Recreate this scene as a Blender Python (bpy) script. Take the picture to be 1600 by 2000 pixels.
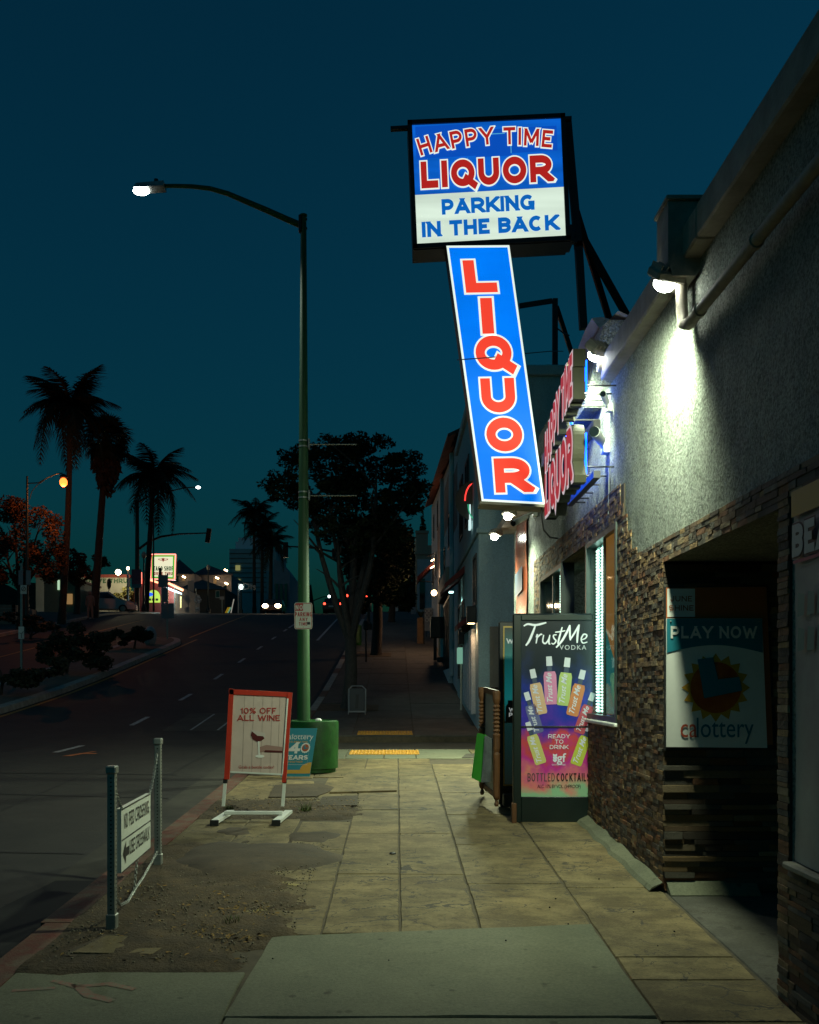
import bpy, bmesh, math, random
import numpy as np
from mathutils import Vector, Matrix, Euler
for _o in list(bpy.data.objects):
    bpy.data.objects.remove(_o)
SC = bpy.context.scene
COL = SC.collection
R = math.radians
random.seed(7)

# ------------------------------------------------------------------ camera
F, VX, HY, CH = 1900.0, 775.0, 1340.0, 1.7      # focal length and horizon in the photograph's pixels, eye height
cam_d = bpy.data.cameras.new('camera')
cam = bpy.data.objects.new('camera', cam_d)
COL.objects.link(cam)
cam.location = (0, 0, CH)
cam.rotation_euler = (R(90), 0, 0)
cam_d.sensor_fit = 'HORIZONTAL'
cam_d.sensor_width = 36
cam_d.lens = 36 * F / 1600
cam_d.shift_x = (800 - VX) / 1600
cam_d.shift_y = (HY - 1000) / 1600
cam_d.clip_start = 0.05
cam_d.clip_end = 3000
SC.camera = cam

# ------------------------------------------------------------------ sky after sunset
SUN_EL, SUN_ROT = -1.15, -122.0
world = bpy.data.worlds.new('World')
SC.world = world
world.use_nodes = True
wn = world.node_tree
bg = wn.nodes['Background']
sky = wn.nodes.new('ShaderNodeTexSky')
sky.sky_type = 'NISHITA'
sky.sun_disc = False
sky.sun_elevation = R(SUN_EL)
sky.sun_rotation = R(SUN_ROT)
sky.altitude = 100
sky.ozone_density = 3.0
tint = wn.nodes.new('ShaderNodeMixRGB')
tint.blend_type = 'MULTIPLY'
tint.inputs[0].default_value = 1
tint.inputs[2].default_value = (0.16, 2.0, 1.52, 1)
wn.links.new(sky.outputs[0], tint.inputs[1])
wn.links.new(tint.outputs[0], bg.inputs[0])
bg.inputs[1].default_value = 0.15
SC.view_settings.view_transform = 'Standard'
SC.view_settings.look = 'None'
SC.view_settings.exposure = 0
SC.view_settings.gamma = 1
SC.cycles.use_denoising = True
SC.cycles.max_bounces = 5
SC.cycles.diffuse_bounces = 3
SC.cycles.glossy_bounces = 3
SC.cycles.transparent_max_bounces = 8
SC.cycles.sample_clamp_indirect = 4
SC.cycles.caustics_reflective = False
SC.cycles.caustics_refractive = False

# ------------------------------------------------------------------ helpers
def P(px, py, Y):
    """a point of the street at distance Y seen at (px, py) of the photograph"""
    return Vector(((px - VX) * Y / F, Y, CH + (HY - py) * Y / F))

_PROF = [(-40, -1.5), (0, 0), (16, .632), (20, .71), (23, 1.0), (28, 1.5), (33, 2.12), (38, 2.81), (43, 3.5), (47.5, 4.12),
         (60, 5.8), (68, 6.85), (73, 7.3), (85, 8.1), (130, 11.45), (170, 14.2), (260, 15), (900, 15)]
_py = [a for a, _ in _PROF]
_pz = [b for _, b in _PROF]
def zs(y):
    return float(np.mean(np.interp([y - 1.2, y - .4, y + .4, y + 1.2], _py, _pz)))
def zr(y):
    return zs(y) - 0.15

ORG = {}
MATS = {}

def nodes_of(name):
    m = bpy.data.materials.new(name)
    m.use_nodes = True
    nt = m.node_tree
    return m, nt, nt.nodes['Principled BSDF']

def mat(name, col, rough=.7, metal=0, var=0.0, scale=8, bump=0.0, bscale=40, col2=None, stretch=None, orand=0.0, spec=.5):
    """plain procedural surface: base colour, blotchy variation, fine relief, per-object tone"""
    if name in MATS:
        return MATS[name]
    m, nt, b = nodes_of(name)
    b.inputs['Roughness'].default_value = rough
    b.inputs['Metallic'].default_value = metal
    b.inputs['Specular IOR Level'].default_value = spec
    b.inputs['Base Color'].default_value = (*col, 1)
    L, N = nt.links.new, nt.nodes.new
    tc = N('ShaderNodeTexCoord')
    src = tc.outputs['Object']
    if stretch:
        mp = N('ShaderNodeMapping')
        mp.inputs['Scale'].default_value = stretch
        L(src, mp.inputs[0])
        src = mp.outputs[0]
    cur = None
    if var or col2:
        n = N('ShaderNodeTexNoise')
        n.inputs['Scale'].default_value = scale
        n.inputs['Detail'].default_value = 6
        n.inputs['Roughness'].default_value = .65
        L(src, n.inputs['Vector'])
        cr = N('ShaderNodeValToRGB')
        c2 = col2 or tuple(c * (1 - var) for c in col)
        cr.color_ramp.elements[0].position = .35
        cr.color_ramp.elements[1].position = .65
        cr.color_ramp.elements[0].color = (*c2, 1)
        cr.color_ramp.elements[1].color = (*col, 1)
        L(n.outputs['Fac'], cr.inputs[0])
        cur = cr.outputs[0]
    if orand:
        oi = N('ShaderNodeObjectInfo')
        mr = N('ShaderNodeMapRange')
        mr.inputs['To Min'].default_value = 1 - orand
        mr.inputs['To Max'].default_value = 1 + orand
        L(oi.outputs['Random'], mr.inputs['Value'])
        mx = N('ShaderNodeMixRGB')
        mx.blend_type = 'MULTIPLY'
        mx.inputs[0].default_value = 1
        if cur:
            L(cur, mx.inputs[1])
        else:
            mx.inputs[1].default_value = (*col, 1)
        L(mr.outputs[0], mx.inputs[2])
        cur = mx.outputs[0]
    if cur:
        L(cur, b.inputs['Base Color'])
    if bump:
        n2 = N('ShaderNodeTexNoise')
        n2.inputs['Scale'].default_value = bscale
        n2.inputs['Detail'].default_value = 8
        n2.inputs['Roughness'].default_value = .6
        L(src, n2.inputs['Vector'])
        bp = N('ShaderNodeBump')
        bp.inputs['Strength'].default_value = bump
        bp.inputs['Distance'].default_value = .02
        L(n2.outputs['Fac'], bp.inputs['Height'])
        L(bp.outputs[0], b.inputs['Normal'])
    MATS[name] = m
    return m

def emis(name, col, s=1.0):
    if name in MATS:
        return MATS[name]
    m, nt, b = nodes_of(name)
    b.inputs['Base Color'].default_value = (*[min(c, .8) * .5 for c in col], 1)
    b.inputs['Emission Color'].default_value = (*col, 1)
    b.inputs['Emission Strength'].default_value = s
    b.inputs['Roughness'].default_value = .65
    MATS[name] = m
    return m

def lit_face(name, col, s, amt=.22, scale=(.3, .3, 2.6)):
    """back-lit sign film, its uneven tube glow put in by noise"""
    m = emis(name, col, s)
    nt = m.node_tree
    L, N = nt.links.new, nt.nodes.new
    tc, mp, n, mr = N('ShaderNodeTexCoord'), N('ShaderNodeMapping'), N('ShaderNodeTexNoise'), N('ShaderNodeMapRange')
    mp.inputs['Scale'].default_value = scale
    n.inputs['Scale'].default_value = 2.2
    n.inputs['Detail'].default_value = 3
    L(tc.outputs['Object'], mp.inputs[0])
    L(mp.outputs[0], n.inputs['Vector'])
    mr.inputs['From Min'].default_value, mr.inputs['From Max'].default_value = .3, .7
    mr.inputs['To Min'].default_value, mr.inputs['To Max'].default_value = s * (1 - amt), s * (1 + amt)
    L(n.outputs['Fac'], mr.inputs['Value'])
    L(mr.outputs[0], nt.nodes['Principled BSDF'].inputs['Emission Strength'])
    return m

class MB:
    """collects shapes in world coordinates; build() links them as one mesh object"""
    def __init__(self, M=None):
        self.v, self.f, self.mi, self.M, self.cur = [], [], [], M, 0
    def add(self, vs, fs):
        o = len(self.v)
        if self.M is not None:
            vs = [self.M @ Vector(p) for p in vs]
        self.v += [tuple(p) for p in vs]
        self.f += [tuple(i + o for i in f) for f in fs]
        self.mi += [self.cur] * len(fs)
        return self
    def box(self, a, b, rot=None, c=None):
        x0, y0, z0 = a
        x1, y1, z1 = b
        vs = [Vector(p) for p in ((x0, y0, z0), (x1, y0, z0), (x1, y1, z0), (x0, y1, z0), (x0, y0, z1), (x1, y0, z1), (x1, y1, z1), (x0, y1, z1))]
        if rot is not None:
            c = Vector(c) if c is not None else (Vector(a) + Vector(b)) / 2
            vs = [rot @ (p - c) + c for p in vs]
        return self.add(vs, [(0, 3, 2, 1), (4, 5, 6, 7), (0, 1, 5, 4), (1, 2, 6, 5), (2, 3, 7, 6), (3, 0, 4, 7)])
    def bev(self, a, b, r=.01):
        """box with chamfered edges"""
        a, b = Vector(a), Vector(b)
        c, h = (a + b) / 2, (b - a) / 2
        h = Vector([abs(q) for q in h])
        r = min(r, min(h) * .9)
        vs, ix = [], {}
        for sx in (-1, 1):
            for sy in (-1, 1):
                for sz in (-1, 1):
                    for k in range(3):
                        p = [h[0] - r, h[1] - r, h[2] - r]
                        p[k] = h[k]
                        ix[(sx, sy, sz, k)] = len(vs)
                        vs.append(c + Vector((sx * p[0], sy * p[1], sz * p[2])))
        fs = []
        def face(ids, n):
            q = [vs[i] for i in ids]
            nn = (q[1] - q[0]).cross(q[2] - q[0])
            fs.append(tuple(ids) if nn.dot(n) > 0 else tuple(reversed(ids)))
        ax = [Vector((1, 0, 0)), Vector((0, 1, 0)), Vector((0, 0, 1))]
        for k in range(3):
            i, j = [q for q in range(3) if q != k]
            for s in (-1, 1):
                ids = []
                for (p, q) in ((-1, -1), (1, -1), (1, 1), (-1, 1)):
                    t = [0, 0, 0]
                    t[k], t[i], t[j] = s, p, q
                    ids.append(ix[(*t, k)])
                face(ids, ax[k] * s)
            for p in (-1, 1):
                for q in (-1, 1):
                    t0, t1 = [0, 0, 0], [0, 0, 0]
                    t0[k], t1[k] = -1, 1
                    t0[i] = t1[i] = p
                    t0[j] = t1[j] = q
                    face([ix[(*t0, i)], ix[(*t1, i)], ix[(*t1, j)], ix[(*t0, j)]], ax[i] * p + ax[j] * q)
        for sx in (-1, 1):
            for sy in (-1, 1):
                for sz in (-1, 1):
                    face([ix[(sx, sy, sz, k)] for k in range(3)], Vector((sx, sy, sz)))
        return self.add(vs, fs)
    def cyl(self, p0, p1, r0, r1=None, n=12, cap=True):
        r1 = r0 if r1 is None else r1
        p0, p1 = Vector(p0), Vector(p1)
        d = (p1 - p0).normalized()
        u = d.cross(Vector((0, 0, 1)) if abs(d.z) < .9 else Vector((1, 0, 0))).normalized()
        w = d.cross(u)
        vs = []
        for p, r in ((p0, r0), (p1, r1)):
            for i in range(n):
                a = 2 * math.pi * i / n
                vs.append(p + (u * math.cos(a) + w * math.sin(a)) * r)
        fs = [(i, (i + 1) % n, n + (i + 1) % n, n + i) for i in range(n)]
        if cap:
            fs += [tuple(range(n - 1, -1, -1)), tuple(range(n, 2 * n))]
        return self.add(vs, fs)
    def tube(self, pts, rad, n=8, cap=True):
        pts = [Vector(p) for p in pts]
        rs = rad if isinstance(rad, (list, tuple)) else [rad] * len(pts)
        vs, fs = [], []
        u = None
        for i, p in enumerate(pts):
            d = (pts[min(i + 1, len(pts) - 1)] - pts[max(i - 1, 0)]).normalized()
            if u is None:
                u = d.cross(Vector((0, 0, 1)) if abs(d.z) < .9 else Vector((1, 0, 0))).normalized()
            else:
                u = (u - d * u.dot(d)).normalized()
            w = d.cross(u)
            for k in range(n):
                a = 2 * math.pi * k / n
                vs.append(p + (u * math.cos(a) + w * math.sin(a)) * rs[i])
        for i in range(len(pts) - 1):
            for k in range(n):
                fs.append((i * n + k, i * n + (k + 1) % n, (i + 1) * n + (k + 1) % n, (i + 1) * n + k))
        if cap:
            fs += [tuple(range(n - 1, -1, -1)), tuple(range((len(pts) - 1) * n, len(pts) * n))]
        return self.add(vs, fs)
    def lathe(self, c, prof, n=20):
        c = Vector(c)
        vs, fs = [], []
        for r, z in prof:
            for k in range(n):
                a = 2 * math.pi * k / n
                vs.append(c + Vector((r * math.cos(a), r * math.sin(a), z)))
        for i in range(len(prof) - 1):
            for k in range(n):
                fs.append((i * n + k, i * n + (k + 1) % n, (i + 1) * n + (k + 1) % n, (i + 1) * n + k))
        fs.append(tuple(range(n - 1, -1, -1)))
        fs.append(tuple(range((len(prof) - 1) * n, len(prof) * n)))
        return self.add(vs, fs)
    def ball(self, c, r, n=10, m=6, sq=(1, 1, 1)):
        c = Vector(c)
        pr = [(max(r * math.sin(math.pi * i / m), 1e-4), -r * math.cos(math.pi * i / m)) for i in range(m + 1)]
        vs, fs = [], []
        for q, z in pr:
            for k in range(n):
                a = 2 * math.pi * k / n
                vs.append(c + Vector((q * math.cos(a) * sq[0], q * math.sin(a) * sq[1], z * sq[2])))
        for i in range(m):
            for k in range(n):
                fs.append((i * n + k, i * n + (k + 1) % n, (i + 1) * n + (k + 1) % n, (i + 1) * n + k))
        return self.add(vs, fs)
    def slab(self, poly, d):
        """polygon (3-D points, in order) thickened by vector d"""
        poly = [Vector(p) for p in poly]
        n = len(poly)
        nrm = Vector((0, 0, 0))
        for i in range(n):
            nrm += poly[i].cross(poly[(i + 1) % n])
        d = Vector(d)
        if nrm.dot(d) > 0:
            poly = poly[::-1]
        vs = poly + [p + d for p in poly]
        fs = [tuple(range(n)), tuple(range(2 * n - 1, n - 1, -1))]
        fs += [((i + 1) % n, i, n + i, n + (i + 1) % n) for i in range(n)]
        return self.add(vs, fs)
    def flat(self, v2, fs, o, u=(1, 0, 0), v=(0, 0, 1), lift=0.0):
        """2-D shape (points may carry a third value, its lift) laid on a plane facing u x v"""
        o, u, v = Vector(o), Vector(u), Vector(v)
        n = u.cross(v).normalized()
        return self.add([o + u * p[0] + v * p[1] + n * (lift + (p[2] if len(p) > 2 else 0)) for p in v2], fs)
    def build(self, name, ms, parent=None, smooth=False):
        org = ORG.get(parent.name, Vector((0, 0, 0))) if parent else Vector((0, 0, 0))
        me = bpy.data.meshes.new(name)
        me.from_pydata([(p[0] - org.x, p[1] - org.y, p[2] - org.z) for p in self.v], [], self.f)
        for m in (ms if isinstance(ms, (list, tuple)) else [ms]):
            me.materials.append(m)
        if any(self.mi):
            me.polygons.foreach_set('material_index', self.mi)
        if smooth:
            me.polygons.foreach_set('use_smooth', [True] * len(me.polygons))
            try:
                me.set_sharp_from_angle(angle=R(40))
            except Exception:
                pass
        me.update()
        o = bpy.data.objects.new(name, me)
        COL.objects.link(o)
        if parent:
            o.parent = parent
            ORG[o.name] = org
        else:
            ORG[o.name] = Vector((0, 0, 0))
        return o

def thing(name, label, cat, loc=(0, 0, 0), group=None):
    o = bpy.data.objects.new(name, None)
    COL.objects.link(o)
    o.empty_display_size = .1
    o.location = loc
    ORG[o.name] = Vector(loc)
    return tag(o, label, cat, group)

def tag(o, label=None, cat=None, group=None, kind=None):
    for k, v in (('label', label), ('category', cat), ('group', group), ('kind', kind)):
        if v:
            o[k] = v
    return o

def struct(o, label, cat='ground'):
    return tag(o, label, cat, None, 'structure')

def lamp_light(parent, loc, power, col, kind='SPOT', aim=(0, 0, -1), size=150, rad=.06, blend=.5):
    d = bpy.data.lights.new('bulb', kind)
    d.energy = power
    d.color = col
    d.shadow_soft_size = rad
    if kind == 'SPOT':
        d.spot_size = R(size)
        d.spot_blend = blend
    o = bpy.data.objects.new('bulb', d)
    COL.objects.link(o)
    o.parent = parent
    o.location = Vector(loc) - ORG[parent.name]
    o.rotation_euler = Vector(aim).to_track_quat('-Z', 'Y').to_euler()
    return o

# ---- lettering -----------------------------------------------------------------
def arc(cx, cy, rx, ry, a0, a1, n=18):
    return [(cx + rx * math.cos(R(a0 + (a1 - a0) * i / n)), cy + ry * math.sin(R(a0 + (a1 - a0) * i / n))) for i in range(n + 1)]
def _bowl(y0, y1, x=.5):
    r = (y1 - y0) / 2
    return [(0, y1), (x, y1)] + arc(x, y0 + r, 1 - x, r, 90, -90)[1:-1] + [(x, y0), (0, y0)]
GL = {
 'A': (1.0, [[(0, 0), (.5, 1)], [(1, 0), (.5, 1)], [(.2, .27), (.8, .27)]]),
 'B': (.82, [[(0, 0), (0, 1)], _bowl(.52, 1, .5)[:-1] + [(0, .52)], _bowl(0, .52, .5)]),
 'C': (.95, [arc(.5, .5, .5, .5, 48, 312, 26)]),
 'D': (.9, [[(0, 0), (0, 1)], _bowl(0, 1, .35)]),
 'E': (.72, [[(0, 0), (0, 1)], [(0, 0), (1, 0)], [(0, 1), (1, 1)], [(0, .5), (.9, .5)]]),
 'F': (.68, [[(0, 0), (0, 1)], [(0, 1), (1, 1)], [(0, .5), (.85, .5)]]),
 'G': (1.0, [arc(.5, .5, .5, .5, 45, 330, 26), [(.98, .0), (.98, .46)], [(.58, .44), (1, .44)]]),
 'H': (.86, [[(0, 0), (0, 1)], [(1, 0), (1, 1)], [(0, .5), (1, .5)]]),
 'I': (0, [[(.5, 0), (.5, 1)]]),
 'J': (.66, [[(1, 1), (1, .4)] + arc(.5, .4, .5, .4, 0, -170, 12)[1:]]),
 'K': (.9, [[(0, 0), (0, 1)], [(.05, .32), (.95, 1)], [(.32, .55), (1, 0)]]),
 'L': (.7, [[(0, 0), (0, 1)], [(0, 0), (1, 0)]]),
 'M': (1.05, [[(0, 0), (0, 1)], [(1, 0), (1, 1)], [(.04, 1), (.5, .12)], [(.96, 1), (.5, .12)]]),
 'N': (.9, [[(0, 0), (0, 1)], [(1, 0), (1, 1)], [(.02, 1), (.98, 0)]]),
 'O': (1.0, [arc(.5, .5, .5, .5, 0, 360, 32)]),
 'P': (.82, [[(0, 0), (0, 1)], _bowl(.38, 1, .5)]),
 'Q': (1.0, [arc(.5, .5, .5, .5, 0, 360, 32), [(.56, .3), (1.0, -.04)]]),
 'R': (.92, [[(0, 0), (0, 1)], _bowl(.40, 1, .5), [(.45, .42), (.98, 0)]]),
 'S': (.8, [arc(.5, .76, .5, .24, 25, 270, 14)[:-1] + arc(.5, .26, .5, .26, 90, -155, 14)]),
 'T': (.84, [[(.5, 0), (.5, 1)], [(0, 1), (1, 1)]]),
 'U': (.88, [[(0, 1), (0, .45)] + arc(.5, .45, .5, .45, 180, 360, 18)[1:-1] + [(1, .45), (1, 1)]]),
 'V': (.98, [[(0, 1), (.5, 0)], [(1, 1), (.5, 0)]]),
 'W': (1.35, [[(0, 1), (.25, 0)], [(.5, .9), (.25, 0)], [(.5, .9), (.75, 0)], [(1, 1), (.75, 0)]]),
 'X': (.95, [[(0, 0), (1, 1)], [(0, 1), (1, 0)]]),
 'Y': (.95, [[(.5, 0), (.5, .5)], [(0, 1), (.5, .42)], [(1, 1), (.5, .42)]]),
 'Z': (.85, [[(0, 1), (1, 1)], [(0, 0), (1, 0)], [(.02, .05), (.98, .95)]]),
 '0': (.8, [arc(.5, .5, .5, .5, 0, 360, 28)]),
 '1': (.35, [[(1, 0), (1, 1)], [(0, .72), (.95, .98)]]),
 '4': (.9, [[(.72, 0), (.72, 1)], [(0, .26), (1, .26)], [(.04, .3), (.72, .98)]]),
 '3': (.75, [arc(.45, .76, .5, .24, 150, -90, 14), arc(.45, .26, .52, .26, 90, -150, 14)]),
 '7': (.7, [[(0, 1), (1, 1)], [(.3, 0), (.95, .96)]]),
 '%': (1.0, [[(.1, 0), (.9, 1)], arc(.2, .8, .2, .2, 0, 360, 14), arc(.8, .2, .2, .2, 0, 360, 14)]),
}
def _clip(poly, y, keep_above):
    out = []
    for i in range(len(poly)):
        a, b = poly[i], poly[(i + 1) % len(poly)]
        ia, ib = (a[1] >= y) == keep_above, (b[1] >= y) == keep_above
        if ia:
            out.append(a)
        if ia != ib:
            t = (y - a[1]) / (b[1] - a[1])
            out.append((a[0] + (b[0] - a[0]) * t, y))
    return out
def glyph(ch, t, grow=0.0, wid=1.0):
    """bold capital of height 1 with stroke t; returns points (with tiny lifts), faces, advance width"""
    w, strokes = GL[ch]
    W = (w * wid + t * .25) if w else t
    sx, sy = max(W - t, 0), 1 - t
    V, Fc = [], []
    h = t / 2 + grow
    for si, st in enumerate(strokes):
        pts = [Vector((t / 2 + p[0] * sx, t / 2 + p[1] * sy)) for p in st]
        closed = len(pts) > 3 and (pts[0] - pts[-1]).length < 1e-5
        if not closed:
            for e, (k, j) in enumerate(((0, 1), (-1, -2))):
                d = (pts[k] - pts[j]).normalized()
                ny, nx = st[k][1], st[k][0]
                if abs(d.y) > .35 and (ny < .06 or ny > .94):
                    ext = t * .9 + grow * 2
                elif abs(d.x) > .9 and (nx < .06 or nx > .94):
                    ext = t / 2 + grow
                else:
                    ext = grow
                pts[k] = pts[k] + d * ext
        n = len(pts)
        ls, rs = [], []
        for i in range(n):
            if closed:
                d0 = (pts[i] - pts[(i - 1) % (n - 1)]).normalized()
                d1 = (pts[(i + 1) % (n - 1)] - pts[i]).normalized()
            else:
                d0 = (pts[i] - pts[i - 1]).normalized() if i else (pts[1] - pts[0]).normalized()
                d1 = (pts[i + 1] - pts[i]).normalized() if i < n - 1 else d0
            d = (d0 + d1).normalized()
            nn = Vector((-d.y, d.x))
            k = h / max(.5, nn.dot(Vector((-d1.y, d1.x))))
            ls.append(pts[i] + nn * k)
            rs.append(pts[i] - nn * k)
        for i in range(n - 1):
            q = [tuple(ls[i]), tuple(rs[i]), tuple(rs[i + 1]), tuple(ls[i + 1])]
            if ch not in 'Q' or si == 0:
                q = _clip(q, -grow, True)
                if len(q) >= 3:
                    q = _clip(q, 1 + grow, False)
            if len(q) < 3:
                continue
            o = len(V)
            V += [(a, b, si * .0004) for a, b in q]
            Fc.append(tuple(range(o, o + len(q))))
    return V, Fc, W

def bold(text, height, t=.24, gap=.1, wid=1.0, space=.4, grow=0.0):
    """line of bold capitals, left edge at 0; returns list of (points, faces, x centre) and the total width"""
    x, out = 0, []
    for ch in text:
        if ch == ' ':
            x += space
            continue
        V, Fc, W = glyph(ch, t, grow, wid)
        out.append(([((a + x) * height, b * height, c) for a, b, c in V], Fc, (x + W / 2) * height))
        x += W + gap
    return out, (x - gap) * height

def thin(text, size, bold_=0.0, align='CENTER', shear=0.0, sp=1.0):
    """Blender's own built-in face for light lettering"""
    c = bpy.data.curves.new('lettering', 'FONT')
    c.body, c.size, c.offset, c.align_x, c.shear, c.space_character = text, size, bold_, align, shear, sp
    c.resolution_u = 3
    o = bpy.data.objects.new('lettering', c)
    COL.objects.link(o)
    dg = bpy.context.evaluated_depsgraph_get()
    me = o.evaluated_get(dg).to_mesh()
    V = [(p.co.x, p.co.y) for p in me.vertices]
    Fc = []
    for p in me.polygons:
        ids = list(p.vertices)
        if p.normal.z < 0:
            ids.reverse()
        Fc.append(tuple(ids))
    o.evaluated_get(dg).to_mesh_clear()
    bpy.data.objects.remove(o)
    bpy.data.curves.remove(c)
    return V, Fc

def put_thin(name, text, size, o, m, parent, u=(1, 0, 0), v=(0, 0, 1), lift=.003, **k):
    V, Fc = thin(text, size, **k)
    return MB().flat(V, Fc, o, u, v, lift).build(name, m, parent)

def put_bold(name, text, height, o, m, parent, u=(1, 0, 0), v=(0, 0, 1), lift=.003, align='C', fit=None, **k):
    gl, w = bold(text, height, **k)
    if fit:
        u = Vector(u).normalized() * fit / w
    dx = {'C': -w / 2, 'L': 0, 'R': -w}[align]
    mb = MB()
    for V, Fc, _ in gl:
        mb.flat([(a + dx, b, c) for a, b, c in V], Fc, o, u, v, lift)
    return mb.build(name, m, parent)

def ribbon(pts, w, taper=True):
    """brush stroke along 2-D points"""
    pts = [Vector(p) for p in pts]
    V, Fc = [], []
    n = len(pts)
    for i, p in enumerate(pts):
        d = (pts[min(i + 1, n - 1)] - pts[max(i - 1, 0)]).normalized()
        nn = Vector((-d.y, d.x))
        k = w / 2 * ((.55 + .45 * math.sin(math.pi * (i + .5) / n)) if taper else 1)
        V += [tuple(p + nn * k), tuple(p - nn * k)]
        if i:
            Fc.append((2 * i - 2, 2 * i - 1, 2 * i + 1, 2 * i))
    return V, Fc

def disc(cx, cy, rx, ry, n=24, a0=0, a1=360):
    return [(cx + rx * math.cos(R(a0 + (a1 - a0) * i / n)), cy + ry * math.sin(R(a0 + (a1 - a0) * i / n))) for i in range(n + (a1 - a0 != 360))]
def fpoly(pts):
    return pts, [tuple(range(len(pts)))]

# ------------------------------------------------------------------ surface materials
def concrete(name, base, dark, crack=.0, orand=.08, stain=.5, rough=.82):
    m, nt, b = nodes_of(name)
    L, N = nt.links.new, nt.nodes.new
    geo = N('ShaderNodeNewGeometry')
    def noise(sc, det=6, ro=.6, src=None):
        n = N('ShaderNodeTexNoise')
        n.inputs['Scale'].default_value = sc
        n.inputs['Detail'].default_value = det
        n.inputs['Roughness'].default_value = ro
        L(src or geo.outputs['Position'], n.inputs['Vector'])
        return n
    def ramp(src, p0, p1, c0, c1):
        r = N('ShaderNodeValToRGB')
        r.color_ramp.elements[0].position, r.color_ramp.elements[1].position = p0, p1
        r.color_ramp.elements[0].color, r.color_ramp.elements[1].color = (*c0, 1), (*c1, 1)
        L(src, r.inputs[0])
        return r.outputs[0]
    def mul(a, bb, f=1.0):
        x = N('ShaderNodeMixRGB')
        x.blend_type = 'MULTIPLY'
        x.inputs[0].default_value = f
        L(a, x.inputs[1])
        L(bb, x.inputs[2])
        return x.outputs[0]
    c = ramp(noise(1.3, 8, .62).outputs['Fac'], .32, .68, dark, base)
    sp = ramp(noise(55, 4, .7).outputs['Fac'], .3, .62, (.62, .62, .62), (1.08, 1.08, 1.08))
    c = mul(c, sp, .8)
    mp = N('ShaderNodeMapping')
    mp.inputs['Scale'].default_value = (1.5, 1.9, 1)
    L(geo.outputs['Position'], mp.inputs[0])
    st = ramp(noise(2.2, 7, .7, mp.outputs[0]).outputs['Fac'], .42, .6, (.42, .40, .36), (1, 1, 1))
    c = mul(c, st, stain)
    blot = ramp(noise(7, 3, .5).outputs['Fac'], .27, .33, (.35, .33, .3), (1, 1, 1))
    c = mul(c, blot, .6)
    gum = N('ShaderNodeTexVoronoi')
    gum.inputs['Scale'].default_value = 4.2
    L(geo.outputs['Position'], gum.inputs['Vector'])
    c = mul(c, ramp(gum.outputs['Distance'], .07, .10, (.42, .40, .36), (1, 1, 1)), .75)
    big = ramp(noise(.55, 3, .5).outputs['Fac'], .35, .65, (.68, .72, .72), (1.1, 1.06, 1.0))
    c = mul(c, big, .8)
    oi = N('ShaderNodeObjectInfo')
    mr = N('ShaderNodeMapRange')
    mr.inputs['To Min'].default_value, mr.inputs['To Max'].default_value = 1 - orand, 1 + orand
    L(oi.outputs['Random'], mr.inputs['Value'])
    c = mul(c, mr.outputs[0])
    h = noise(90, 6, .7).outputs['Fac']
    if crack:
        wob = noise(3.0, 5, .6)
        ad = N('ShaderNodeVectorMath')
        ad.operation = 'MULTIPLY_ADD'
        L(wob.outputs['Color'], ad.inputs[0])
        ad.inputs[1].default_value = (.8, .5, 0)
        L(geo.outputs['Position'], ad.inputs[2])
        m2 = N('ShaderNodeMapping')
        m2.inputs['Scale'].default_value = (1.3, 4.6, 1)
        L(ad.outputs[0], m2.inputs[0])
        vo = N('ShaderNodeTexVoronoi')
        vo.feature = 'DISTANCE_TO_EDGE'
        vo.inputs['Scale'].default_value = 1.5
        L(m2.outputs[0], vo.inputs['Vector'])
        gate = ramp(noise(1.6, 5).outputs['Fac'], .42, .66, (0, 0, 0), (.036 * crack,) * 3)
        less = N('ShaderNodeMath')
        less.operation = 'LESS_THAN'
        L(vo.outputs['Distance'], less.inputs[0])
        L(gate, less.inputs[1])
        cm = N('ShaderNodeMixRGB')
        L(less.outputs[0], cm.inputs[0])
        L(c, cm.inputs[1])
        cm.inputs[2].default_value = (.05, .042, .028, 1)
        c = cm.outputs[0]
        sb = N('ShaderNodeMath')
        sb.operation = 'MULTIPLY_ADD'
        L(less.outputs[0], sb.inputs[0])
        sb.inputs[1].default_value = -2.0
        L(h, sb.inputs[2])
        h = sb.outputs[0]
    L(c, b.inputs['Base Color'])
    bp = N('ShaderNodeBump')
    bp.inputs['Strength'].default_value = .5
    bp.inputs['Distance'].default_value = .006
    L(h, bp.inputs['Height'])
    L(bp.outputs[0], b.inputs['Normal'])
    b.inputs['Roughness'].default_value = rough
    return m

M_SLAB = concrete('worn_concrete', (.265, .20, .092), (.185, .14, .066), crack=1.0, orand=.13, stain=.75)
M_NEW = concrete('newer_concrete', (.19, .195, .125), (.145, .15, .096), crack=0, orand=.04, stain=.2)
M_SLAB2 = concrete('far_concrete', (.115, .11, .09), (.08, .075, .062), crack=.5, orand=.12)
M_PATCH = concrete('asphalt_patch', (.10, .092, .07), (.06, .055, .042), crack=.5, stain=.4)
M_BRPATCH = concrete('brown_patching', (.10, .070, .036), (.062, .043, .022), crack=.6, stain=.6)
M_ASPH = concrete('road_asphalt', (.042, .039, .033), (.028, .026, .022), crack=.4, stain=.35, rough=.8)
M_CURBRED = mat('worn_red_curb_paint', (.14, .036, .022), .85, col2=(.13, .10, .065), scale=7, bump=.4, bscale=60)
M_CURB = mat('curb_concrete', (.40, .38, .32), .85, var=.4, scale=5, bump=.4, bscale=60)
M_DIRT = mat('dirt', (.10, .068, .034), .95, col2=(.045, .031, .016), scale=5, bump=1.0, bscale=45)
M_PEB = mat('pebble', (.24, .20, .14), .9, var=.5, scale=30)
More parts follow.
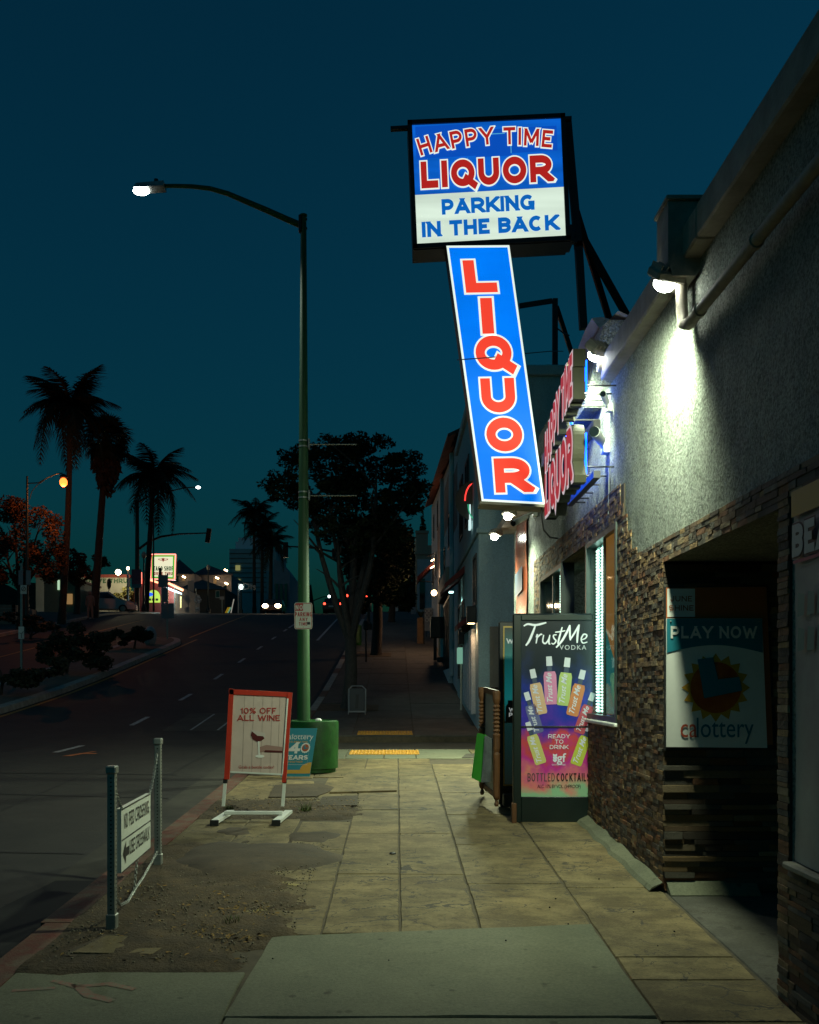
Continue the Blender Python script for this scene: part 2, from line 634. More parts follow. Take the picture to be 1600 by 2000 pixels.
M_LEAFDRY = mat('dry_leaf_litter', (.30, .16, .035), .9, col2=(.16, .11, .03), scale=12)
M_WEED = mat('weed', (.07, .10, .02), .8)
M_PAINT = mat('road_paint_white', (.55, .55, .52), .7, col2=(.2, .2, .19), scale=14)
M_YEL = mat('road_paint_yellow', (.5, .26, .04), .7, col2=(.25, .14, .03), scale=12)
M_TACT = mat('tactile_yellow', (.62, .30, .03), .6, var=.35, scale=9)
M_BLK = mat('black_metal', (.012, .013, .013), .5)
M_DKMET = mat('dark_green_steel', (.012, .02, .014), .5, var=.3, scale=6)
M_WHITE = mat('white_paint', (.72, .74, .68), .5, var=.12, scale=5)
M_GREY = mat('grey_paint', (.35, .36, .36), .6, var=.2, scale=5)
M_GALV = mat('galvanised_steel', (.34, .36, .33), .45, .6, var=.25, scale=14)
M_RED = mat('red_sign_enamel', (.50, .035, .015), .45, var=.2, scale=5)
M_WOOD = mat('brown_wood', (.16, .065, .02), .55, col2=(.07, .028, .01), scale=7, stretch=(3, 3, .5), bump=.3)
M_GLASS = mat('dark_window_glass', (.01, .014, .016), .06, spec=.8)
M_VOID = mat('dark_interior', (.006, .006, .006), .9)
M_BARK = mat('bark', (.075, .066, .055), .9, col2=(.04, .035, .03), scale=9, stretch=(4, 4, 1), bump=.8, bscale=14)
M_TRUNKD = mat('dark_bark', (.06, .045, .035), .95, col2=(.03, .024, .018), scale=6, stretch=(1, 1, 4), bump=.8, bscale=10)
M_LEAF = mat('tree_leaf', (.03, .04, .018), .9, col2=(.016, .024, .010), scale=2, spec=.1)
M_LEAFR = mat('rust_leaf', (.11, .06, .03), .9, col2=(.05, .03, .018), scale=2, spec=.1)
M_PALM = mat('palm_leaf', (.022, .03, .015), .8, col2=(.012, .018, .009), scale=2, spec=.2)
M_HEDGE = mat('hedge_leaf', (.03, .04, .018), .75, col2=(.02, .028, .012), scale=3)

# ------------------------------------------------------------------ ground
YS = [-40, -20, -10] + [i * 1.0 for i in range(-6, 24)] + [24 + 2 * i for i in range(31)] + [90 + 8 * i for i in range(12)] + [200, 260, 400, 900]
def sheet(x0, x1, dz, ys=YS, nx=1, f=zr):
    mb = MB()
    vs = []
    for y in ys:
        for i in range(nx + 1):
            vs.append((x0 + (x1 - x0) * i / nx, y, f(y) + dz))
    fs = []
    for j in range(len(ys) - 1):
        for i in range(nx):
            a = j * (nx + 1) + i
            fs.append((a, a + 1, a + nx + 2, a + nx + 1))
    return mb.add(vs, fs)
struct(sheet(-900, 900, -.12, nx=8).build('ground', mat('bare_ground', (.06, .055, .04), .95, var=.4, scale=2)), 'dark hillside ground under the street and buildings')
road = sheet(-20.2, -2.18, 0, nx=4).build('road', M_ASPH)
struct(road, 'dark asphalt road climbing the hill beside the sidewalk', 'road')
alley = MB()
ya, yb = 16.35, 19.45
alley.add([(-2.18, ya, zr(ya)), (40, ya, zs(ya) - .03), (40, yb, zs(yb) - .03), (-2.18, yb, zr(yb))], [(0, 1, 2, 3)])
struct(alley.build('alley', M_PATCH), 'narrow asphalt alley crossing the sidewalk past the liquor store', 'alley')

def strip(name, x0, x1, y0, y1, m, parent, dz=.004, f=zr, x2=None, x3=None, n=4):
    vs, fs = [], []
    for i in range(n + 1):
        t = i / n
        y = y0 + (y1 - y0) * t
        xa = x0 + ((x2 if x2 is not None else x0) - x0) * t
        xb = x1 + ((x3 if x3 is not None else x1) - x1) * t
        vs += [(xa, y, f(y) + dz), (xb, y, f(y) + dz)]
        if i:
            fs.append((2 * i - 2, 2 * i - 1, 2 * i + 1, 2 * i))
    return MB().add(vs, fs).build(name, m, parent)
for yy in (8.2, 12.8, 17.4, 22.4, 27.4, 32.6, 37.6, 42.6, 47.6, 52.6):
    strip('lane_dash', -6.17, -6.05, yy, yy + 1.5, M_PAINT, road)
strip('lane_line', -6.17, -6.05, 55, 72, M_PAINT, road, n=12)
strip('lane_line', -3.9, -3.78, 47, 70, M_PAINT, road, n=12)
strip('edge_line', -9.82, -9.70, -10, 47.5, M_YEL, road, n=60)
strip('edge_line', -12.7, -12.58, -10, 46.0, M_YEL, road, n=60)
strip('edge_line', -10.4, -10.28, 48.5, 70, M_YEL, road, n=14)
strip('edge_line', -16.2, -16.1, 20, 62, M_YEL, road, n=40)
M_TAR = mat('tar_seal', (.014, .014, .013), .75)
for x_, y0_, y1_, x2_ in ((-4.4, 6.0, 15.0, -4.6), (-7.3, 10.0, 22.0, -7.0), (-3.3, 12.0, 21.0, -3.4)):
    strip('tar_seam', x_, x_ + .05, y0_, y1_, M_TAR, road, .0042, x2=x2_, x3=x2_ + .04, n=12)
for x_, x2_, y_ in ((-9.0, -2.8, 9.2), (-6.0, -2.8, 12.4), (-9.4, -3.2, 14.6)):
    MB().add([(x_, y_, zr(y_) + .0046), (x2_, y_ - .5, zr(y_ - .5) + .0046), (x2_, y_ - .44, zr(y_ - .44) + .0046), (x_, y_ + .06, zr(y_ + .06) + .0046)], [(0, 1, 2, 3)]).build('tar_seam', M_TAR, road)
strip('orange_mark', -5.62, -5.30, 17.1, 17.25, mat('survey_orange', (.5, .14, .04), .7), road, n=2)
strip('orange_mark', -5.75, -5.60, 16.7, 17.6, MATS['survey_orange'], road, .0045, x2=-5.5, x3=-5.42, n=2)
strip('road_patch', -5.2, -2.6, 21.5, 24.6, M_PATCH, road, .005, n=8)
for xx in (-4.6, -4.0, -2.9):
    strip('parking_tick', xx, xx + .05, 21.6, 24.4, M_PAINT, road, .009, n=6)

# median island
def median_half(y):
    if y > 44:
        t = min((y - 44) / 3.2, 1)
        return 1.25 * math.sqrt(max(1 - t * t, 0.0004))
    return 1.25
mys = [-20, -10, 0] + list(range(5, 44, 2)) + [44 + 3.2 * math.sin(R(a)) for a in range(0, 91, 9)]
def median_ring(ins, top):
    vs = []
    for y in mys:
        h = median_half(y) - ins
        vs.append([(-11.2 - max(h, .01), y, zr(y) + top), (-11.2 + max(h, .01), y, zr(y) + top)])
    return vs
a, b, c = median_ring(0, -.02), median_ring(.02, .15), median_ring(.32, .155)
mb = MB()
vs, fs = [], []
for r in range(len(mys)):
    vs += [a[r][0], b[r][0], c[r][0], c[r][1], b[r][1], a[r][1]]
for r in range(len(mys) - 1):
    for k in (0, 1, 3, 4):
        q = r * 6 + k
        fs.append((q, q + 1, q + 7, q + 6))
mb.add(vs, fs)
med = mb.build('median', M_CURB)
struct(med, 'raised concrete median island with planting between the two carriageways', 'median')
mb = MB()
vs, fs = [], []
for r in range(len(mys)):
    vs += [(c[r][0][0], c[r][0][1], c[r][0][2] - .01), (c[r][1][0], c[r][1][1], c[r][1][2] - .01)]
    if r:
        fs.append((2 * r - 2, 2 * r - 1, 2 * r + 1, 2 * r))
mb.add(vs, fs).build('median_surface', mat('median_paving', (.17, .13, .09), .9, var=.4, scale=3, bump=.4), med)

# far sidewalk across the road
fw = sheet(-27, -20.2, 0, ys=[y for y in YS if -20 <= y <= 140], nx=2, f=zs).build('far_sidewalk', M_SLAB2)
struct(fw, 'pale sidewalk on the far side of the road', 'sidewalk')
mb = MB()
ys_ = [y for y in YS if -20 <= y <= 140]
for i in range(len(ys_) - 1):
    y0, y1 = ys_[i], ys_[i + 1]
    mb.slab([(-20.2, y0, zs(y0) + .004), (-20.0, y0, zs(y0) + .004), (-20.0, y1, zs(y1) + .004), (-20.2, y1, zs(y1) + .004)], (0, 0, -.3))
mb.build('far_curb', M_CURB, fw)

# dark ridge added to cover the low sky on the far left
hv, hf = [], []
hr_ = random.Random(17)
for i in range(70):
    x = -160 + 2.05 * i
    top = P(0, 1158, 210).z + 2.2 * math.sin(i * .37) + 1.2 * math.sin(i * 1.3) + hr_.uniform(-.8, .8)
    hv += [(x, 205, 8), (x, 211, top), (x, 240, 8)]
    if i:
        q = 3 * i
        hf += [(q - 3, q, q + 1, q - 2), (q - 2, q + 1, q + 2, q - 1)]
struct(MB().add(hv, hf).build('hill', mat('dark_sky_cover', (.02, .026, .016), .95, var=.5, scale=.4)), 'dark ridge added to cover the low sky at the far left', 'hill')

# near sidewalk: dark bed, then every slab as a piece
sw = MB()
def bed(x0, x1, y0, y1, dz=-.011, step=1.0):
    n = max(1, int((y1 - y0) / step))
    for i in range(n):
        p, q = y0 + (y1 - y0) * i / n, y0 + (y1 - y0) * (i + 1) / n
        sw.add([(x0, p, zs(p) + dz), (x1, p, zs(p) + dz), (x1, q, zs(q) + dz), (x0, q, zs(q) + dz)], [(0, 1, 2, 3)])
bed(-1.99, 4.0, -14, 16.35)
bed(-1.99, 2.2, 19.45, 96, step=1.5)
sw.add([(-1.99, 16.35, zs(16.35) - .03), (4, 16.35, zs(16.35) - .03), (4, 16.35, zs(16.35) - .2), (-1.99, 16.35, zs(16.35) - .2)], [(0, 1, 2, 3)])
sw.add([(-1.99, 19.45, zs(19.45) - .03), (2, 19.45, zs(19.45) - .03), (2, 19.45, zs(19.45) - .2), (-1.99, 19.45, zs(19.45) - .2)], [(3, 2, 1, 0)])
sidewalk = sw.build('sidewalk', mat('joint_dirt', (.10, .08, .05), .95, var=.4, scale=9))
struct(sidewalk, 'cracked concrete sidewalk running past the liquor store', 'sidewalk')
rnd = random.Random(3)
def paving(poly, m, name='slab', gap=.0035, dz=0.0, jit=.002, thick=.06):
    """one paving slab from its plan outline, shrunk by the joint and with a worn edge"""
    cx = sum(p[0] for p in poly) / len(poly)
    cy = sum(p[1] for p in poly) / len(poly)
    tx, ty, o = rnd.uniform(-jit, jit), rnd.uniform(-jit, jit), rnd.uniform(-jit, jit)
    def shrink(g):
        out = []
        for x, y in poly:
            dx, dy = x - cx, y - cy
            out.append((x - math.copysign(min(g, abs(dx)), dx), y - math.copysign(min(g, abs(dy)), dy)))
        return out
    def h(x, y):
        return zs(y) + dz + o + tx * (x - cx) + ty * (y - cy)
    def worn(pts):
        out = []
        for i in range(len(pts)):
            a, b_ = Vector(pts[i]), Vector(pts[(i + 1) % len(pts)])
            k = max(2, min(9, int((b_ - a).length / .16)))
            inw = Vector((cx, cy)) - (a + b_) / 2
            inw.normalize()
            for q in range(k):
                p = a.lerp(b_, q / k)
                d = rnd.uniform(0, .006) if rnd.random() < .88 else rnd.uniform(.006, .014)
                out.append(tuple(p + inw * d))
        return out
    r0 = worn(shrink(gap))
    r1 = []
    for x, y in r0:
        d = Vector((cx - x, cy - y))
        r1.append((x + math.copysign(min(.005, abs(d.x)), d.x), y + math.copysign(min(.005, abs(d.y)), d.y)))
    n = len(r0)
    vs = [(x, y, h(x, y) - thick) for x, y in r0] + [(x, y, h(x, y) - .008) for x, y in r0] + [(x, y, h(x, y)) for x, y in r1]
    fs = []
    for k in (0, n):
        for i in range(n):
            fs.append((k + i, k + (i + 1) % n, k + n + (i + 1) % n, k + n + i))
    fs.append(tuple(range(2 * n, 3 * n)))
    return MB().add(vs, fs).build(name, m, sidewalk)
def rect(x0, x1, y0, y1):
    return [(x0, y0), (x1, y0), (x1, y1), (x0, y1)]
XC = [-1.98, -1.45, -.95, -.45, .02, .505, 1.2, 1.88]
# foreground: newer slabs
paving([(-.80, 3.3), (1.2, 3.3), (1.2, 4.46), (-.80, 4.46)], M_NEW, dz=.006)
paving([(-.80, 4.46), (1.2, 4.46), (1.2, 5.97), (-.74, 5.72)], M_NEW, dz=.006)
paving([(-2.0, 3.3), (-.80, 3.3), (-.79, 5.09), (-2.0, 5.09)], M_NEW, dz=.004)
for y0, y1 in ((2.2, 3.3), (1.1, 2.2), (0, 1.1), (-1.1, 0)):
    for x0, x1 in ((-1.98, -.8), (-.8, .2), (.2, 1.2)):
        paving(rect(x0, x1, y0, y1), M_NEW)
for y0, y1 in ((-1, .6), (.6, 1.9), (1.9, 3.1), (3.1, 4.42), (4.42, 4.98), (4.98, 5.35), (5.35, 6.9), (6.9, 8.5), (8.5, 10.4), (10.4, 12.3), (12.3, 14.6), (14.6, 16.35)):
    paving(rect(1.2, 1.88 if not 4.42 <= y0 < 6.8 else 1.86, y0, y1), M_SLAB)
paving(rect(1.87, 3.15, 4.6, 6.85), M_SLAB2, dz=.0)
# columns of worn slabs
rows = {2: [5.75, 7.1, 8.2, 9.5], 3: [5.78, 7.3, 8.9, 10.2, 11.6, 12.7, 14.2], 4: [5.82, 7.3, 8.9, 10.2, 11.6, 12.9, 14.2], 5: [5.88, 7.0, 8.4, 9.9, 11.4, 12.9, 14.2]}
for ci, ry in rows.items():
    for i in range(len(ry) - 1):
        x0 = XC[ci] if ci > 2 else -.93
        if ci == 2 and ry[i] < 8:
            x0 = -1.25
        paving(rect(x0, XC[ci + 1], ry[i], ry[i + 1]), M_SLAB)
for i, (x0, x1) in enumerate(((-1.1, -.45), (-.45, .02), (.02, .505))):
    paving(rect(x0, x1, 12.75 if i == 0 else 14.2, 14.9), M_SLAB)
for x0, x1 in ((-1.98, -1.45), (-1.45, -.95)):
    paving(rect(x0, x1, 8.1, 9.75), M_SLAB)
paving([(-1.98, 10.75), (-.9, 10.9), (-1.05, 12.4), (-1.98, 12.7)], M_SLAB)
paving(rect(-1.98, -1.1, 12.7, 14.9), M_SLAB)
paving(rect(-.9, -.45, 10.75, 12.7), M_SLAB)
# light concrete apron with the tactile strip before the alley
for x0, x1 in ((-1.98, -.8), (-.8, -.2), (-.2, .3), (.3, 1.2)):
    paving(rect(x0, x1, 14.9, 16.35), M_NEW, dz=.003)
# beyond the alley
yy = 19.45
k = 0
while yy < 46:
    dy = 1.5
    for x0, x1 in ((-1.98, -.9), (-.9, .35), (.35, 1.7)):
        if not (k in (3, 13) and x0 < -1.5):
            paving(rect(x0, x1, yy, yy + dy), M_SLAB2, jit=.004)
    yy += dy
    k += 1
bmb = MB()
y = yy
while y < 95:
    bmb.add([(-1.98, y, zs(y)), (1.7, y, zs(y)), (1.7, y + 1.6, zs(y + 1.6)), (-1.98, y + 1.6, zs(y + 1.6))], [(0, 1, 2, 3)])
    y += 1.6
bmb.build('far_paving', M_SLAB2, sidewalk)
# patches and dirt on the worn strip by the curb
def blob(cx, cy, rx, ry, n=26, wob=.25, seed=0):
    r_ = random.Random(seed)
    ph = [r_.uniform(0, 6.28) for _ in range(4)]
    out = []
    for i in range(n):
        a = 2 * math.pi * i / n
        k = 1 + wob * (.5 * math.sin(2 * a + ph[0]) + .35 * math.sin(3 * a + ph[1]) + .3 * math.sin(5 * a + ph[2]) + .2 * math.sin(9 * a + ph[3]))
        out.append((cx + rx * k * math.cos(a), cy + ry * k * math.sin(a)))
    return out
def feather(name, poly, m, dz=.007):
    """thin skim of patching that feathers out into the slab"""
    cx, cy = sum(p[0] for p in poly) / len(poly), sum(p[1] for p in poly) / len(poly)
    n = len(poly)
    vs = []
    for k, h in ((1.0, -.006), (.86, dz * .5), (.6, dz)):
        vs += [(cx + (x - cx) * k, cy + (y - cy) * k, zs(cy + (y - cy) * k) + h) for x, y in poly]
    vs.append((cx, cy, zs(cy) + dz))
    fs = [(k * n + i, k * n + (i + 1) % n, (k + 1) * n + (i + 1) % n, (k + 1) * n + i) for k in (0, 1) for i in range(n)]
    fs += [(2 * n + i, 2 * n + (i + 1) % n, 3 * n) for i in range(n)]
    return MB().add(vs, fs).build(name, m, sidewalk, True)
def patch(name, poly, m, dz, th=.012):
    return MB().slab([(x, y, zs(y) + dz) for x, y in poly], (0, 0, -th)).build(name, m, sidewalk)
feather('asphalt_patch', blob(-1.18, 7.85, .62, .72, 40, seed=4), M_BRPATCH, .045)
feather('asphalt_patch', blob(-.75, 8.75, .22, .3, 30, seed=8), M_BRPATCH, .008)
feather('asphalt_patch', blob(-1.5, 9.0, .16, .22, 30, seed=12), M_BRPATCH, .007)
patch('asphalt_patch', [(-1.45, 11.0), (-.92, 11.05), (-.7, 11.7), (-.95, 12.1), (-1.5, 12.0)], M_BRPATCH, .012)
patch('asphalt_patch', [(-.85, 10.35), (-.42, 10.4), (-.44, 11.1), (-.84, 11.0)], M_BRPATCH, .016)
patch('asphalt_patch', [(1.0, 14.95), (1.55, 14.95), (1.6, 15.7), (1.1, 15.5)], M_PATCH, .012)
# raised, broken slab edge
patch('broken_slab', [(-.78, 11.3), (.0, 11.45), (.02, 13.4), (-.62, 13.5)], M_SLAB, .022, .03)
def dirt(name, x0, x1, y0, y1, dz, seed, amp=.03):
    r_ = np.random.RandomState(seed)
    nx, ny = int((x1 - x0) / .05) + 1, int((y1 - y0) / .05) + 1
    g = r_.rand(ny // 5 + 3, nx // 5 + 3)
    g2 = r_.rand(ny + 1, nx + 1)
    vs, fs = [], []
    for j in range(ny + 1):
        for i in range(nx + 1):
            fx, fy = i / 5, j / 5
            ix, iy = int(fx), int(fy)
            tx, ty = fx - ix, fy - iy
            hgt = (g[iy, ix] * (1 - tx) + g[iy, ix + 1] * tx) * (1 - ty) + (g[iy + 1, ix] * (1 - tx) + g[iy + 1, ix + 1] * tx) * ty
            x, y = x0 + (x1 - x0) * i / nx, y0 + (y1 - y0) * j / ny
            wob = .13 * math.sin(3.1 * y + seed) + .07 * math.sin(9.7 * y + 2 * seed) + .04 * math.sin(23 * y) + .16 * (hgt - .5) + .13 * (g2[j, i] - .5)
            wob2 = .10 * math.sin(4.3 * x + seed) + .05 * math.sin(13 * x) + .14 * (hgt - .5) + .13 * (g2[j, i] - .5)
            e = min((x1 - .22 + wob - x) / .22, (y1 - .16 + wob2 - y) / .16, (y - y0 + .035 + .06 * (hgt - .5)) / .12, 1)
            vs.append((x, y, zs(y) + dz + (hgt * amp + g2[j, i] * amp * .25) * max(e, 0) - (.0 if e >= .5 else .035 * (.5 - e))))
    for j in range(ny):
        for i in range(nx):
            q = j * (nx + 1) + i
            fs.append((q, q + 1, q + nx + 2, q + nx + 1))
    return MB().add(vs, fs).build(name, M_DIRT, sidewalk, True)
dirt('dirt_bed', -1.99, -.45, 5.03, 8.6, -.004, 1, .034)
dirt('dirt_bed', -1.97, -.22, 9.62, 11.0, -.003, 2, .03)
def litter(name, areas, n, m, kind, seed, smin=.004, smax=.014):
    r_ = random.Random(seed)
    mb = MB()
    for _ in range(n):
        x0, x1, y0, y1 = r_.choice(areas)
        x, y = r_.uniform(x0, x1), r_.uniform(y0, y1)
        s = r_.uniform(smin, smax)
        z = zs(y) + .016
        if kind == 'stone':
            mb.ball((x, y, z), s, 5, 3, (1, r_.uniform(.6, 1.3), .7))
        else:
            a = r_.uniform(0, 6.28)
            u = Vector((math.cos(a), math.sin(a), r_.uniform(-.2, .5))) * s * 2
            v = Vector((-math.sin(a), math.cos(a), r_.uniform(-.3, .6))) * s * .7
            p = Vector((x, y, z + .006))
            mb.add([p - u, p + v, p + u, p - v], [(0, 1, 2, 3)])
    o = mb.build(name, m)
    return o
tag(litter('gravel', [(-1.95, -.8, 5.2, 8.2), (-1.95, -.8, 5.2, 7.0), (-1.9, -.35, 9.7, 10.9), (-1.0, -.6, 5.8, 8.4)], 2400, M_PEB, 'stone', 5, .003, .010), 'loose pale gravel scattered over the dirt strip along the red curb', 'gravel', kind='stuff')
tag(litter('leaf_litter', [(-1.95, -.8, 5.2, 7.0), (-1.9, -.45, 9.8, 10.75), (-1.2, -.75, 5.6, 6.3)], 620, M_LEAFDRY, 'leaf', 6, .004, .011), 'dry orange leaf litter in the dirt by the curb', 'leaf litter', kind='stuff')
tag(litter('debris', [(-.9, 1.8, 5, 14), (-1.9, -.4, 8, 14)], 60, M_VOID, 'stone', 9, .003, .008), 'specks of dark debris dotted about the sidewalk', 'debris', kind='stuff')
# old spray paint marks
M_SPRAY = mat('faded_red_spray', (.30, .12, .09), .85, col2=(.19, .195, .125), scale=34)
M_SPRAYY = mat('faded_yellow_spray', (.34, .26, .06), .85, col2=(.22, .18, .09), scale=22)
for pts_, w_, m_ in (([(-1.75, 4.95), (-1.6, 4.86), (-1.45, 4.9), (-1.3, 4.82)], .05, M_SPRAY), ([(-1.62, 4.9), (-1.5, 4.74), (-1.36, 4.66)], .06, M_SPRAY), ([(-1.9, 4.8), (-1.7, 4.84)], .04, M_SPRAY),
                     ([(-1.0, 6.55), (-.86, 6.6), (-.72, 6.58)], .05, M_SPRAYY), ([(-.98, 6.25), (-.84, 6.3)], .05, M_SPRAYY), ([(-.95, 6.95), (-.8, 7.0), (-.7, 6.94)], .06, M_SPRAYY)):
    V, Fc = ribbon(pts_, w_)
    MB().add([(x, y, zs(y) + (.0072 if m_ is M_SPRAY else .0042)) for x, y in V], [tuple(reversed(f)) for f in Fc]).build('spray_mark', m_, sidewalk)
# weeds
for wx, wy, s in ((-.95, 10.1, 1.0), (-1.0, 5.95, .6), (-1.75, 10.2, .6)):
    mb = MB()
    r_ = random.Random(int(wx * 100))
    for _ in range(70):
        a, l = r_.uniform(0, 6.28), r_.uniform(.03, .11) * s
        p = Vector((wx + r_.uniform(-.06, .06) * s, wy + r_.uniform(-.06, .06) * s, zs(wy)))
        d = Vector((math.cos(a) * .7, math.sin(a) * .7, 1)) * l
        w_ = Vector((-math.sin(a), math.cos(a), 0)) * .006
        mb.add([p - w_, p + w_, p + d], [(0, 1, 2)])
    lab = {-.95: 'small green weed tuft in the gravel right of the red sign', -1.0: 'tiny weed in the dirt near the pale foreground slab', -1.75: 'tiny weed at the curb behind the left foot of the red sign'}[wx]
    tag(mb.build('weed', M_WEED), lab, 'weed', 'weeds growing in the dirt strip')
# utility cover in the dirt
uc = thing('utility_cover', 'flat concrete utility box lid set in the dirt by the curb', 'utility cover', (-1.5, 5.5, zs(5.5)))
MB().slab([(-1.86, 5.32, zs(5.32) + .014), (-1.28, 5.28, zs(5.28) + .014), (-1.2, 5.66, zs(5.66) + .014), (-1.72, 5.72, zs(5.72) + .014)], (0, 0, -.06)).build('rim', M_BRPATCH, uc)
MB().slab([(-1.79, 5.36, zs(5.36) + .022), (-1.34, 5.33, zs(5.33) + .022), (-1.27, 5.62, zs(5.62) + .022), (-1.69, 5.67, zs(5.67) + .022)], (0, 0, -.03)).build('lid', M_SLAB, uc)
# crushed black thing on the walk
tag(MB().ball(P(767, 1668, 8.0) + Vector((0, 0, .002)), .03, 7, 4, (1, .7, .5)).build('bottle_cap', M_BLK), 'small crumpled black scrap lying mid sidewalk', 'litter')

# curb in cast lengths
curb = bpy.data.objects.new('curb', None)
COL.objects.link(curb)
ORG['curb'] = Vector((0, 0, 0))
struct(curb, 'worn red painted curb along the sidewalk edge', 'curb')
y = -6.0
while y < 95:
    L_ = 1.5 if y < 40 else 5
    y1 = y + L_
    if not (y1 > 16.4 and y < 19.4):
        m = M_CURBRED if y < 16 or rnd.random() < .4 else M_CURB
        if 5.9 < y < 7.4:      # storm drain mouth under a thin lintel
            MB().slab([(-2.2, y + .01, zr(y)), (-1.99, y + .01, zr(y)), (-1.99, y1 - .01, zr(y1)), (-2.2, y1 - .01, zr(y1))], (0, 0, -.2)).build('drain_floor', M_VOID, curb)
            MB().slab([(-2.2, y + .01, zs(y) + .003), (-1.99, y + .01, zs(y) + .003), (-1.99, y1 - .01, zs(y1) + .003), (-2.2, y1 - .01, zs(y1) + .003)], (0, 0, -.035)).build('drain_lintel', m, curb)
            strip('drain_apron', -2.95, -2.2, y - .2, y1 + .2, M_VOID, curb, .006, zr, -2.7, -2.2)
        else:
            MB().add([(-2.2, y + .006, zr(y) - .1), (-1.99, y + .006, zr(y) - .1), (-1.99, y + .006, zs(y) + .003), (-2.165, y + .006, zs(y) + .003), (-2.19, y + .006, zs(y) - .02),
                      (-2.2, y1 - .006, zr(y1) - .1), (-1.99, y1 - .006, zr(y1) - .1), (-1.99, y1 - .006, zs(y1) + .003), (-2.165, y1 - .006, zs(y1) + .003), (-2.19, y1 - .006, zs(y1) - .02)],
                     [(0, 1, 2, 3, 4), (9, 8, 7, 6, 5), (2, 7, 8, 3), (3, 8, 9, 4), (4, 9, 5, 0), (1, 6, 7, 2)]).build('curb_stone', m, curb)
    y = y1
strip('gutter', -2.75, -2.2, -6, 16.3, mat('gutter_concrete', (.05, .046, .034), .85, var=.4, scale=4), curb, .003, zr, n=24)
# tactile strips
def tactile(y0, y1, x0, x1, label):
    t = thing('tactile_strip', label, 'tactile paving', ((x0 + x1) / 2, y0, zs(y0)), 'yellow tactile strips at the alley')
    MB().slab([(x0, y0, zs(y0) + .014), (x1, y0, zs(y0) + .014), (x1, y1, zs(y1) + .014), (x0, y1, zs(y1) + .014)], (0, 0, -.02)).build('mat', M_TACT, t)
    mb = MB()
    nx, ny = 20, 10
    for j in range(ny):
        for i in range(nx):
            x, y = x0 + (x1 - x0) * (i + .5) / nx, y0 + (y1 - y0) * (j + .5) / ny
            mb.cyl((x, y, zs(y) + .013), (x, y, zs(y) + .022), .016, .01, 6)
    tag(mb.build('domes', M_TACT, t), kind='stuff')
tactile(15.45, 16.1, -.76, .36, 'nearer yellow tactile strip on the pale apron before the alley')
tactile(19.6, 20.2, -.8, .32, 'farther yellow tactile strip on the other side of the alley')

# ------------------------------------------------------------------ liquor store
WX = 1.88                      # street face of the store
def stucco(name, base, dark, bump=1.0, scale=38):
    m, nt, b = nodes_of(name)
    L, N = nt.links.new, nt.nodes.new
    geo = N('ShaderNodeNewGeometry')
    def noise(sc, det, ro, stretch=None):
        n = N('ShaderNodeTexNoise')
        n.inputs['Scale'].default_value, n.inputs['Detail'].default_value, n.inputs['Roughness'].default_value = sc, det, ro
        if stretch:
            mp = N('ShaderNodeMapping')
            mp.inputs['Scale'].default_value = stretch
            L(geo.outputs['Position'], mp.inputs[0])
            L(mp.outputs[0], n.inputs['Vector'])
        else:
            L(geo.outputs['Position'], n.inputs['Vector'])
        return n.outputs['Fac']
    cr = N('ShaderNodeValToRGB')
    cr.color_ramp.elements[0].position, cr.color_ramp.elements[1].position = .35, .7
    cr.color_ramp.elements[0].color, cr.color_ramp.elements[1].color = (*dark, 1), (*base, 1)
    L(noise(3.2, 8, .7, (1, 1, .45)), cr.inputs[0])
    pit = N('ShaderNodeValToRGB')  # dark specks in the colour stand in for shade among the grains
    pit.color_ramp.elements[0].position, pit.color_ramp.elements[1].position = .40, .56
    k_ = 1 - .62 * min(bump, 1)
    pit.color_ramp.elements[0].color, pit.color_ramp.elements[1].color = (k_, k_, k_, 1), (1.1, 1.1, 1.1, 1)
    L(noise(56, 5, .75), pit.inputs[0])
    mx = N('ShaderNodeMixRGB')
    mx.blend_type = 'MULTIPLY'
    mx.inputs[0].default_value = 1
    L(cr.outputs[0], mx.inputs[1])
    L(pit.outputs[0], mx.inputs[2])
    L(mx.outputs[0], b.inputs['Base Color'])
    b.inputs['Roughness'].default_value = .85
    prev = None
    for sc, dist, det, ro in ((scale, .05, 4, .7), (6, .08, 4, .5)):
        bp = N('ShaderNodeBump')
        bp.inputs['Strength'].default_value = bump
        bp.inputs['Distance'].default_value = dist
        L(noise(sc, det, ro), bp.inputs['Height'])
        if prev:
            L(prev, bp.inputs['Normal'])
        prev = bp.outputs[0]
    L(prev, b.inputs['Normal'])
    return m
M_STUC = stucco('rough_grey_stucco', (.42, .45, .38), (.24, .27, .235), scale=42)
M_STUC2 = stucco('smooth_blue_grey_stucco', (.46, .60, .60), (.39, .51, .51), .3, 60)
M_CAP = mat('parapet_cap_paint', (.30, .27, .21), .7, var=.4, scale=6, bump=.3)
STN = [mat('ledgestone_%d' % i, c, .85, col2=tuple(q * .55 for q in c), scale=9, bump=.8, bscale=22, orand=.25) for i, c in enumerate(
    ((.20, .118, .055), (.12, .068, .034), (.26, .155, .062), (.13, .11, .082), (.22, .092, .036), (.07, .048, .03), (.28, .195, .105)))]
M_MORT = mat('stone_backing', (.045, .035, .025), .95)
store = thing('liquor_store', 'rough stucco liquor store with ledgestone base along the right of the sidewalk', 'store', (WX, 6.8, zs(6.8)))
TOPZ = 4.35
wall = MB()
def wbox(y0, y1, z0, z1, x1=2.25):
    wall.box((WX, y0, z0), (x1, y1, z1))
wbox(-3, 4.75, -.6, TOPZ, 3.2)
wbox(4.75, 6.8, 2.57, TOPZ, 3.2)
wbox(6.8, 8.22, -.3, TOPZ, 3.2)
wbox(8.22, 9.55, -.3, 1.37)
wbox(8.22, 9.55, 3.09, TOPZ)
wbox(9.55, 10.9, 3.09, 4.35)
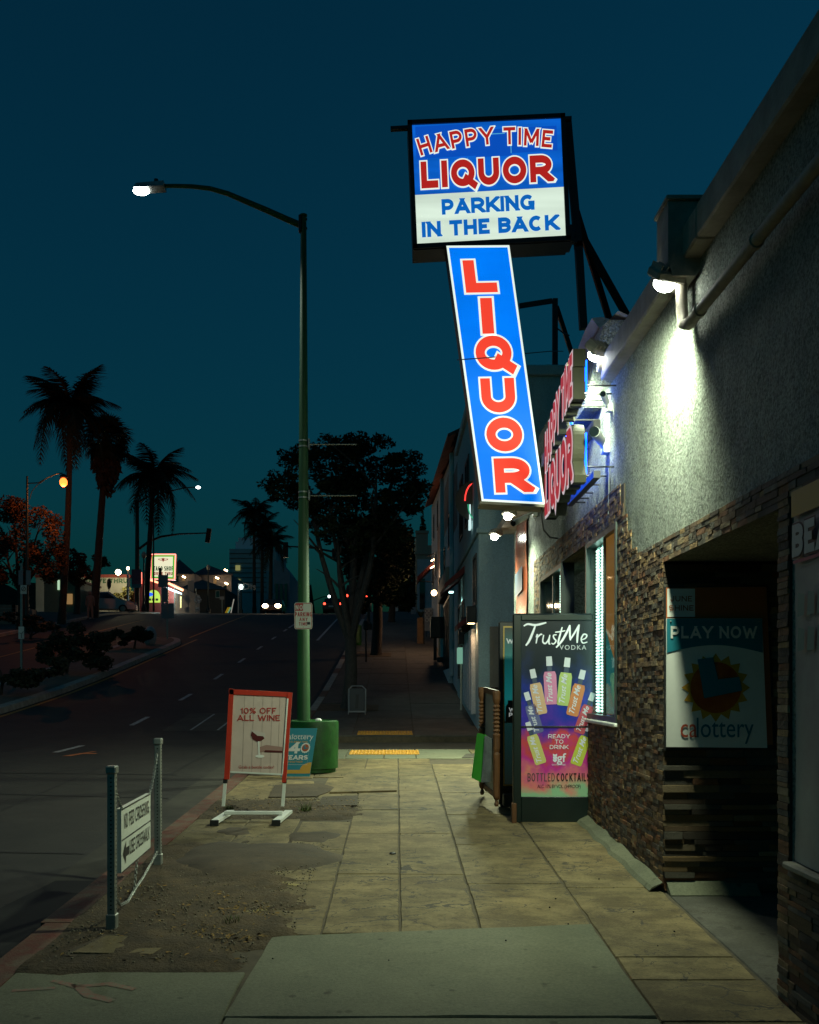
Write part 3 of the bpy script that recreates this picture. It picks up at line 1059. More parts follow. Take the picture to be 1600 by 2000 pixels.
wbox(10.9, 12.6, -.3, 1.37)
wbox(10.9, 12.6, 3.09, 4.2)
wall.box((WX, 12.6, -.3), (6, 15.6, 4.2))
wall.cyl((WX + .3, 15.6, -.3), (WX + .3, 15.6, 4.2), .3, n=24)
wall.box((2.18, 15.6, -.3), (6, 15.9, 4.2))
wall.box((3.2, 4.0, -.3), (3.4, 7.4, 3))
wall.build('wall', M_STUC, store)
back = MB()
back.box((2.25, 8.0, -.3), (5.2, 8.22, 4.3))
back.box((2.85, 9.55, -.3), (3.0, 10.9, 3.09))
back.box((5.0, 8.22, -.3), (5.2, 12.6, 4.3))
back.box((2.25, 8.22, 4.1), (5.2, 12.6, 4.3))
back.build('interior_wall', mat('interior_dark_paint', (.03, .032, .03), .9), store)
MB().box((1.95, -3, 4.2), (6, 13, 4.3)).build('roof', M_CAP, store)
# parapet cap in lengths
for y0, y1 in ((-3, 1.0), (1.0, 3.4), (3.4, 5.75), (5.75, 8.45)):
    MB().bev((WX - .11, y0 + .004, TOPZ), (2.2, y1 - .004, TOPZ + .20), .012).build('parapet_cap', M_CAP, store)
# raised stucco hood beyond the cap with a drooping pale cover
hood = MB()
hood.slab([(1.72, 8.9, 4.25), (1.9, 8.9, 5.05), (2.9, 8.9, 5.05), (2.9, 8.9, 4.25)], (0, 4.0, 0))
hood.build('parapet_hood', M_STUC, store)
cov = MB()
r_ = random.Random(2)
n = 14
vs, fs = [], []
for j in range(5):
    for i in range(n):
        x = 1.84 + 1.1 * i / (n - 1)
        vs.append((x, 8.82 + .35 * j, 5.06 + .05 * math.sin(i * .9) * (j == 0) + .06 * math.sin(i * .7 + j) - (.12 + .06 * r_.random()) * (j == 0) + .06))
for j in range(4):
    for i in range(n - 1):
        fs.append((j * n + i, j * n + i + 1, (j + 1) * n + i + 1, (j + 1) * n + i))
cov.add(vs, fs)
cov.build('roof_cover', mat('weathered_membrane', (.42, .42, .36), .8, var=.3, scale=5), store, True)
MB().slab([(1.62, 10.5, 4.15), (2.0, 10.5, 4.15), (2.0, 15.7, 4.15), (1.62, 15.7, 4.15)], (0, 0, .12)).build('eave', M_CAP, store)
# concrete fillet along the foot of the wall
fil = MB()
pts = [9.6 - i * .2 for i in range(15)] + [6.78]
vs, fs = [], []
for i, y in enumerate(pts):
    k = .012 * math.sin(i * 1.7) + .006 * math.sin(i * 4.1)
    vs += [(WX - .125 - k, y, zs(y) + .002), (WX - .10 - k, y, zs(y) + .03), (WX + .02, y, zs(y) + .085 + k)]
    if i:
        q = 3 * i
        fs += [(q - 3, q - 2, q + 1, q), (q - 2, q - 1, q + 2, q + 1)]
fil.add(vs, fs + [(len(vs) - 3, len(vs) - 2, len(vs) - 1)])
fil.build('base_fillet', M_NEW, store)
MB().slab([(WX, 6.66, zs(6.7) + .002), (2.5, 6.66, zs(6.7) + .002), (2.5, 6.795, zs(6.7) + .09), (WX, 6.795, zs(6.7) + .09)], (0, .002, -.05)).build('base_fillet', M_NEW, store)
# stone backing
bk = MB()
def bbox_(y0, y1, z0, z1):
    bk.box((WX - .012, y0, z0), (WX + .01, y1, z1))
bbox_(-3, 4.75, -.6, .86); bbox_(-3, 4.75, 2.6, 2.715); bbox_(4.62, 4.75, .86, 2.6); bbox_(4.75, 6.8, 2.575, 2.715)
bbox_(6.8, 8.0, -.2, 2.70); bbox_(8.0, 9.58, -.2, 1.36); bbox_(8.0, 8.21, 1.36, 3.37); bbox_(8.2, 13.2, 3.1, 3.37); bbox_(10.92, 13.2, -.2, 1.36); bbox_(12.62, 13.2, 1.36, 3.1)
bk.box((WX, 6.788, -.2), (3.2, 6.8, 2.57))
bk.box((WX, 4.75, -.2), (3.2, 4.762, 2.57))
bk.box((WX - .01, 9.55, -.2), (2.85, 9.562, 3.09))
bk.build('stone_backing', M_MORT, store)
# ledgestones: every one a small block; those that show largest become pieces of their own
rs = random.Random(21)
stones = []                 # (centre, half extents along/up/out, face axis, material, seen size)
def hole(y, z):
    if 8.2 < y < 9.6 and 1.36 < z < 3.1: return True
    if 10.9 < y < 12.62 and 1.36 < z < 3.1: return True
    if 9.58 < y < 10.9 and z < 3.1: return True
    if y < 4.62 and .84 < z < 2.6: return True
    if 4.75 < y < 6.8 and z < 2.57: return True
    return False
def ztop(y):
    if y < 7.55: return 2.73
    if y < 7.72: return 2.80
    if y < 7.86: return 2.95
    if y < 8.0: return 3.10
    if y < 8.1: return 3.22
    return 3.38
z = -.3
while z < 3.37:
    hh = rs.choice((.025, .030, .034, .040))
    y = 3.2 + rs.uniform(0, .2)
    while y < 13.2:
        ln = rs.uniform(.06, .17) if y > 4.8 else rs.uniform(.12, .3)
        e = y + ln
        for lim in (4.62, 4.75, 6.8, 8.2, 9.58, 10.92, 12.62, 7.55, 7.72, 7.86, 8.0, 8.1, 13.2):
            if y < lim - .015 < e:
                e = lim
                break
        ym = (y + e) / 2
        if z + hh > zs(ym) - .01 and z + hh <= ztop(ym) + .02 and not hole(ym, z + hh / 2) and not hole(ym, z + hh * .9):
            out = rs.uniform(.003, .012) if not (4.75 < ym < 6.8) else rs.uniform(.004, .010)
            stones.append((Vector((WX - .012 - out / 2, ym, z + hh / 2)), ((e - y) / 2 - .002, hh / 2 - .0015, out / 2), 'X', rs.choice((0, 0, 1, 1, 2, 3, 3, 4, 5, 5, 6)), (e - y) * hh * .9 / ym ** 3))
        y = e
    z += hh
z = .1
while z < 2.55:                         # return wall of the entry, facing the street corner
    hh = rs.choice((.036, .045, .055))
    x = WX - .02
    while x < 3.15:
        ln = rs.uniform(.12, .42)
        e = min(x + ln, 3.18)
        out = rs.uniform(.01, .035)
        if z > zs(6.8) - .02 and z + hh < 2.565:
            stones.append((Vector(((x + e) / 2, 6.788 - out / 2, z + hh / 2)), ((e - x) / 2 - .002, hh / 2 - .0015, out / 2), 'Y', rs.choice((0, 1, 2, 3, 3, 4, 5, 6)), (e - x) * hh / 45 if x < 2.5 else 0))
        x = e
    z += hh
z = .1
while z < 3.08:                         # near jamb of the shop door
    hh = rs.choice((.04, .05))
    x = WX - .02
    while x < 2.8:
        e = min(x + rs.uniform(.12, .4), 2.84)
        stones.append((Vector(((x + e) / 2, 9.562 + .01, z + hh / 2)), ((e - x) / 2 - .002, hh / 2 - .0015, .012), 'Y', rs.choice((0, 1, 3, 5)), 0))
        x = e
    z += hh
stones.sort(key=lambda s: -s[4])
UNIT = []
for k in range(4):                      # four chipped unit blocks shared by all pieces
    rr = random.Random(k)
    mbx = MB()
    mbx.bev((-1, -1, -1), (1, 1, 1), .10)
    me = bpy.data.meshes.new('stone')
    me.from_pydata([tuple(c + rr.uniform(-.07, .07) for c in p) for p in mbx.v], [], mbx.f)
    UNIT.append((me, mbx.f))
SM = {}
for k in range(4):
    for i in range(len(STN)):
        me = UNIT[k][0].copy()
        me.name = 'stone'
        me.materials.append(STN[i])
        SM[(k, i)] = me
rest = MB()
for i, (c_, h_, ax, mi, sz) in enumerate(stones):
    k = rs.randrange(4)
    ext = (h_[2], h_[0], h_[1]) if ax == 'X' else (h_[0], h_[2], h_[1])
    if i < 298 and sz > 0:
        o = bpy.data.objects.new('stone', SM[(k, mi)])
        COL.objects.link(o)
        o.parent = store
        o.location = c_ - ORG[store.name]
        o.scale = ext
    else:
        rest.cur = mi
        rest.add([(c_.x + p.co.x * ext[0], c_.y + p.co.y * ext[1], c_.z + p.co.z * ext[2]) for p in UNIT[k][0].vertices], UNIT[k][1])
tag(rest.build('stone_veneer', STN, store), kind='stuff')
# sill of the near window and of the display window
MB().bev((WX - .06, 3.0, .84), (WX + .02, 4.6, .872), .008).build('sill', M_CAP, store)
MB().bev((WX - .05, 8.2, 1.35), (WX + .1, 9.57, 1.385), .008).build('sill', M_WHITE, store)
# windows
M_WFR = mat('window_frame_dark', (.05, .07, .065), .4, .3, var=.3, scale=8)
M_LED = emis('led_dot', (.75, 1.0, .88), 6.0)
M_LEDG = emis('led_glow', (.35, .75, .62), .9)
def clear_glass(name, tintc, alpha):
    m, nt, b = nodes_of(name)
    nt.nodes.remove(b)
    L, N = nt.links.new, nt.nodes.new
    g, t, mx = N('ShaderNodeBsdfGlossy'), N('ShaderNodeBsdfTransparent'), N('ShaderNodeMixShader')
    g.inputs['Roughness'].default_value = .03
    t.inputs['Color'].default_value = (*tintc, 1)
    mx.inputs[0].default_value = alpha
    L(t.outputs[0], mx.inputs[1])
    L(g.outputs[0], mx.inputs[2])
    L(mx.outputs[0], nt.nodes['Material Output'].inputs[0])
    return m
M_PANE = clear_glass('shop_window_glass', (.85, .95, .92), .12)
def window(y0, y1, z0, z1, mull, led_ys, poster):
    w = MB()
    for a_, b_ in ((y0, y0 + .05), (y1 - .05, y1)):
        w.box((WX - .03, a_, z0), (WX + .12, b_, z1))
    for a_, b_ in ((z0, z0 + .05), (z1 - .05, z1)):
        w.box((WX - .028, y0 + .05, a_), (WX + .12, y1 - .05, b_))
    for m_ in mull:
        w.box((WX + .004, m_ - .025, z0 + .05), (WX + .03, m_ + .025, z1 - .05))
    fr = w.build('window', M_WFR, store)
    edges = [y0 + .05] + [q for m_ in mull for q in (m_ - .025, m_ + .025)] + [y1 - .05]
    for i in range(0, len(edges), 2):
        MB().box((WX + .012, edges[i], z0 + .05), (WX + .018, edges[i + 1], z1 - .05)).build('pane', M_PANE, fr)
    for ly in led_ys:
        MB().box((WX + .056, ly - .06, z0 + .06), (WX + .062, ly + .06, z1 - .06)).build('led_strip', M_LEDG, fr)
        d = MB()
        zz = z0 + .08
        while zz < z1 - .07:
            for q in (-.04, .0, .04):
                d.box((WX + .044, ly + q - .009, zz - .007), (WX + .0545, ly + q + .009, zz + .007))
            zz += .03
        tag(d.build('led_dots', M_LED, fr), kind='stuff')
    return fr
w2 = window(8.22, 9.55, 1.385, 3.09, (8.86,), (9.12, 9.34), None)
w1 = window(10.95, 12.6, 1.385, 3.09, (11.75,), (11.42,), None)
# posters in the display window, given a glow for the shop light behind
pm = MB()
pm.box((WX + .022, 8.27, 1.45), (WX + .028, 8.83, 2.25))
pm.build('window_poster', emis('teal_poster_paper', (.02, .20, .20), .45), w2)
V, Fc = fpoly([(0, .0)] + [(-.41 + .41 * math.cos(a) ** .8 if False else -.41 * (i / 10), -.35 * math.sin(math.pi * i / 20) + .35 * 0) for i, a in enumerate([0] * 11)] + [(-.41, .82), (0, .82)])
MB().flat([(p[0], p[1]) for p in V], Fc, (WX + .0205, 8.83, 2.22), (0, 1.36, 0), (0, 0, 1), 0).build('window_poster', emis('orange_poster_paper', (.45, .17, .035), .5), w2)
MB().box((WX + .066, 8.92, 1.45), (WX + .072, 9.06, 1.95)).build('blue_sign', emis('blue_neon_panel', (.02, .12, 1.0), 2.2), w2)
# goods on shelves behind the glass
sh = MB()
for k in range(4):
    sh.box((2.45, 8.4, 1.45 + .42 * k), (2.9, 9.5, 1.47 + .42 * k))
sh.build('shelf', M_GREY, w2)
gd = MB()
gcols = [mat('goods_%d' % i, c, .4) for i, c in enumerate(((.3, .05, .04), (.5, .4, .1), (.06, .2, .3), (.4, .4, .38), (.08, .25, .08)))]
for k in range(4):
    for i in range(11):
        gd.cur = rs.randrange(5)
        y = 8.45 + .095 * i
        gd.lathe((2.52, y, 1.472 + .42 * k), [(.03, 0), (.034, .02), (.034, .17), (.012, .22), (.012, .28)], 8)
tag(gd.build('shelf_goods', gcols, w2), kind='stuff')
lamp_light(store, (3.6, 9.0, 3.7), 40, (.8, 1, .9), 'POINT', rad=.3)
# shop door in its recess
dr = MB()
for a_, b_ in ((9.6, 9.68), (10.8, 10.88)):
    dr.box((2.55, a_, zs(10.2)), (2.63, b_, 3.05))
dr.box((2.55, 9.68, 2.97), (2.63, 10.8, 3.05)); dr.box((2.55, 9.68, zs(10)), (2.63, 10.8, zs(10) + .2))
door = dr.build('door', M_WFR, store)
MB().box((2.585, 9.68, zs(10) + .2), (2.592, 10.8, 2.97)).build('pane', M_GLASS, door)
MB().tube([(2.54, 9.8, 1.2), (2.48, 9.8, 1.22), (2.48, 9.8, 1.7), (2.54, 9.8, 1.72)], .012).build('handle', M_GALV, door)
# conductor head, downspout and wall pipe
dp = thing('downspout', 'pale rain head and downspout turning into a long wall pipe above the entry', 'downspout', (1.78, 6.0, 3.9))
x0, x1 = 1.68, 1.87
MB().slab([(x0, 6.02, 4.72), (x1 + .06, 6.02, 4.72), (x1 + .06, 6.02, 4.33), (x1 - .02, 6.02, 4.24), (x0 + .03, 6.02, 4.24), (x0, 6.02, 4.33)], (0, .26, 0)).build('rain_head', M_CAP, dp)
MB().bev((x0 - .015, 6.0, 4.705), (x1 + .07, 6.30, 4.735), .006).build('lid', M_CAP, dp)
MB().tube([(1.80, 6.15, 4.26), (1.80, 6.14, 4.08), (1.80, 6.10, 3.97), (1.80, 6.0, 3.93), (1.80, 5.9, 3.93)], .036, 10).build('elbow', M_CAP, dp, True)
MB().cyl((1.80, 5.92, 3.93), (1.80, -2.5, 3.93), .033, n=12).build('pipe', M_CAP, dp, True)
for yb in (5.8, 4.9, 3.6, 2.2):
    MB().cyl((1.80, yb, 3.93), (1.80, yb - .04, 3.93), .041, n=12).build('bracket', M_CAP, dp)
# conduit on the facade
tag(MB().tube([(1.865, 8.55, 3.15), (1.865, 8.55, 3.62)], .008, 6).build('conduit', M_GALV), 'thin conduit running down the stucco below the white camera', 'conduit')

# ---- flood lamps -----------------------------------------------------------------
M_LENS = emis('flood_lens', (.93, 1.0, .86), 60)
GREENW = (.86, 1.0, .70)
def flood(loc, wall_pt, aim, power, label, s=1.25):
    loc, wall_pt, aim = Vector(loc), Vector(wall_pt), Vector(aim).normalized()
    t = thing('flood_lamp', label, 'wall lamp', wall_pt, 'white flood lamps along the store wall')
    M = Matrix.Translation(loc) @ aim.to_track_quat('-Z', 'Y').to_matrix().to_4x4()
    h = MB(M)
    h.bev((-.085 * s, -.06 * s, .004), (.085 * s, .06 * s, .05 * s), .012)
    for i in range(5):
        h.box((-.075 * s + .033 * s * i, -.05 * s, .05 * s), (-.067 * s + .033 * s * i, .05 * s, .075 * s))
    h.build('housing', M_CAP, t)
    MB(M).ball((0, 0, -.022), .048 * s, 14, 8, (1.2, .95, .8)).build('lens', M_LENS, t)
    MB().tube([wall_pt, wall_pt.lerp(loc, .6) + Vector((0, 0, .05)), loc + Vector((0, 0, .04)) - aim * .03], .014, 8).build('arm', M_CAP, t)
    MB().cyl(wall_pt + Vector((.01, 0, 0)), wall_pt - Vector((.03, 0, 0)), .05, n=12).build('wall_plate', M_CAP, t)
    lamp_light(t, loc + aim * .14, power, GREENW, 'SPOT', aim, 146, .10, .9)
flood(P(1300, 548, 6.12), (1.77, 6.32, 4.37), (-.2, .60, -.85), 600, 'bright flood lamp beside the rain head, nearest of the wall lamps')
flood(P(1165, 690, 8.35), (1.77, 8.42, 4.47), (-.45, .7, -.8), 620, 'bright flood lamp above the red wall letters at the end of the cap')
flood(P(993, 1006, 13.6), (1.80, 13.7, 4.2), (-.35, -.15, -1), 620, 'flood lamp just under the slanted sign, above the far banner')
flood(P(967, 1046, 15.2), (1.75, 15.3, 4.2), (-.35, -.15, -1), 620, 'flood lamp at the far corner of the store, lowest in view')

# ---- security cameras ------------------------------------------------------------
def cctv(base, tip, label, s=1.0):
    base, tip = Vector(base), Vector(tip)
    t = thing('security_camera', label, 'camera', base, 'white security cameras on the store wall')
    MB().bev(base - Vector((.03, .055 * s, .06 * s)), base + Vector((.03, .055 * s, .06 * s)), .006).build('junction_box', M_WHITE, t)
    d = (tip - base).normalized()
    MB().tube([base - Vector((.03, 0, 0)), base.lerp(tip, .35) + Vector((0, 0, .02)), base.lerp(tip, .5)], .018 * s, 8).build('bracket', M_WHITE, t, True)
    MB().cyl(base.lerp(tip, .42), tip, .04 * s, .045 * s, 14).build('body', M_WHITE, t, True)
    MB().cyl(tip - d * .005, tip + d * .012, .042 * s, n=14).build('lens', M_GLASS, t)
cctv((1.85, 8.62, 3.82), P(1161, 843, 8.05), 'white bullet camera beside the red wall letters')
cctv((1.86, 8.5, 4.13), P(1178, 770, 8.25), 'small white camera high under the second flood lamp', .6)
cctv((1.85, 13.0, 4.02), P(1003, 1022, 12.6), 'white camera below the slanted sign, facing up the street', .9)

# ---- red wall letters on a raceway with blue light --------------------------------
wl = thing('wall_letter_sign', 'red channel letters on the store wall with a blue glow behind', 'sign', (1.6, 9.2, 3.6))
M_LTR = emis('red_letter_face', (.42, .02, .03), .8)
M_LTRIM = emis('white_letter_trim', (.70, .60, .62), .7)
M_RET = mat('olive_letter_return', (.045, .045, .025), .75)
M_BLUE = emis('blue_neon', (.0, .09, 1.0), 6.0)
def wall_letters(txt, y0, y1, zf, hf):
    """letters read from far to near (towards the viewer's right)"""
    n = sum(ch != ' ' for ch in txt)
    tot, xs = 0, []
    for ch in txt:
        w = .5 if ch == ' ' else glyph(ch, .27)[2] + .12
        xs.append((tot, w))
        tot += w
    for ch, (p, w) in zip(txt, xs):
        if ch == ' ':
            continue
        f0, f1 = p / tot, (p + w - .1) / tot
        ya, yb = y1 + (y0 - y1) * f0, y1 + (y0 - y1) * f1
        zb, hh = zf((f0 + f1) / 2), hf((f0 + f1) / 2)
        V, Fc, W = glyph(ch, .27)
        V2, Fc2, _ = glyph(ch, .27, .06)
        fx = 1.50
        u = Vector((0, (yb - ya) / W, 0))
        v = Vector((0, 0, hh))
        o = Vector((fx, ya, zb))
        body = MB()
        for f in Fc2:
            body.slab([o + u * V2[i][0] + v * V2[i][1] + Vector((V2[i][2] * 3, 0, 0)) for i in f], (.10, 0, 0))
        L_ = body.build('letter', M_RET, wl)
        MB().flat(V2, Fc2, o, u, v, .004).build('trim', M_LTRIM, L_)
        MB().flat(V, Fc, o, u, v, .010).build('face', M_LTR, L_)
        nb = MB()
        nb.box((1.615, min(ya, yb) + .03, zb + .06), (1.625, max(ya, yb) - .03, zb + hh - .06))
        nb.build('neon', M_BLUE, L_)
        MB().cyl((1.60, (ya + yb) / 2, zb + hh * .3), (1.9, (ya + yb) / 2, zb + hh * .3), .008, n=6).build('standoff', M_BLK, L_)
wall_letters('HAPPY TIME', 8.25, 9.8, lambda f: 3.83 + .20 * f + .42 * math.sin(math.pi * min(f * .62, 1)) * .35, lambda f: .38)
wall_letters('LIQUOR', 8.25, 9.8, lambda f: 3.40 + .06 * f, lambda f: .42 + .06 * f)
MB().box((1.70, 8.4, 3.93), (1.76, 9.75, 4.0)).build('raceway', M_BLK, wl)
MB().box((1.70, 8.4, 3.5), (1.76, 9.75, 3.56)).build('raceway', M_BLK, wl)

# ---- big box sign on its steel frame ----------------------------------------------
SY = 11.0
M_SBLUE = lit_face('sign_blue', (.003, .11, .56), .95, .3)
M_SBLUE2 = lit_face('slant_blue', (.0, .19, .90), 1.0, .16, (.5, .5, .8))
M_SWHITE = lit_face('sign_white', (.70, .84, .70), .92, .16)
M_SRED = emis('sign_red', (.55, .02, .015), .75)
M_SRED2 = emis('slant_red', (.95, .06, .03), .95)
M_OUTL = emis('sign_outline', (.80, .92, .82), 1.0)
M_TXTB = emis('sign_text_blue', (.003, .14, .56), .85)
bs = thing('box_sign', 'big blue and white lit box sign reading HAPPY TIME LIQUOR PARKING IN THE BACK', 'sign', P(1125, 640, SY))
A_, B_, C_, D_ = P(815, 478, SY), P(1105, 462, SY), P(1095, 232, SY), P(805, 245, SY)
ux, uz = (B_ - A_), (D_ - A_)
Wd, Hd = ux.length, uz.length
ux.normalize(); uz.normalize()
un = ux.cross(uz).normalized()           # towards the viewer
cab = MB()
o = A_ - un * .001
cab.slab([A_ - ux * .05 - uz * .06, B_ + ux * .05 - uz * .06, C_ + ux * .05 + uz * .05, D_ - ux * .05 + uz * .05], -un * .34)
cab.build('cabinet', M_BLK, bs)
def frame_bar(mb, p0, p1, w=.03, d=.03):
    p0, p1 = Vector(p0), Vector(p1)
    dd = (p1 - p0).normalized()
    s = dd.cross(un).normalized() * w / 2
    mb.slab([p0 - s, p1 - s, p1 + s, p0 + s], un * d)
for p, q in ((A_, B_), (B_, C_), (C_, D_), (D_, A_)):
    d_ = (q - p).normalized() * .05
    fb = MB()
    out_ = d_.cross(un).normalized() * .025
    frame_bar(fb, p - d_ + out_, q + d_ + out_, .05, .03)
    fb.build('cabinet_rim', M_BLK, bs)
SPL = .415
def on_sign(x, y, l=0.0):
    return A_ + ux * x * Wd + uz * y * Hd + un * l
blue = MB().add([on_sign(0, SPL, .006), on_sign(1, SPL, .006), on_sign(1, 1, .006), on_sign(0, 1, .006)], [(0, 1, 2, 3)]).build('face_panel', M_SBLUE, bs)
white = MB().add([on_sign(0, 0, .006), on_sign(1, 0, .006), on_sign(1, SPL, .006), on_sign(0, SPL, .006)], [(0, 1, 2, 3)]).build('face_panel', M_SWHITE, bs)
# replaced patches in the blue film
M_SBLUE3 = emis('sign_blue_patch', (.003, .085, .55), .85)
for x0, y0, x1, y1 in ((.02, .715, .42, .985), (.42, .70, .66, .93), (.66, .72, .97, .93)):
    MB().add([on_sign(x0, y0, .008), on_sign(x1, y0, .008), on_sign(x1, y1, .008), on_sign(x0, y1, .008)], [(0, 1, 2, 3)]).build('film_patch', M_SBLUE3, blue)
for x0, y0, x1, y1 in ((.655, .72, .66, .81), (.36, .655, .364, .70), (.50, .885, .62, .892), (.44, .60, .444, .64)):
    MB().add([on_sign(x0, y0, .0105), on_sign(x1, y0, .0105), on_sign(x1, y1, .0105), on_sign(x0, y1, .0105)], [(0, 1, 2, 3)]).build('film_seam', emis('sign_seam', (.1, .5, .75), .8), blue)
def sign_word(txt, xa, xb, yb, hh, mface, moutl, panel, t=.27, grow=.05, gap=.16, arch=None, wid=1.0, space=.35, name='letter'):
    gl, w = bold(txt, 1.0, t, gap, wid, space)
    gl2, _ = bold(txt, 1.0, t, gap, wid, space, grow)
    k = (xb - xa) * Wd / w
    for (V, Fc, xc), (V2, Fc2, _) in zip(gl, gl2):
        u, v, oo = ux * k, uz * hh * Hd, on_sign(xa, yb)
        if arch:
            f = xc / w
            ang, up = arch(f)
            u2 = (ux * math.cos(ang) + uz * math.sin(ang)) * k
            v2 = (uz * math.cos(ang) - ux * math.sin(ang)) * hh * Hd
            base = oo + ux * k * xc + uz * up * Hd
            V = [(a - xc, b_, c_) for a, b_, c_ in V]
            V2 = [(a - xc, b_, c_) for a, b_, c_ in V2]
            u, v, oo = u2, v2, base
        lo = None
        if moutl:
            lo = MB().flat(V2, Fc2, oo, u, v, .013).build('letter', moutl, bs)
            MB().flat(V, Fc, oo, u, v, .017).build('letter_face', mface, lo)
        else:
            MB().flat(V, Fc, oo, u, v, .013).build('letter', mface, bs)
sign_word('HAPPY TIME', .05, .93, .745, .145, M_SRED, M_OUTL, blue, t=.20, grow=.07, gap=.2, space=.5,
          arch=lambda f: (R(16) - R(25) * f, .058 * math.sin(math.pi * f) - .004))
sign_word('LIQUOR', .045, .925, .462, .225, M_SRED, M_OUTL, blue, t=.28, grow=.055, gap=.17, wid=1.05)
sign_word('PARKING', .175, .80, .235, .130, M_TXTB, None, white, t=.27, gap=.11, wid=1.0)
sign_word('IN THE BACK', .035, .955, .055, .130, M_TXTB, None, white, t=.27, gap=.11, space=.5, wid=1.0)
fr = MB()
def beam(p0, p1, w, name='steel_post', par=bs, m=M_BLK, d=None):
    mb = MB()
    p0, p1 = Vector(p0), Vector(p1)
    dd = (p1 - p0).normalized()
    s = dd.cross(Vector((0, 1, 0))).normalized() * w / 2
    d = d or w
    mb.slab([p0 - s, p1 - s, p1 + s, p0 + s], (0, d, 0))
    return mb.build(name, m, par)
beam(P(763, 249, SY), P(1117, 229, SY), .035, 'top_rail', d=.06)
beam(P(815, 486, SY + .1), P(1128, 468, SY + .1), .06, 'bottom_rail')
beam(P(1109, 228, SY + .15), P(1131, 480, SY + .15), .085)
beam(P(1131, 470, SY + .15), P(1141, 640, SY + .15), .085)
beam(P(1122, 395, SY + .3), P(1197, 640, SY + 1.2), .07, 'brace')
beam(P(1128, 440, SY + .5), P(1246, 650, SY + 1.0), .075, 'brace')
MB().box(P(1098, 470, SY), P(1112, 462, SY + .3)).build('bracket', M_BLK, bs)

# ---- slanted vertical sign ---------------------------------------------------------
SY2 = 10.9
vsn = thing('slanted_sign', 'tall slanted blue lit sign spelling LIQUOR in red letters downward', 'sign', P(1003, 985, SY2))
A2, B2, C2, D2 = P(941, 979, SY2), P(1065, 986, SY2), P(995, 479, SY2), P(872, 480, SY2)
yh = Vector((0, 1, 0))
MB().slab([A2, B2, C2, D2], yh * .3).build('cabinet', M_BLK, vsn)
MB().slab([A2 + Vector((-.02, -.012, -.03)), B2 + Vector((.02, -.012, -.03)), B2 + Vector((.02, -.012, .0)), A2 + Vector((-.02, -.012, .0))], yh * .33).build('bottom_trim', M_CAP, vsn)
def on_v(x, y, l=0):
    p = A2.lerp(B2, x).lerp(D2.lerp(C2, x), y)
    return p - yh * l
MB().add([on_v(0, 0, .004), on_v(1, 0, .004), on_v(1, 1, .004), on_v(0, 1, .004)], [(0, 1, 2, 3)]).build('border', M_OUTL, vsn)
MB().add([on_v(.035, .009, .008), on_v(.965, .009, .008), on_v(.965, .991, .008), on_v(.035, .991, .008)], [(0, 1, 2, 3)]).build('face_panel', M_SBLUE2, vsn)
LT = [('L', 905, 972, 573, 505, .7), ('I', 937, 965, 653, 578, .55), ('Q', 926, 1001, 724, 652, 1), ('U', 937, 1008, 807, 735, 1), ('O', 947, 1022, 883, 812, 1), ('R', 963, 1037, 963, 891, 1)]
for ch, xa, xb, yb, yt, _w in LT:
    t_ = .30
    V, Fc, W = glyph(ch, t_, 0, 1.1)
    V2, Fc2, _ = glyph(ch, t_, .055, 1.1)
    pa = P(xa + 2, yb, SY2)
    kx = (xb - xa - 5) * SY2 / F / W
    hz = (yb - yt) * SY2 / F * .93
    sk = -.075                                          # the letters lean with the sign
    u, v = Vector((kx, 0, .02 * kx)), Vector((sk * hz, 0, hz))
    if ch == 'L':
        v = Vector((-.12 * hz, 0, hz))
    pa = pa + Vector((.02, 0, 0))
    lo = MB().flat(V2, Fc2, pa, u, v, .014).build('letter', M_OUTL, vsn)
    MB().flat(V, Fc, pa, u, v, .018).build('letter_face', M_SRED2, lo)
tag(MB().tube([P(893, 703, 10.75), P(960, 698, 10.8), P(1010, 692, 11.4), P(1075, 686, 12.5), P(1100, 686, 14)], .006, 5).build('cable', M_BLK), 'thin black cable slung in front of the slanted sign', 'cable')
tag(MB().tube([P(1058, 990, 10.95), P(1058, 1010, 11.0), P(1062, 1035, 11.1), P(1075, 1050, 11.2), P(1092, 1052, 11.4)], .010, 6).build('cable', M_BLK), 'loose black cable hanging from the foot of the slanted sign', 'cable')

# ---- signs in the entry -------------------------------------------------------------
M_PAPER = mat('poster_white', (.80, .80, .75), .55, var=.08, scale=6)
M_TEAL = mat('poster_teal', (.012, .19, .25), .5)
M_ORNG = mat('poster_orange', (.40, .11, .03), .5, var=.1, scale=4)
M_SUNY = mat('poster_sun_yellow', (.62, .33, .03), .5)
M_SUNO = mat('poster_sun_orange', (.48, .11, .012), .5, col2=(.36, .05, .008), scale=9)
PY = 6.735
def pp(px, py, Y=PY, l=0.0):
    p = P(px, py, Y)
    return Vector((p.x, Y - l, p.z))
def quad(name, x0, y0, x1, y1, m, par, Y, l=0.0):
    return MB().add([pp(x0, y1, Y, l), pp(x1, y1, Y, l), pp(x1, y0, Y, l), pp(x0, y0, Y, l)], [(0, 1, 2, 3)]).build(name, m, par)
js = thing('cider_sign', 'orange printed sign reading JUNE SHINE behind the lottery poster', 'sign', pp(1400, 1460, PY + .02))
MB().slab([pp(1298, 1466, PY + .02), pp(1517, 1464, PY + .02), pp(1500, 1142, PY + .02), pp(1298, 1146, PY + .02)], (0, .02, 0)).build('board', mat('sign_edge_dark', (.01, .012, .012), .6), js)
MB().add([pp(1301, 1455, PY + .02, .004), pp(1510, 1455, PY + .02, .004), pp(1497, 1146, PY + .02, .004), pp(1301, 1148, PY + .02, .004)], [(0, 1, 2, 3)]).build('print', M_ORNG, js)
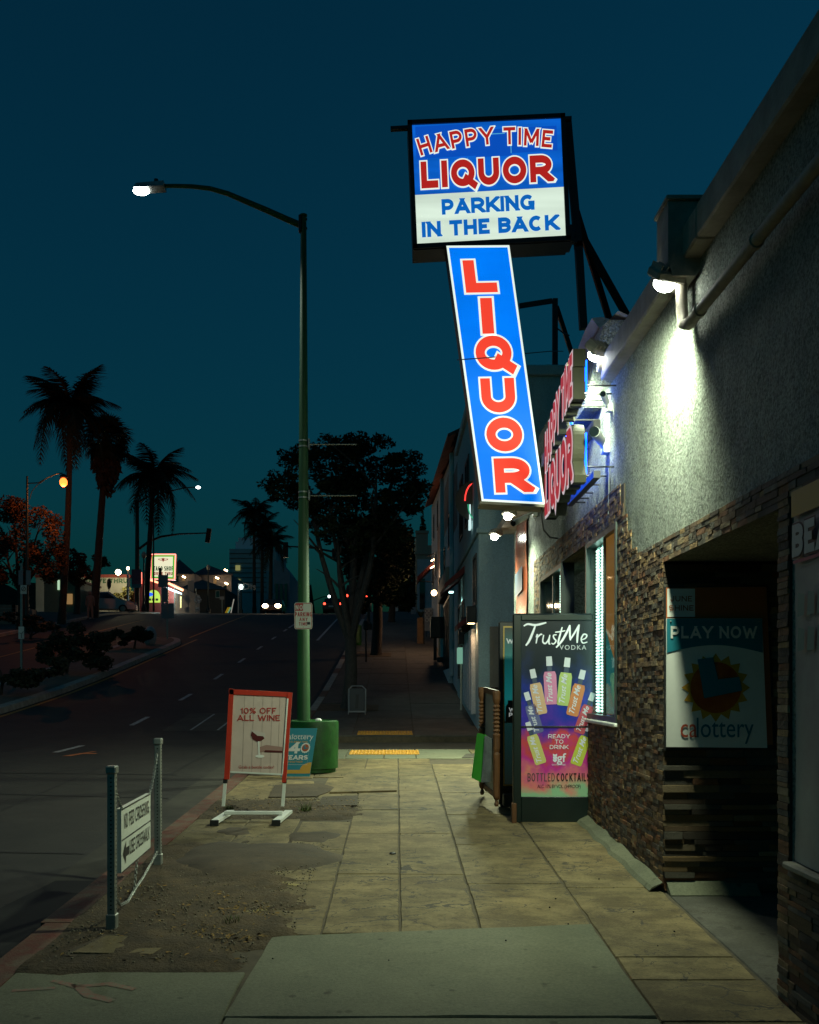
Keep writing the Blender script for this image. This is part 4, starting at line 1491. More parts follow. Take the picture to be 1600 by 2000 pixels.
quad('logo_box', 1303, 1150, 1357, 1205, M_PAPER, js, PY + .02, .008)
for txt, py in (('JUNE', 1175), ('SHINE', 1193)):
    put_bold('lettering', txt, .038, pp(1330, py, PY + .02), M_ORNG, js, lift=.011, t=.16, gap=.22)
ls = thing('lottery_poster', 'white and teal lottery poster reading PLAY NOW with a sun emblem in the entry', 'poster', pp(1400, 1456))
MB().slab([pp(1302, 1459), pp(1499, 1461), pp(1489, 1208), pp(1302, 1208)], (0, .012, 0)).build('board', M_PAPER, ls)
# teal header with an arched lower edge
hd = [pp(1302.5, 1208.5, PY, .003), pp(1302.5, 1275, PY, .003)] + [pp(1302.5 + 187.5 * i / 14, 1275 - 15 * math.sin(math.pi * i / 14), PY, .003) for i in range(1, 14)] + [pp(1490, 1275, PY, .003), pp(1489, 1208.5, PY, .003)]
MB().add(hd, [tuple(range(len(hd)))]).build('header', M_TEAL, ls)
put_bold('lettering', 'PLAY NOW', 24 * PY / F, pp(1394, 1247), M_PAPER, ls, lift=.006, t=.22, gap=.18, space=.5, fit=168 * PY / F)
sx, sy_ = 1398, 1343
ray = []
for i in range(32):
    a = 2 * math.pi * i / 32
    rr = 67 if i % 2 == 0 else 53
    ray.append(pp(sx + rr * math.sin(a), sy_ - rr * math.cos(a), PY, .003))
MB().add(ray + [pp(sx, sy_, PY, .003)], [(i, (i + 1) % 32, 32) for i in range(32)]).build('sun_rays', M_SUNY, ls)
MB().add([pp(sx + 50 * math.sin(a), sy_ - 50 * math.cos(a), PY, .005) for a in [2 * math.pi * i / 32 for i in range(32)]], [tuple(range(32))]).build('sun_disc', M_SUNO, ls)
Lp = [(1362, 1288), (1392, 1284), (1402, 1327), (1443, 1322), (1449, 1349), (1375, 1364)]
MB().slab([pp(a, b_, PY, .007) for a, b_ in Lp], (0, -.004, 0)).build('emblem', M_TEAL, ls)
put_thin('lettering', 'ca', 56 * PY / F, pp(1345, 1440), mat('poster_red_print', (.42, .07, .035), .5), ls, (.72, 0, 0), lift=.004)
put_thin('lettering', 'lottery', 56 * PY / F, pp(1415, 1440), M_TEAL, ls, (.74, 0, 0), lift=.004)
for q in ((1310, 1214), (1483, 1214)):
    MB().ball(pp(q[0], q[1], PY, .004), .006, 6, 4).build('screw', M_GALV, ls)
# banner in the near window
bb = thing('window_banner', 'grey printed vinyl banner reading BEATBOX in the window at the right edge', 'banner', (WX, 3.9, .86))
mb = MB()
vs, fs = [], []
for j in range(9):
    for i in range(16):
        y = 2.2 + 2.38 * i / 15
        z = .88 + 1.72 * j / 8
        vs.append((WX - .012 + .012 * math.sin(i * 1.3 + j * .3), y, z))
for j in range(8):
    for i in range(15):
        q = j * 16 + i
        fs.append((q, q + 16, q + 17, q + 1))
mb.add(vs, fs).build('vinyl', mat('banner_vinyl', (.26, .30, .28), .5, col2=(.2, .2, .2), scale=2.5), bb, True)
u_, v_ = Vector((0, -1, 0)), Vector((0, 0, 1))
MB().flat([(0, 0), (1.2, 0), (1.2, .12), (0, .12)], [(0, 1, 2, 3)], (WX - .026, 4.57, 2.49), u_, v_, 0).build('yellow_band', mat('banner_yellow', (.4, .25, .03), .5), bb)
gl, w_ = bold('BEATBOX', .15, .26, .1, .9)
gl2, _ = bold('BEATBOX', .15, .26, .1, .9, .4, .06)
for (V, Fc, _x), (V2, Fc2, _y) in zip(gl, gl2):
    lo = MB().flat(V2, Fc2, (WX - .027, 4.55, 2.30), u_, v_, 0).build('letter', M_BLK, bb)
    MB().flat(V, Fc, (WX - .027, 4.55, 2.30), u_, v_, .003).build('letter_face', mat('banner_letter_grey', (.35, .4, .38), .5), lo)
MB().flat([(0, 0), (1, 0), (1, .015), (0, .015)], [(0, 1, 2, 3)], (WX - .026, 4.55, 2.27), u_, v_, 0).build('underline', mat('banner_pink', (.35, .06, .10), .5), bb)
for zz_, n_ in ((2.02, 7), (1.86, 6)):
    for k in range(n_):
        MB().flat([(0, 0), (.075, .004), (.08, .10), (.012, .11)], [(0, 1, 2, 3)], (WX - .027, 4.50 - .105 * k, zz_), u_, v_, 0).build('faded_print', mat('banner_green', (.10, .22, .19), .5), bb)
MB().flat([(.3, 0), (.5, -.9), (1.2, -.9), (1.2, .2)], [(0, 1, 2, 3)], (WX - .026, 4.5, 1.62), u_, v_, 0).build('splash', MATS['banner_pink'], bb)

# ------------------------------------------------------------------ things on the sidewalk
# ---- tall poster board by the shop door -------------------------------------------
TY = 9.48
def tp(px, py, l=0.0, Y=TY):
    p = P(px, py, Y)
    return Vector((p.x, Y - l, p.z))
M_BFRAME = mat('board_frame_dark_green', (.006, .014, .012), .4, var=.3, scale=6)
vb = thing('vodka_board', 'tall black board advertising bottled cocktails with a fan of coloured bottles by the door', 'advertising board', tp(1075, 1610))
MB().bev(tp(1003, 1607, 0), tp(1157, 1198, -.09), .012).build('case', M_BFRAME, vb)
for q in ((1003, 1200, 1018, 1606), (1018, 1200, 1157, 1212)):
    MB().bev(tp(q[0], q[3], .002), tp(q[2], q[1], .02), .006).build('frame_rail', M_BFRAME, vb)
MB().bev(tp(1018, 1606, .002), tp(1157, 1556, .018), .006).build('kick_panel', M_BFRAME, vb)
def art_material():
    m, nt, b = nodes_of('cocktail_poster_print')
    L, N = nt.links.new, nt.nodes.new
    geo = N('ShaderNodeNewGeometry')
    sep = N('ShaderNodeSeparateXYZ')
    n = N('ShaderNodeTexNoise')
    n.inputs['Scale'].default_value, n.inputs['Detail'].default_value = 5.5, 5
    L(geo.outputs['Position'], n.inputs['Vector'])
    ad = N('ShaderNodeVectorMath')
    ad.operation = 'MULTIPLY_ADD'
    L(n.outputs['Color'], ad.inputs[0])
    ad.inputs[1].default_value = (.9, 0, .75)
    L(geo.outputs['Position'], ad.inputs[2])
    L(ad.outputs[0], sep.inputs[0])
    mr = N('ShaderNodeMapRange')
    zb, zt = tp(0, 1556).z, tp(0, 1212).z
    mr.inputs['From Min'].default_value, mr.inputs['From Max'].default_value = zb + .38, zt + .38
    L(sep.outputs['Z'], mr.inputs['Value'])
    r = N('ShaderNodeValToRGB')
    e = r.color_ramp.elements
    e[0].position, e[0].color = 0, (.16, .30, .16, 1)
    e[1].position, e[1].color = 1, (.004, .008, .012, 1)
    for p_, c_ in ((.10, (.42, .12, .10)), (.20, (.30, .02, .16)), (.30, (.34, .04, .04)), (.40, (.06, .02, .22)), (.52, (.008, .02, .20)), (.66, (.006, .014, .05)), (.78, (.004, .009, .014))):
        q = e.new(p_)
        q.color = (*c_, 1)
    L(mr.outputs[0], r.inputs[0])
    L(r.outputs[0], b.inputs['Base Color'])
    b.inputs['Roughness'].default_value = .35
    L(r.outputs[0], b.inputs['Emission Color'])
    b.inputs['Emission Strength'].default_value = .30  # print glows faintly in place of the lamp light falling on it
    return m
MB().add([tp(1018, 1556, .004), tp(1157, 1556, .004), tp(1157, 1212, .004), tp(1018, 1212, .004)], [(0, 1, 2, 3)]).build('glowing_print', art_material(), vb)
MB().bev(tp(1018, 1421.5, .0035), tp(1157, 1418, .016), .003).build('divider_bar', M_BLK, vb)
pxs = TY / F
M_BW = emis('poster_white_print', (.50, .56, .54), .45)  # white print with a little glow added
def bottle(cx, by, ang, col, lab=True, s=1.0):
    """printed bottle: base centre at (cx, by), tilted by ang degrees clockwise"""
    m = emis('bottle_print_%d' % (int(col[0] * 1000) * 7 + int(col[1] * 1000)), col, .3)  # printed bottles carry the same added glow
    a = R(ang)
    u = Vector((math.cos(a), 0, -math.sin(a))) * pxs * s
    v = Vector((math.sin(a), 0, math.cos(a))) * pxs * s
    o = tp(cx, by)
    bod = [(-11, 0), (11, 0), (13.5, 4), (13.5, 62), (11, 70), (-11, 70), (-13.5, 62), (-13.5, 4)]
    b_ = MB().flat(*fpoly(bod), o, u, v, .007).build('bottle_print', m, vb)
    MB().flat(*fpoly([(-5, 70), (5, 70), (5, 84), (-5, 84)]), o, u, v, .007).build('neck', emis('bottle_neck_print', (.03, .05, .08), .5), b_)
    MB().flat(*fpoly([(-6.5, 82), (6.5, 82), (6, 102), (-6, 102)]), o, u, v, .009).build('cap', M_BW, b_)
    if lab:
        V, Fc = thin('Trust Me', 17, .25, 'CENTER', .35)
        V = [(-p[1] + 3, p[0] + 34) for p in V]
        MB().flat([(x, y) for x, y in V], [tuple(f) for f in Fc], o, u, v, .009).build('label_print', M_BW, b_)
bottle(1058, 1395, -12, (.62, .42, .22), s=.88)
bottle(1077, 1376, -3, (.60, .22, .36), s=.92)
bottle(1099, 1378, 6, (.38, .50, .14), s=.92)
bottle(1117, 1398, 14, (.55, .20, .06), s=.90)
bottle(1052, 1432, -17, (.10, .12, .26), s=.82)
bottle(1130, 1432, 20, (.45, .07, .09), s=.82)
bottle(1057, 1492, -18, (.52, .52, .14), s=.84)
bottle(1124, 1494, 20, (.44, .52, .05), s=.84)
# brush lettering 'Trust Me'
SCR = [  # strokes in poster pixels (x right, y up from 1259)
    ([(1023, 36), (1031, 40), (1045, 38), (1060, 41), (1067, 43)], 4.2), ([(1046, 38), (1040, 22), (1033, 6), (1027, -2)], 4.6),
    ([(1047, 14), (1050, 20), (1047, 2)], 3.2), ([(1050, 14), (1056, 20), (1059, 19)], 3),
    ([(1062, 19), (1060, 6), (1065, 2), (1071, 9), (1074, 19)], 3.2), ([(1074, 19), (1072, 3), (1075, 1)], 3),
    ([(1087, 19), (1081, 18), (1082, 12), (1086, 7), (1081, 1), (1077, 3)], 3), ([(1098, 34), (1093, 16), (1090, 2), (1095, 2)], 3.6), ([(1084, 24), (1093, 25), (1104, 27)], 2.6),
    ([(1086, -6), (1098, 8), (1108, 26), (1113, 38)], 4.4), ([(1113, 38), (1113, 18), (1114, 8)], 3.8), ([(1114, 10), (1124, 26), (1131, 39)], 3.6), ([(1131, 39), (1128, 20), (1127, 3)], 4),
    ([(1135, 9), (1143, 12), (1146, 18), (1140, 20), (1135, 11), (1138, 3), (1147, 5)], 3)]
sm = MB()
for i, (pts_, w_) in enumerate(SCR):
    dense = []
    for k in range(len(pts_) - 1):
        for q in range(4):
            t = q / 4
            p0, p1, p2, p3 = pts_[max(k - 1, 0)], pts_[k], pts_[k + 1], pts_[min(k + 2, len(pts_) - 1)]
            dense.append(tuple(.5 * ((2 * p1[d]) + (-p0[d] + p2[d]) * t + (2 * p0[d] - 5 * p1[d] + 4 * p2[d] - p3[d]) * t * t + (-p0[d] + 3 * p1[d] - 3 * p2[d] + p3[d]) * t ** 3) for d in (0, 1)))
    dense.append(pts_[-1])
    V, Fc = ribbon(dense, w_)
    o = tp(VX, 1259)
    sm.flat([(a - VX, b_, .0004 * i * 100) for a, b_ in V], Fc, o, Vector((pxs, 0, 0)), Vector((0, 0, pxs)), .008) if False else sm.flat([(a - VX, b_) for a, b_ in V], Fc, o, Vector((pxs, 0, 0)), Vector((0, 0, pxs)), .008 + .0004 * i)
sm.build('brush_lettering', emis('poster_white_bright', (.66, .74, .70), .6), vb)
put_thin('lettering', 'VODKA', 13 * pxs, tp(1119, 1269), M_BW, vb, lift=.008, sp=1.25)
for i, t_ in enumerate(('READY', 'TO', 'DRINK')):
    put_bold('lettering', t_, 8 * pxs, tp(1092, 1442 + 10.5 * i), M_BW, vb, lift=.009, t=.15, gap=.16)
put_thin('lettering', 'gf', 24 * pxs, tp(1096, 1488), M_BW, vb, bold_=.4 * pxs, lift=.009)
gi = MB()
for k in range(3):
    for s_ in (-1, 1):
        V, Fc = fpoly([(0, 0), (s_ * 4, 3), (s_ * 4, 7), (0, 5)])
        gi.flat([(a, b_ + 5 * k) for a, b_ in V] if s_ > 0 else [(a, b_ + 5 * k) for a, b_ in V][::-1], Fc, tp(1084, 1489), Vector((pxs, 0, 0)), Vector((0, 0, pxs)), .009)
gi.build('wheat_mark', M_BW, vb)
put_thin('lettering', 'GLUTEN FREE', 4.4 * pxs, tp(1091, 1495), M_BW, vb, lift=.009)
M_BPRT = mat('poster_black_print', (.012, .008, .008), .5)
put_bold('lettering', 'BOTTLED', 16 * pxs, tp(1057, 1526), mat('poster_grey_print', (.06, .05, .05), .5), vb, lift=.009, t=.11, gap=.14, wid=.50, fit=53 * pxs)
put_bold('lettering', 'COCKTAILS', 16 * pxs, tp(1087, 1526), M_BPRT, vb, lift=.009, t=.17, gap=.13, wid=.55, align='L', fit=65 * pxs)
put_thin('lettering', 'ALC. 17% BY VOL. (34PROOF)', 9.5 * pxs, tp(1092, 1539), M_BPRT, vb, (.8, 0, 0), lift=.009, sp=.85)
for q in (1012, 1070):
    MB().bev(tp(q, 1613, -.02), tp(q + 22, 1606, -.2), .004).build('foot', M_WOOD, vb)
MB().bev(tp(999, 1614, .06), tp(1008, 1568, -.02), .006).build('wedge', M_WOOD, vb)

# ---- second board behind it -------------------------------------------------------
T2 = 10.35
wb = thing('teal_board', 'narrow teal poster board with gold border half hidden behind the cocktail board', 'advertising board', tp(995, 1570, 0, T2))
MB().bev(tp(975, 1572, 0, T2), tp(1060, 1214, -.08, T2), .01).build('case', M_BLK, wb)
MB().add([tp(983, 1535, .004, T2), tp(1052, 1535, .004, T2), tp(1052, 1223, .004, T2), tp(983, 1223, .004, T2)], [(0, 1, 2, 3)]).build('gold_border', mat('gold_print', (.42, .27, .05), .4), wb)
def fade(name, lo, hi, z0, z1, es=.35):
    m, nt, b = nodes_of(name)
    L, N = nt.links.new, nt.nodes.new
    geo, sep, mr, r = N('ShaderNodeNewGeometry'), N('ShaderNodeSeparateXYZ'), N('ShaderNodeMapRange'), N('ShaderNodeValToRGB')
    L(geo.outputs['Position'], sep.inputs[0])
    mr.inputs['From Min'].default_value, mr.inputs['From Max'].default_value = z0, z1
    L(sep.outputs['Z'], mr.inputs['Value'])
    L(mr.outputs[0], r.inputs[0])
    e = r.color_ramp.elements
    e[0].color, e[1].color = (*lo, 1), (*hi, 1)
    mid = e.new(.55)
    mid.color = (.012, .26, .26, 1)
    e.new(.42).color = (.01, .05, .05, 1)
    L(r.outputs[0], b.inputs['Base Color'])
    L(r.outputs[0], b.inputs['Emission Color'])
    b.inputs['Emission Strength'].default_value = es
    return m
MB().add([tp(985.5, 1532, .007, T2), tp(1049, 1532, .007, T2), tp(1049, 1226, .007, T2), tp(985.5, 1226, .007, T2)], [(0, 1, 2, 3)]).build('print', fade('teal_fade_print', (.012, .02, .015), (.006, .012, .012), tp(0, 1532, 0, T2).z, tp(0, 1226, 0, T2).z), wb)
MB().add([tp(985, 1412, .012, T2), tp(1050, 1412, .012, T2), tp(1050, 1409, .012, T2), tp(985, 1409, .012, T2)], [(0, 1, 2, 3)]).build('divider_bar', M_BLK, wb)
px2 = T2 / F
put_bold('lettering', 'W', 10 * px2, tp(989, 1257, 0, T2), M_BW, wb, lift=.010, t=.22, gap=.14, align='L')
jar = [(988, 1412), (1035, 1412), (1035, 1380), (1030, 1374), (1030, 1368), (992, 1368), (992, 1374), (988, 1380)]
MB().add([tp(a, b_, .010, T2) for a, b_ in jar], [tuple(range(len(jar)))]).build('jar_print', mat('jar_print_dark', (.012, .03, .028), .4), wb)
for t_, y_ in (('W', 1390), ('PI', 1400)):
    put_bold('lettering', t_, 8 * px2, tp(994, y_, 0, T2), M_BW, wb, lift=.013, t=.22, gap=.2, align='L')
for k in (0, 1):
    MB().bev(tp(978 + 50 * k, 1585, .02, T2), tp(990 + 50 * k, 1570, -.1, T2), .004).build('foot', M_BLK, wb)
tag(MB().bev(tp(981, 1573, .16, T2 - .1), tp(1008, 1549, .02, T2 - .1), .01).build('plastic_crate', mat('crate_dark', (.03, .035, .035), .6, var=.4, scale=20)), 'small dark crate on the ground between the two poster boards', 'crate')

# ---- carved wooden display stand --------------------------------------------------
T3 = 10.55
ws = thing('wooden_stand', 'carved brown wooden display stand on turned feet beside the poster boards', 'display stand', tp(955, 1560, 0, T3))
def turned(px, y0, y1, r, name, Y=T3):
    """post with carved rings"""
    b0, b1 = tp(px, y0, 0, Y), tp(px, y1, 0, Y)
    H = b1.z - b0.z
    prof = [(r * .45, 0), (r * .7, .02 * H), (r * .35, .05 * H), (r * .9, .075 * H), (r, .09 * H), (r, .45 * H), (r * .8, .47 * H), (r, .5 * H), (r, .60 * H)]
    for k in range(8):
        f = .62 + .035 * k
        prof += [(r * 1.12, f * H), (r * .72, (f + .018) * H)]
    prof += [(r, .91 * H), (r * 1.15, .93 * H), (r * 1.15, .99 * H), (r * .9, H)]
    return MB().lathe(b0, prof, 12).build(name, M_WOOD, ws)
turned(942, 1552, 1345, .036, 'carved_post')
turned(970, 1575, 1350, .036, 'carved_post', 9.95)
turned(946, 1530, 1345, .032, 'carved_post', 11.2)
MB().bev(tp(935, 1353, .03, T3), tp(975, 1342, -.06, T3), .004).build('top_rail', M_WOOD, ws)
MB().slab([tp(943, 1540, 0, T3), tp(943, 1530, 0, T3), tp(971, 1552, 0, 9.95), tp(971, 1562, 0, 9.95)], (.03, 0, 0)).build('bottom_rail', M_WOOD, ws)
MB().slab([tp(943, 1352, 0, T3), tp(943, 1342, 0, T3), tp(971, 1349, 0, 9.95), tp(971, 1360, 0, 9.95)], (.03, 0, 0)).build('side_rail', M_WOOD, ws)
MB().slab([tp(944, 1530, 0, T3) + Vector((.012, 0, 0)), tp(970, 1552, 0, 9.95) + Vector((.012, 0, 0)), tp(970, 1360, 0, 9.95) + Vector((.012, 0, 0)), tp(944, 1352, 0, T3) + Vector((.012, 0, 0))], (.008, 0, 0)).build('side_panel', mat('pale_panel', (.30, .30, .26), .5, var=.4, scale=4), ws)
gb = thing('green_board', 'bright green board leaning on the wooden stand', 'board', tp(935, 1525, 0, 10.2))
MB().slab([tp(921, 1519, 0, 10.25), tp(939, 1528, 0, 10.1), tp(949, 1436, 0, 10.1), tp(932, 1432, 0, 10.3)], (.012, .01, 0)).build('panel', mat('bright_green_plastic', (.06, .42, .03), .5, var=.15, scale=4), gb)
tag(MB().slab([tp(940, 1528, 0, 10.08), tp(957, 1528, 0, 9.98), tp(962, 1444, 0, 9.98), tp(947, 1437, 0, 10.08)], (.012, .02, 0)).build('grey_canvas', mat('wrapped_canvas', (.22, .24, .24), .35, var=.5, scale=7)), 'grey wrapped canvas propped behind the green board', 'canvas')

# ---- banner panel on the far store wall -------------------------------------------
fb = thing('wall_banner', 'tall rust coloured vinyl banner fixed to the far stucco wall', 'banner', (WX - .02, 14.6, 1.9))
mb = MB()
vs, fs = [], []
for j in range(12):
    for i in range(6):
        y = 13.85 + 1.25 * i / 5
        z = 2.35 + 2.0 * j / 11 - (.10 * i / 5)
        vs.append((WX - .03 - .025 * math.sin(math.pi * i / 5) - .01 * math.sin(j), y, z - (.05 if j == 0 and i < 2 else 0)))
for j in range(11):
    for i in range(5):
        q = j * 6 + i
        fs.append((q, q + 6, q + 7, q + 1))
mb.add(vs, fs).build('vinyl', mat('rust_banner', (.34, .085, .035), .25, col2=(.24, .055, .03), scale=2.5), fb, True)
MB().add([(WX - .065, 14.1, 3.1), (WX - .065, 14.9, 3.05), (WX - .065, 14.9, 3.4), (WX - .065, 14.1, 3.45)], [(3, 2, 1, 0)]).build('print', mat('banner_blue_print', (.12, .17, .24), .3), fb)

# ---- red frame sign: 10% off all wine ----------------------------------------------
RY = 9.55
def rp(px, py, l=0.0, Y=RY):
    p = P(px, py, Y)
    return Vector((p.x, Y - l, p.z))
wsn = thing('wine_sign', 'red framed poster stand reading 10% OFF ALL WINE on white feet', 'sign', rp(500, 1590))
M_PINKW = mat('wine_poster_boards', (.60, .48, .42), .55, col2=(.52, .40, .35), scale=3)
MB().slab([rp(450, 1508), rp(552, 1513), rp(561, 1358), rp(456, 1352)], (0, .012, 0)).build('poster', M_PINKW, wsn)
for x_ in (474, 492, 510, 528, 543):
    MB().add([rp(x_ - 1, 1510, .0025), rp(x_ - .3, 1510, .0025), rp(x_ + 4.5, 1356, .0025), rp(x_ + 3.8, 1356, .0025)], [(0, 1, 2, 3)]).build('board_line', mat('board_seam', (.34, .26, .225), .6), wsn)
for a_, b_, c_, d_ in (((438, 1522), (448, 1522), (457, 1346), (448, 1345)), ((551, 1528), (559, 1528), (571, 1353), (561, 1352)), ((448, 1356), (562, 1361), (562, 1352), (449, 1346))):
    MB().slab([rp(*a_, .012), rp(*b_, .012), rp(*c_, .012), rp(*d_, .012)], (0, .035, 0)).build('frame_rail', M_RED, wsn)
MB().slab([rp(561, 1364, .016), rp(564, 1364, .016), rp(553, 1512, .016), rp(551, 1512, .016)], (0, .006, 0)).build('edge_strip', M_WHITE, wsn)
MB().slab([rp(450, 1509, .016), rp(552, 1514, .016), rp(552, 1511, .016), rp(450, 1506, .016)], (0, .006, 0)).build('edge_strip', M_WHITE, wsn)
for xb, xt in ((436, 441), (552, 557)):
    MB().slab([rp(xb - 3, 1575, .0), rp(xb + 3, 1575, .0), rp(xt + 2, 1523, .0), rp(xt - 4, 1523, .0)], (0, .02, 0)).build('leg', M_WHITE, wsn)
    MB().bev(rp(xt - 5, 1530, .006), rp(xt + 3, 1521, -.02), .003).build('leg_clamp', M_BLK, wsn)
for x_ in (433, 550):
    zz = zs(RY)
    c0 = rp(x_, 1582)
    mb = MB()
    mb.slab([(c0.x - .055, RY - .28, zs(RY - .28) + .055), (c0.x + .02, RY - .28, zs(RY - .28) + .055), (c0.x + .075, RY + .30, zs(RY + .3) + .055), (c0.x + .0, RY + .30, zs(RY + .3) + .055)], (0, 0, -.03))
    mb.build('foot', M_WHITE, wsn)
    MB().slab([(c0.x - .058, RY - .30, zs(RY - .3) + .058), (c0.x + .023, RY - .30, zs(RY - .3) + .058), (c0.x + .023, RY - .275, zs(RY - .3) + .058), (c0.x - .058, RY - .275, zs(RY - .3) + .058)], (0, 0, -.055)).build('foot_cap', M_BLK, wsn)
cz = zs(RY) + .06
MB().bev((rp(438, 1582).x, RY - .02, cz), (rp(552, 1582).x, RY + .02, cz + .035), .004).build('crossbar', M_WHITE, wsn)
pr = RY / F
M_REDPR = mat('red_print', (.42, .045, .035), .5)
put_bold('lettering', '10% OFF', 11.5 * pr, rp(505, 1394), M_REDPR, wsn, lift=.006, t=.17, gap=.16, space=.5)
put_bold('lettering', 'ALL WINE', 11.5 * pr, rp(505.5, 1408), M_REDPR, wsn, lift=.006, t=.17, gap=.16, space=.5)
put_thin('lettering', 'Grab a bottle today!', 8.5 * pr, rp(501, 1501), M_REDPR, wsn, lift=.004)
M_WINE = mat('wine_print', (.09, .015, .015), .4)
M_SHAD = mat('rose_print', (.34, .20, .17), .5)
glass_ = [(492, 1428), (503, 1437), (514, 1438), (517, 1442), (511, 1447), (503, 1449), (494, 1444), (490, 1437)]
MB().add([rp(a, b_, .005) for a, b_ in glass_], [tuple(range(len(glass_) - 1, -1, -1))]).build('wine_print', M_WINE, wsn)
MB().add([rp(a, b_, .004) for a, b_ in ((505, 1460), (520, 1455), (552, 1459), (552, 1469), (520, 1466), (508, 1470))], [(5, 4, 3, 2, 1, 0)]).build('arm_print', M_SHAD, wsn)
MB().add([rp(a, b_, .0055) for a, b_ in ((518, 1465), (552, 1467), (552, 1470), (516, 1469))], [(3, 2, 1, 0)]).build('arm_print', M_WINE, wsn)
MB().add([rp(a, b_, .0045) for a, b_ in ((491, 1425), (518, 1432), (518, 1442), (504, 1450), (490, 1440))], [(4, 3, 2, 1, 0)]).build('glass_print', mat('glass_print_grey', (.55, .48, .44), .3), wsn)
MB().add([rp(a, b_, .006) for a, b_ in ((504, 1448), (507, 1448), (508, 1474), (505, 1474))], [(3, 2, 1, 0)]).build('stem_print', M_PAPER, wsn)
MB().add([rp(508 + 9 * math.cos(t_), 1477 + 3 * math.sin(t_), .006) for t_ in [i * math.pi / 8 for i in range(16)]], [tuple(range(15, -1, -1))]).build('foot_print', M_PAPER, wsn)

# ---- trash can, lottery placard ------------------------------------------------------
CY = 13.35
cc = P(614, 1490, CY)
cz = zs(CY)
M_GRN = mat('green_enamel', (.007, .085, .007), .5, var=.5, scale=6, bump=.25, bscale=30)
tc_ = thing('trash_can', 'squat round green concrete trash can beside the lamp post', 'trash can', (cc.x, CY, cz))
Hc = .70
MB().lathe((cc.x, CY, cz), [(.295, 0), (.295, .05), (.325, .055), (.335, Hc - .06), (.33, Hc - .01), (.30, Hc + .005), (.27, Hc - .02), (.26, .15)], 32).build('barrel', M_GRN, tc_, True)
MB().cyl((cc.x, CY, cz), (cc.x, CY, cz + .05), .29, n=28).build('base_ring', M_BLK, tc_)
MB().cyl((cc.x, CY, cz + .4), (cc.x, CY, cz + .5), .255, n=24).build('liner', M_VOID, tc_)
tag(MB().ball((cc.x + .06, CY - .05, cz + Hc + .0), .05, 7, 5, (1, .8, .7)).build('paper_wad', M_WHITE), 'crumpled white paper on top of the green trash can', 'litter')
LY = 12.75
lp = thing('lottery_placard', 'teal lottery placard reading 40 YEARS leaning against the trash can', 'placard', P(585, 1490, LY))
g0, g1 = zs(LY), .5
n0 = P(540, 1488, LY)
w_ = .50
base_l = Vector((P(548, 1490, LY).x, LY, zs(LY) + .01))
uL = Vector((P(605, 1490, LY).x - base_l.x, 0, 0))
k = 95 * LY / F
vL = Vector((.085, .16, k * .98))
MB().slab([base_l, base_l + uL, base_l + uL + vL, base_l + vL], (0, .015, 0)).build('board', mat('lottery_teal', (.012, .23, .30), .45), lp)
uh, vh = uL.normalized(), vL.normalized()
def lpt(a, b_):
    return base_l + uL * a + vL * b_
put_thin('lettering', 'calottery', .105, lpt(.42, .77), M_PAPER, lp, uh, vh, .004)
put_bold('lettering', 'CELEBRATING', .022, lpt(.42, .70), M_SUNY, lp, uh, vh, .004, t=.2, gap=.2)
put_bold('lettering', '4', .155, lpt(.33, .475), M_PAPER, lp, uh, vh, .004, t=.24)
MB().flat([(.065 * math.cos(i * math.pi / 14) * (1 if i % 2 else .9), .072 * math.sin(i * math.pi / 14) * (1 if i % 2 else .9)) for i in range(28)] + [(0, 0)], [(i, (i + 1) % 28, 28) for i in range(28)], lpt(.70, .59), uh, vh, .004).build('zero_sun', M_PAPER, lp)
MB().flat(*fpoly(disc(0, 0, .045, .05, 20)), lpt(.70, .59), uh, vh, .006).build('zero_sun', M_SUNO, lp)
MB().flat(*fpoly([(-.02, -.02), (.03, -.01), (.035, .01), (.0, .0), (.0, .035), (-.025, .03)]), lpt(.70, .59), uh, vh, .008).build('zero_sun', M_TEAL, lp)
put_bold('lettering', 'YEARS', .062, lpt(.42, .345), M_PAPER, lp, uh, vh, .004, t=.25, gap=.1)
put_bold('lettering', 'TOGETHER', .022, lpt(.42, .285), M_SUNY, lp, uh, vh, .004, t=.2, gap=.2)
MB().flat(*fpoly([(0, 0), (.38, 0), (.38, .15)] + [(.38 - .14 * math.sin(R(9 * i)), .15 - .10 * (1 - math.cos(R(9 * i)))) for i in range(1, 11)] + [(0, .05)]), lpt(.0, .06), uh, vh, .004).build('sun_corner', M_SUNY, lp)
for x0, y0, x1, y1 in ((.02, .24, .84, .243), (.02, .85, .84, .853), (.84, .24, .843, .853)):
    MB().flat([(0, 0), (1, 0), (1, 1), (0, 1)], [(0, 1, 2, 3)], lpt(x0, y0), uL * (x1 - x0), vL * (y1 - y0 + .002), .005).build('outline', M_PAPER, lp)

# ---- lamp post with arm --------------------------------------------------------------
GY = 13.6
gx = P(593, 0, GY).x
gz = zs(GY)
M_LPOST = mat('green_lamp_post_paint', (.015, .078, .017), .55, var=.25, scale=4, stretch=(1, 1, .4))
lpost = thing('street_lamp', 'green steel street lamp post with a long curved arm over the road', 'street lamp', (gx, GY, gz))
ztop_ = P(0, 422, GY).z
MB().cyl((gx, GY, gz), (gx, GY, ztop_), .098, .040, 20).build('pole', M_LPOST, lpost, True)
MB().lathe((gx, GY, gz), [(.16, 0), (.16, .05), (.12, .10), (.11, .2)], 20).build('base_collar', M_LPOST, lpost)
MB().cyl((gx, GY, ztop_), (gx, GY, ztop_ + .02), .052, n=14).build('pole_cap', M_LPOST, lpost)
ap = [P(x_, y_, GY) for x_, y_ in ((588, 440), (560, 428), (520, 410), (480, 393), (445, 378), (410, 368), (375, 364), (345, 363), (322, 363))]
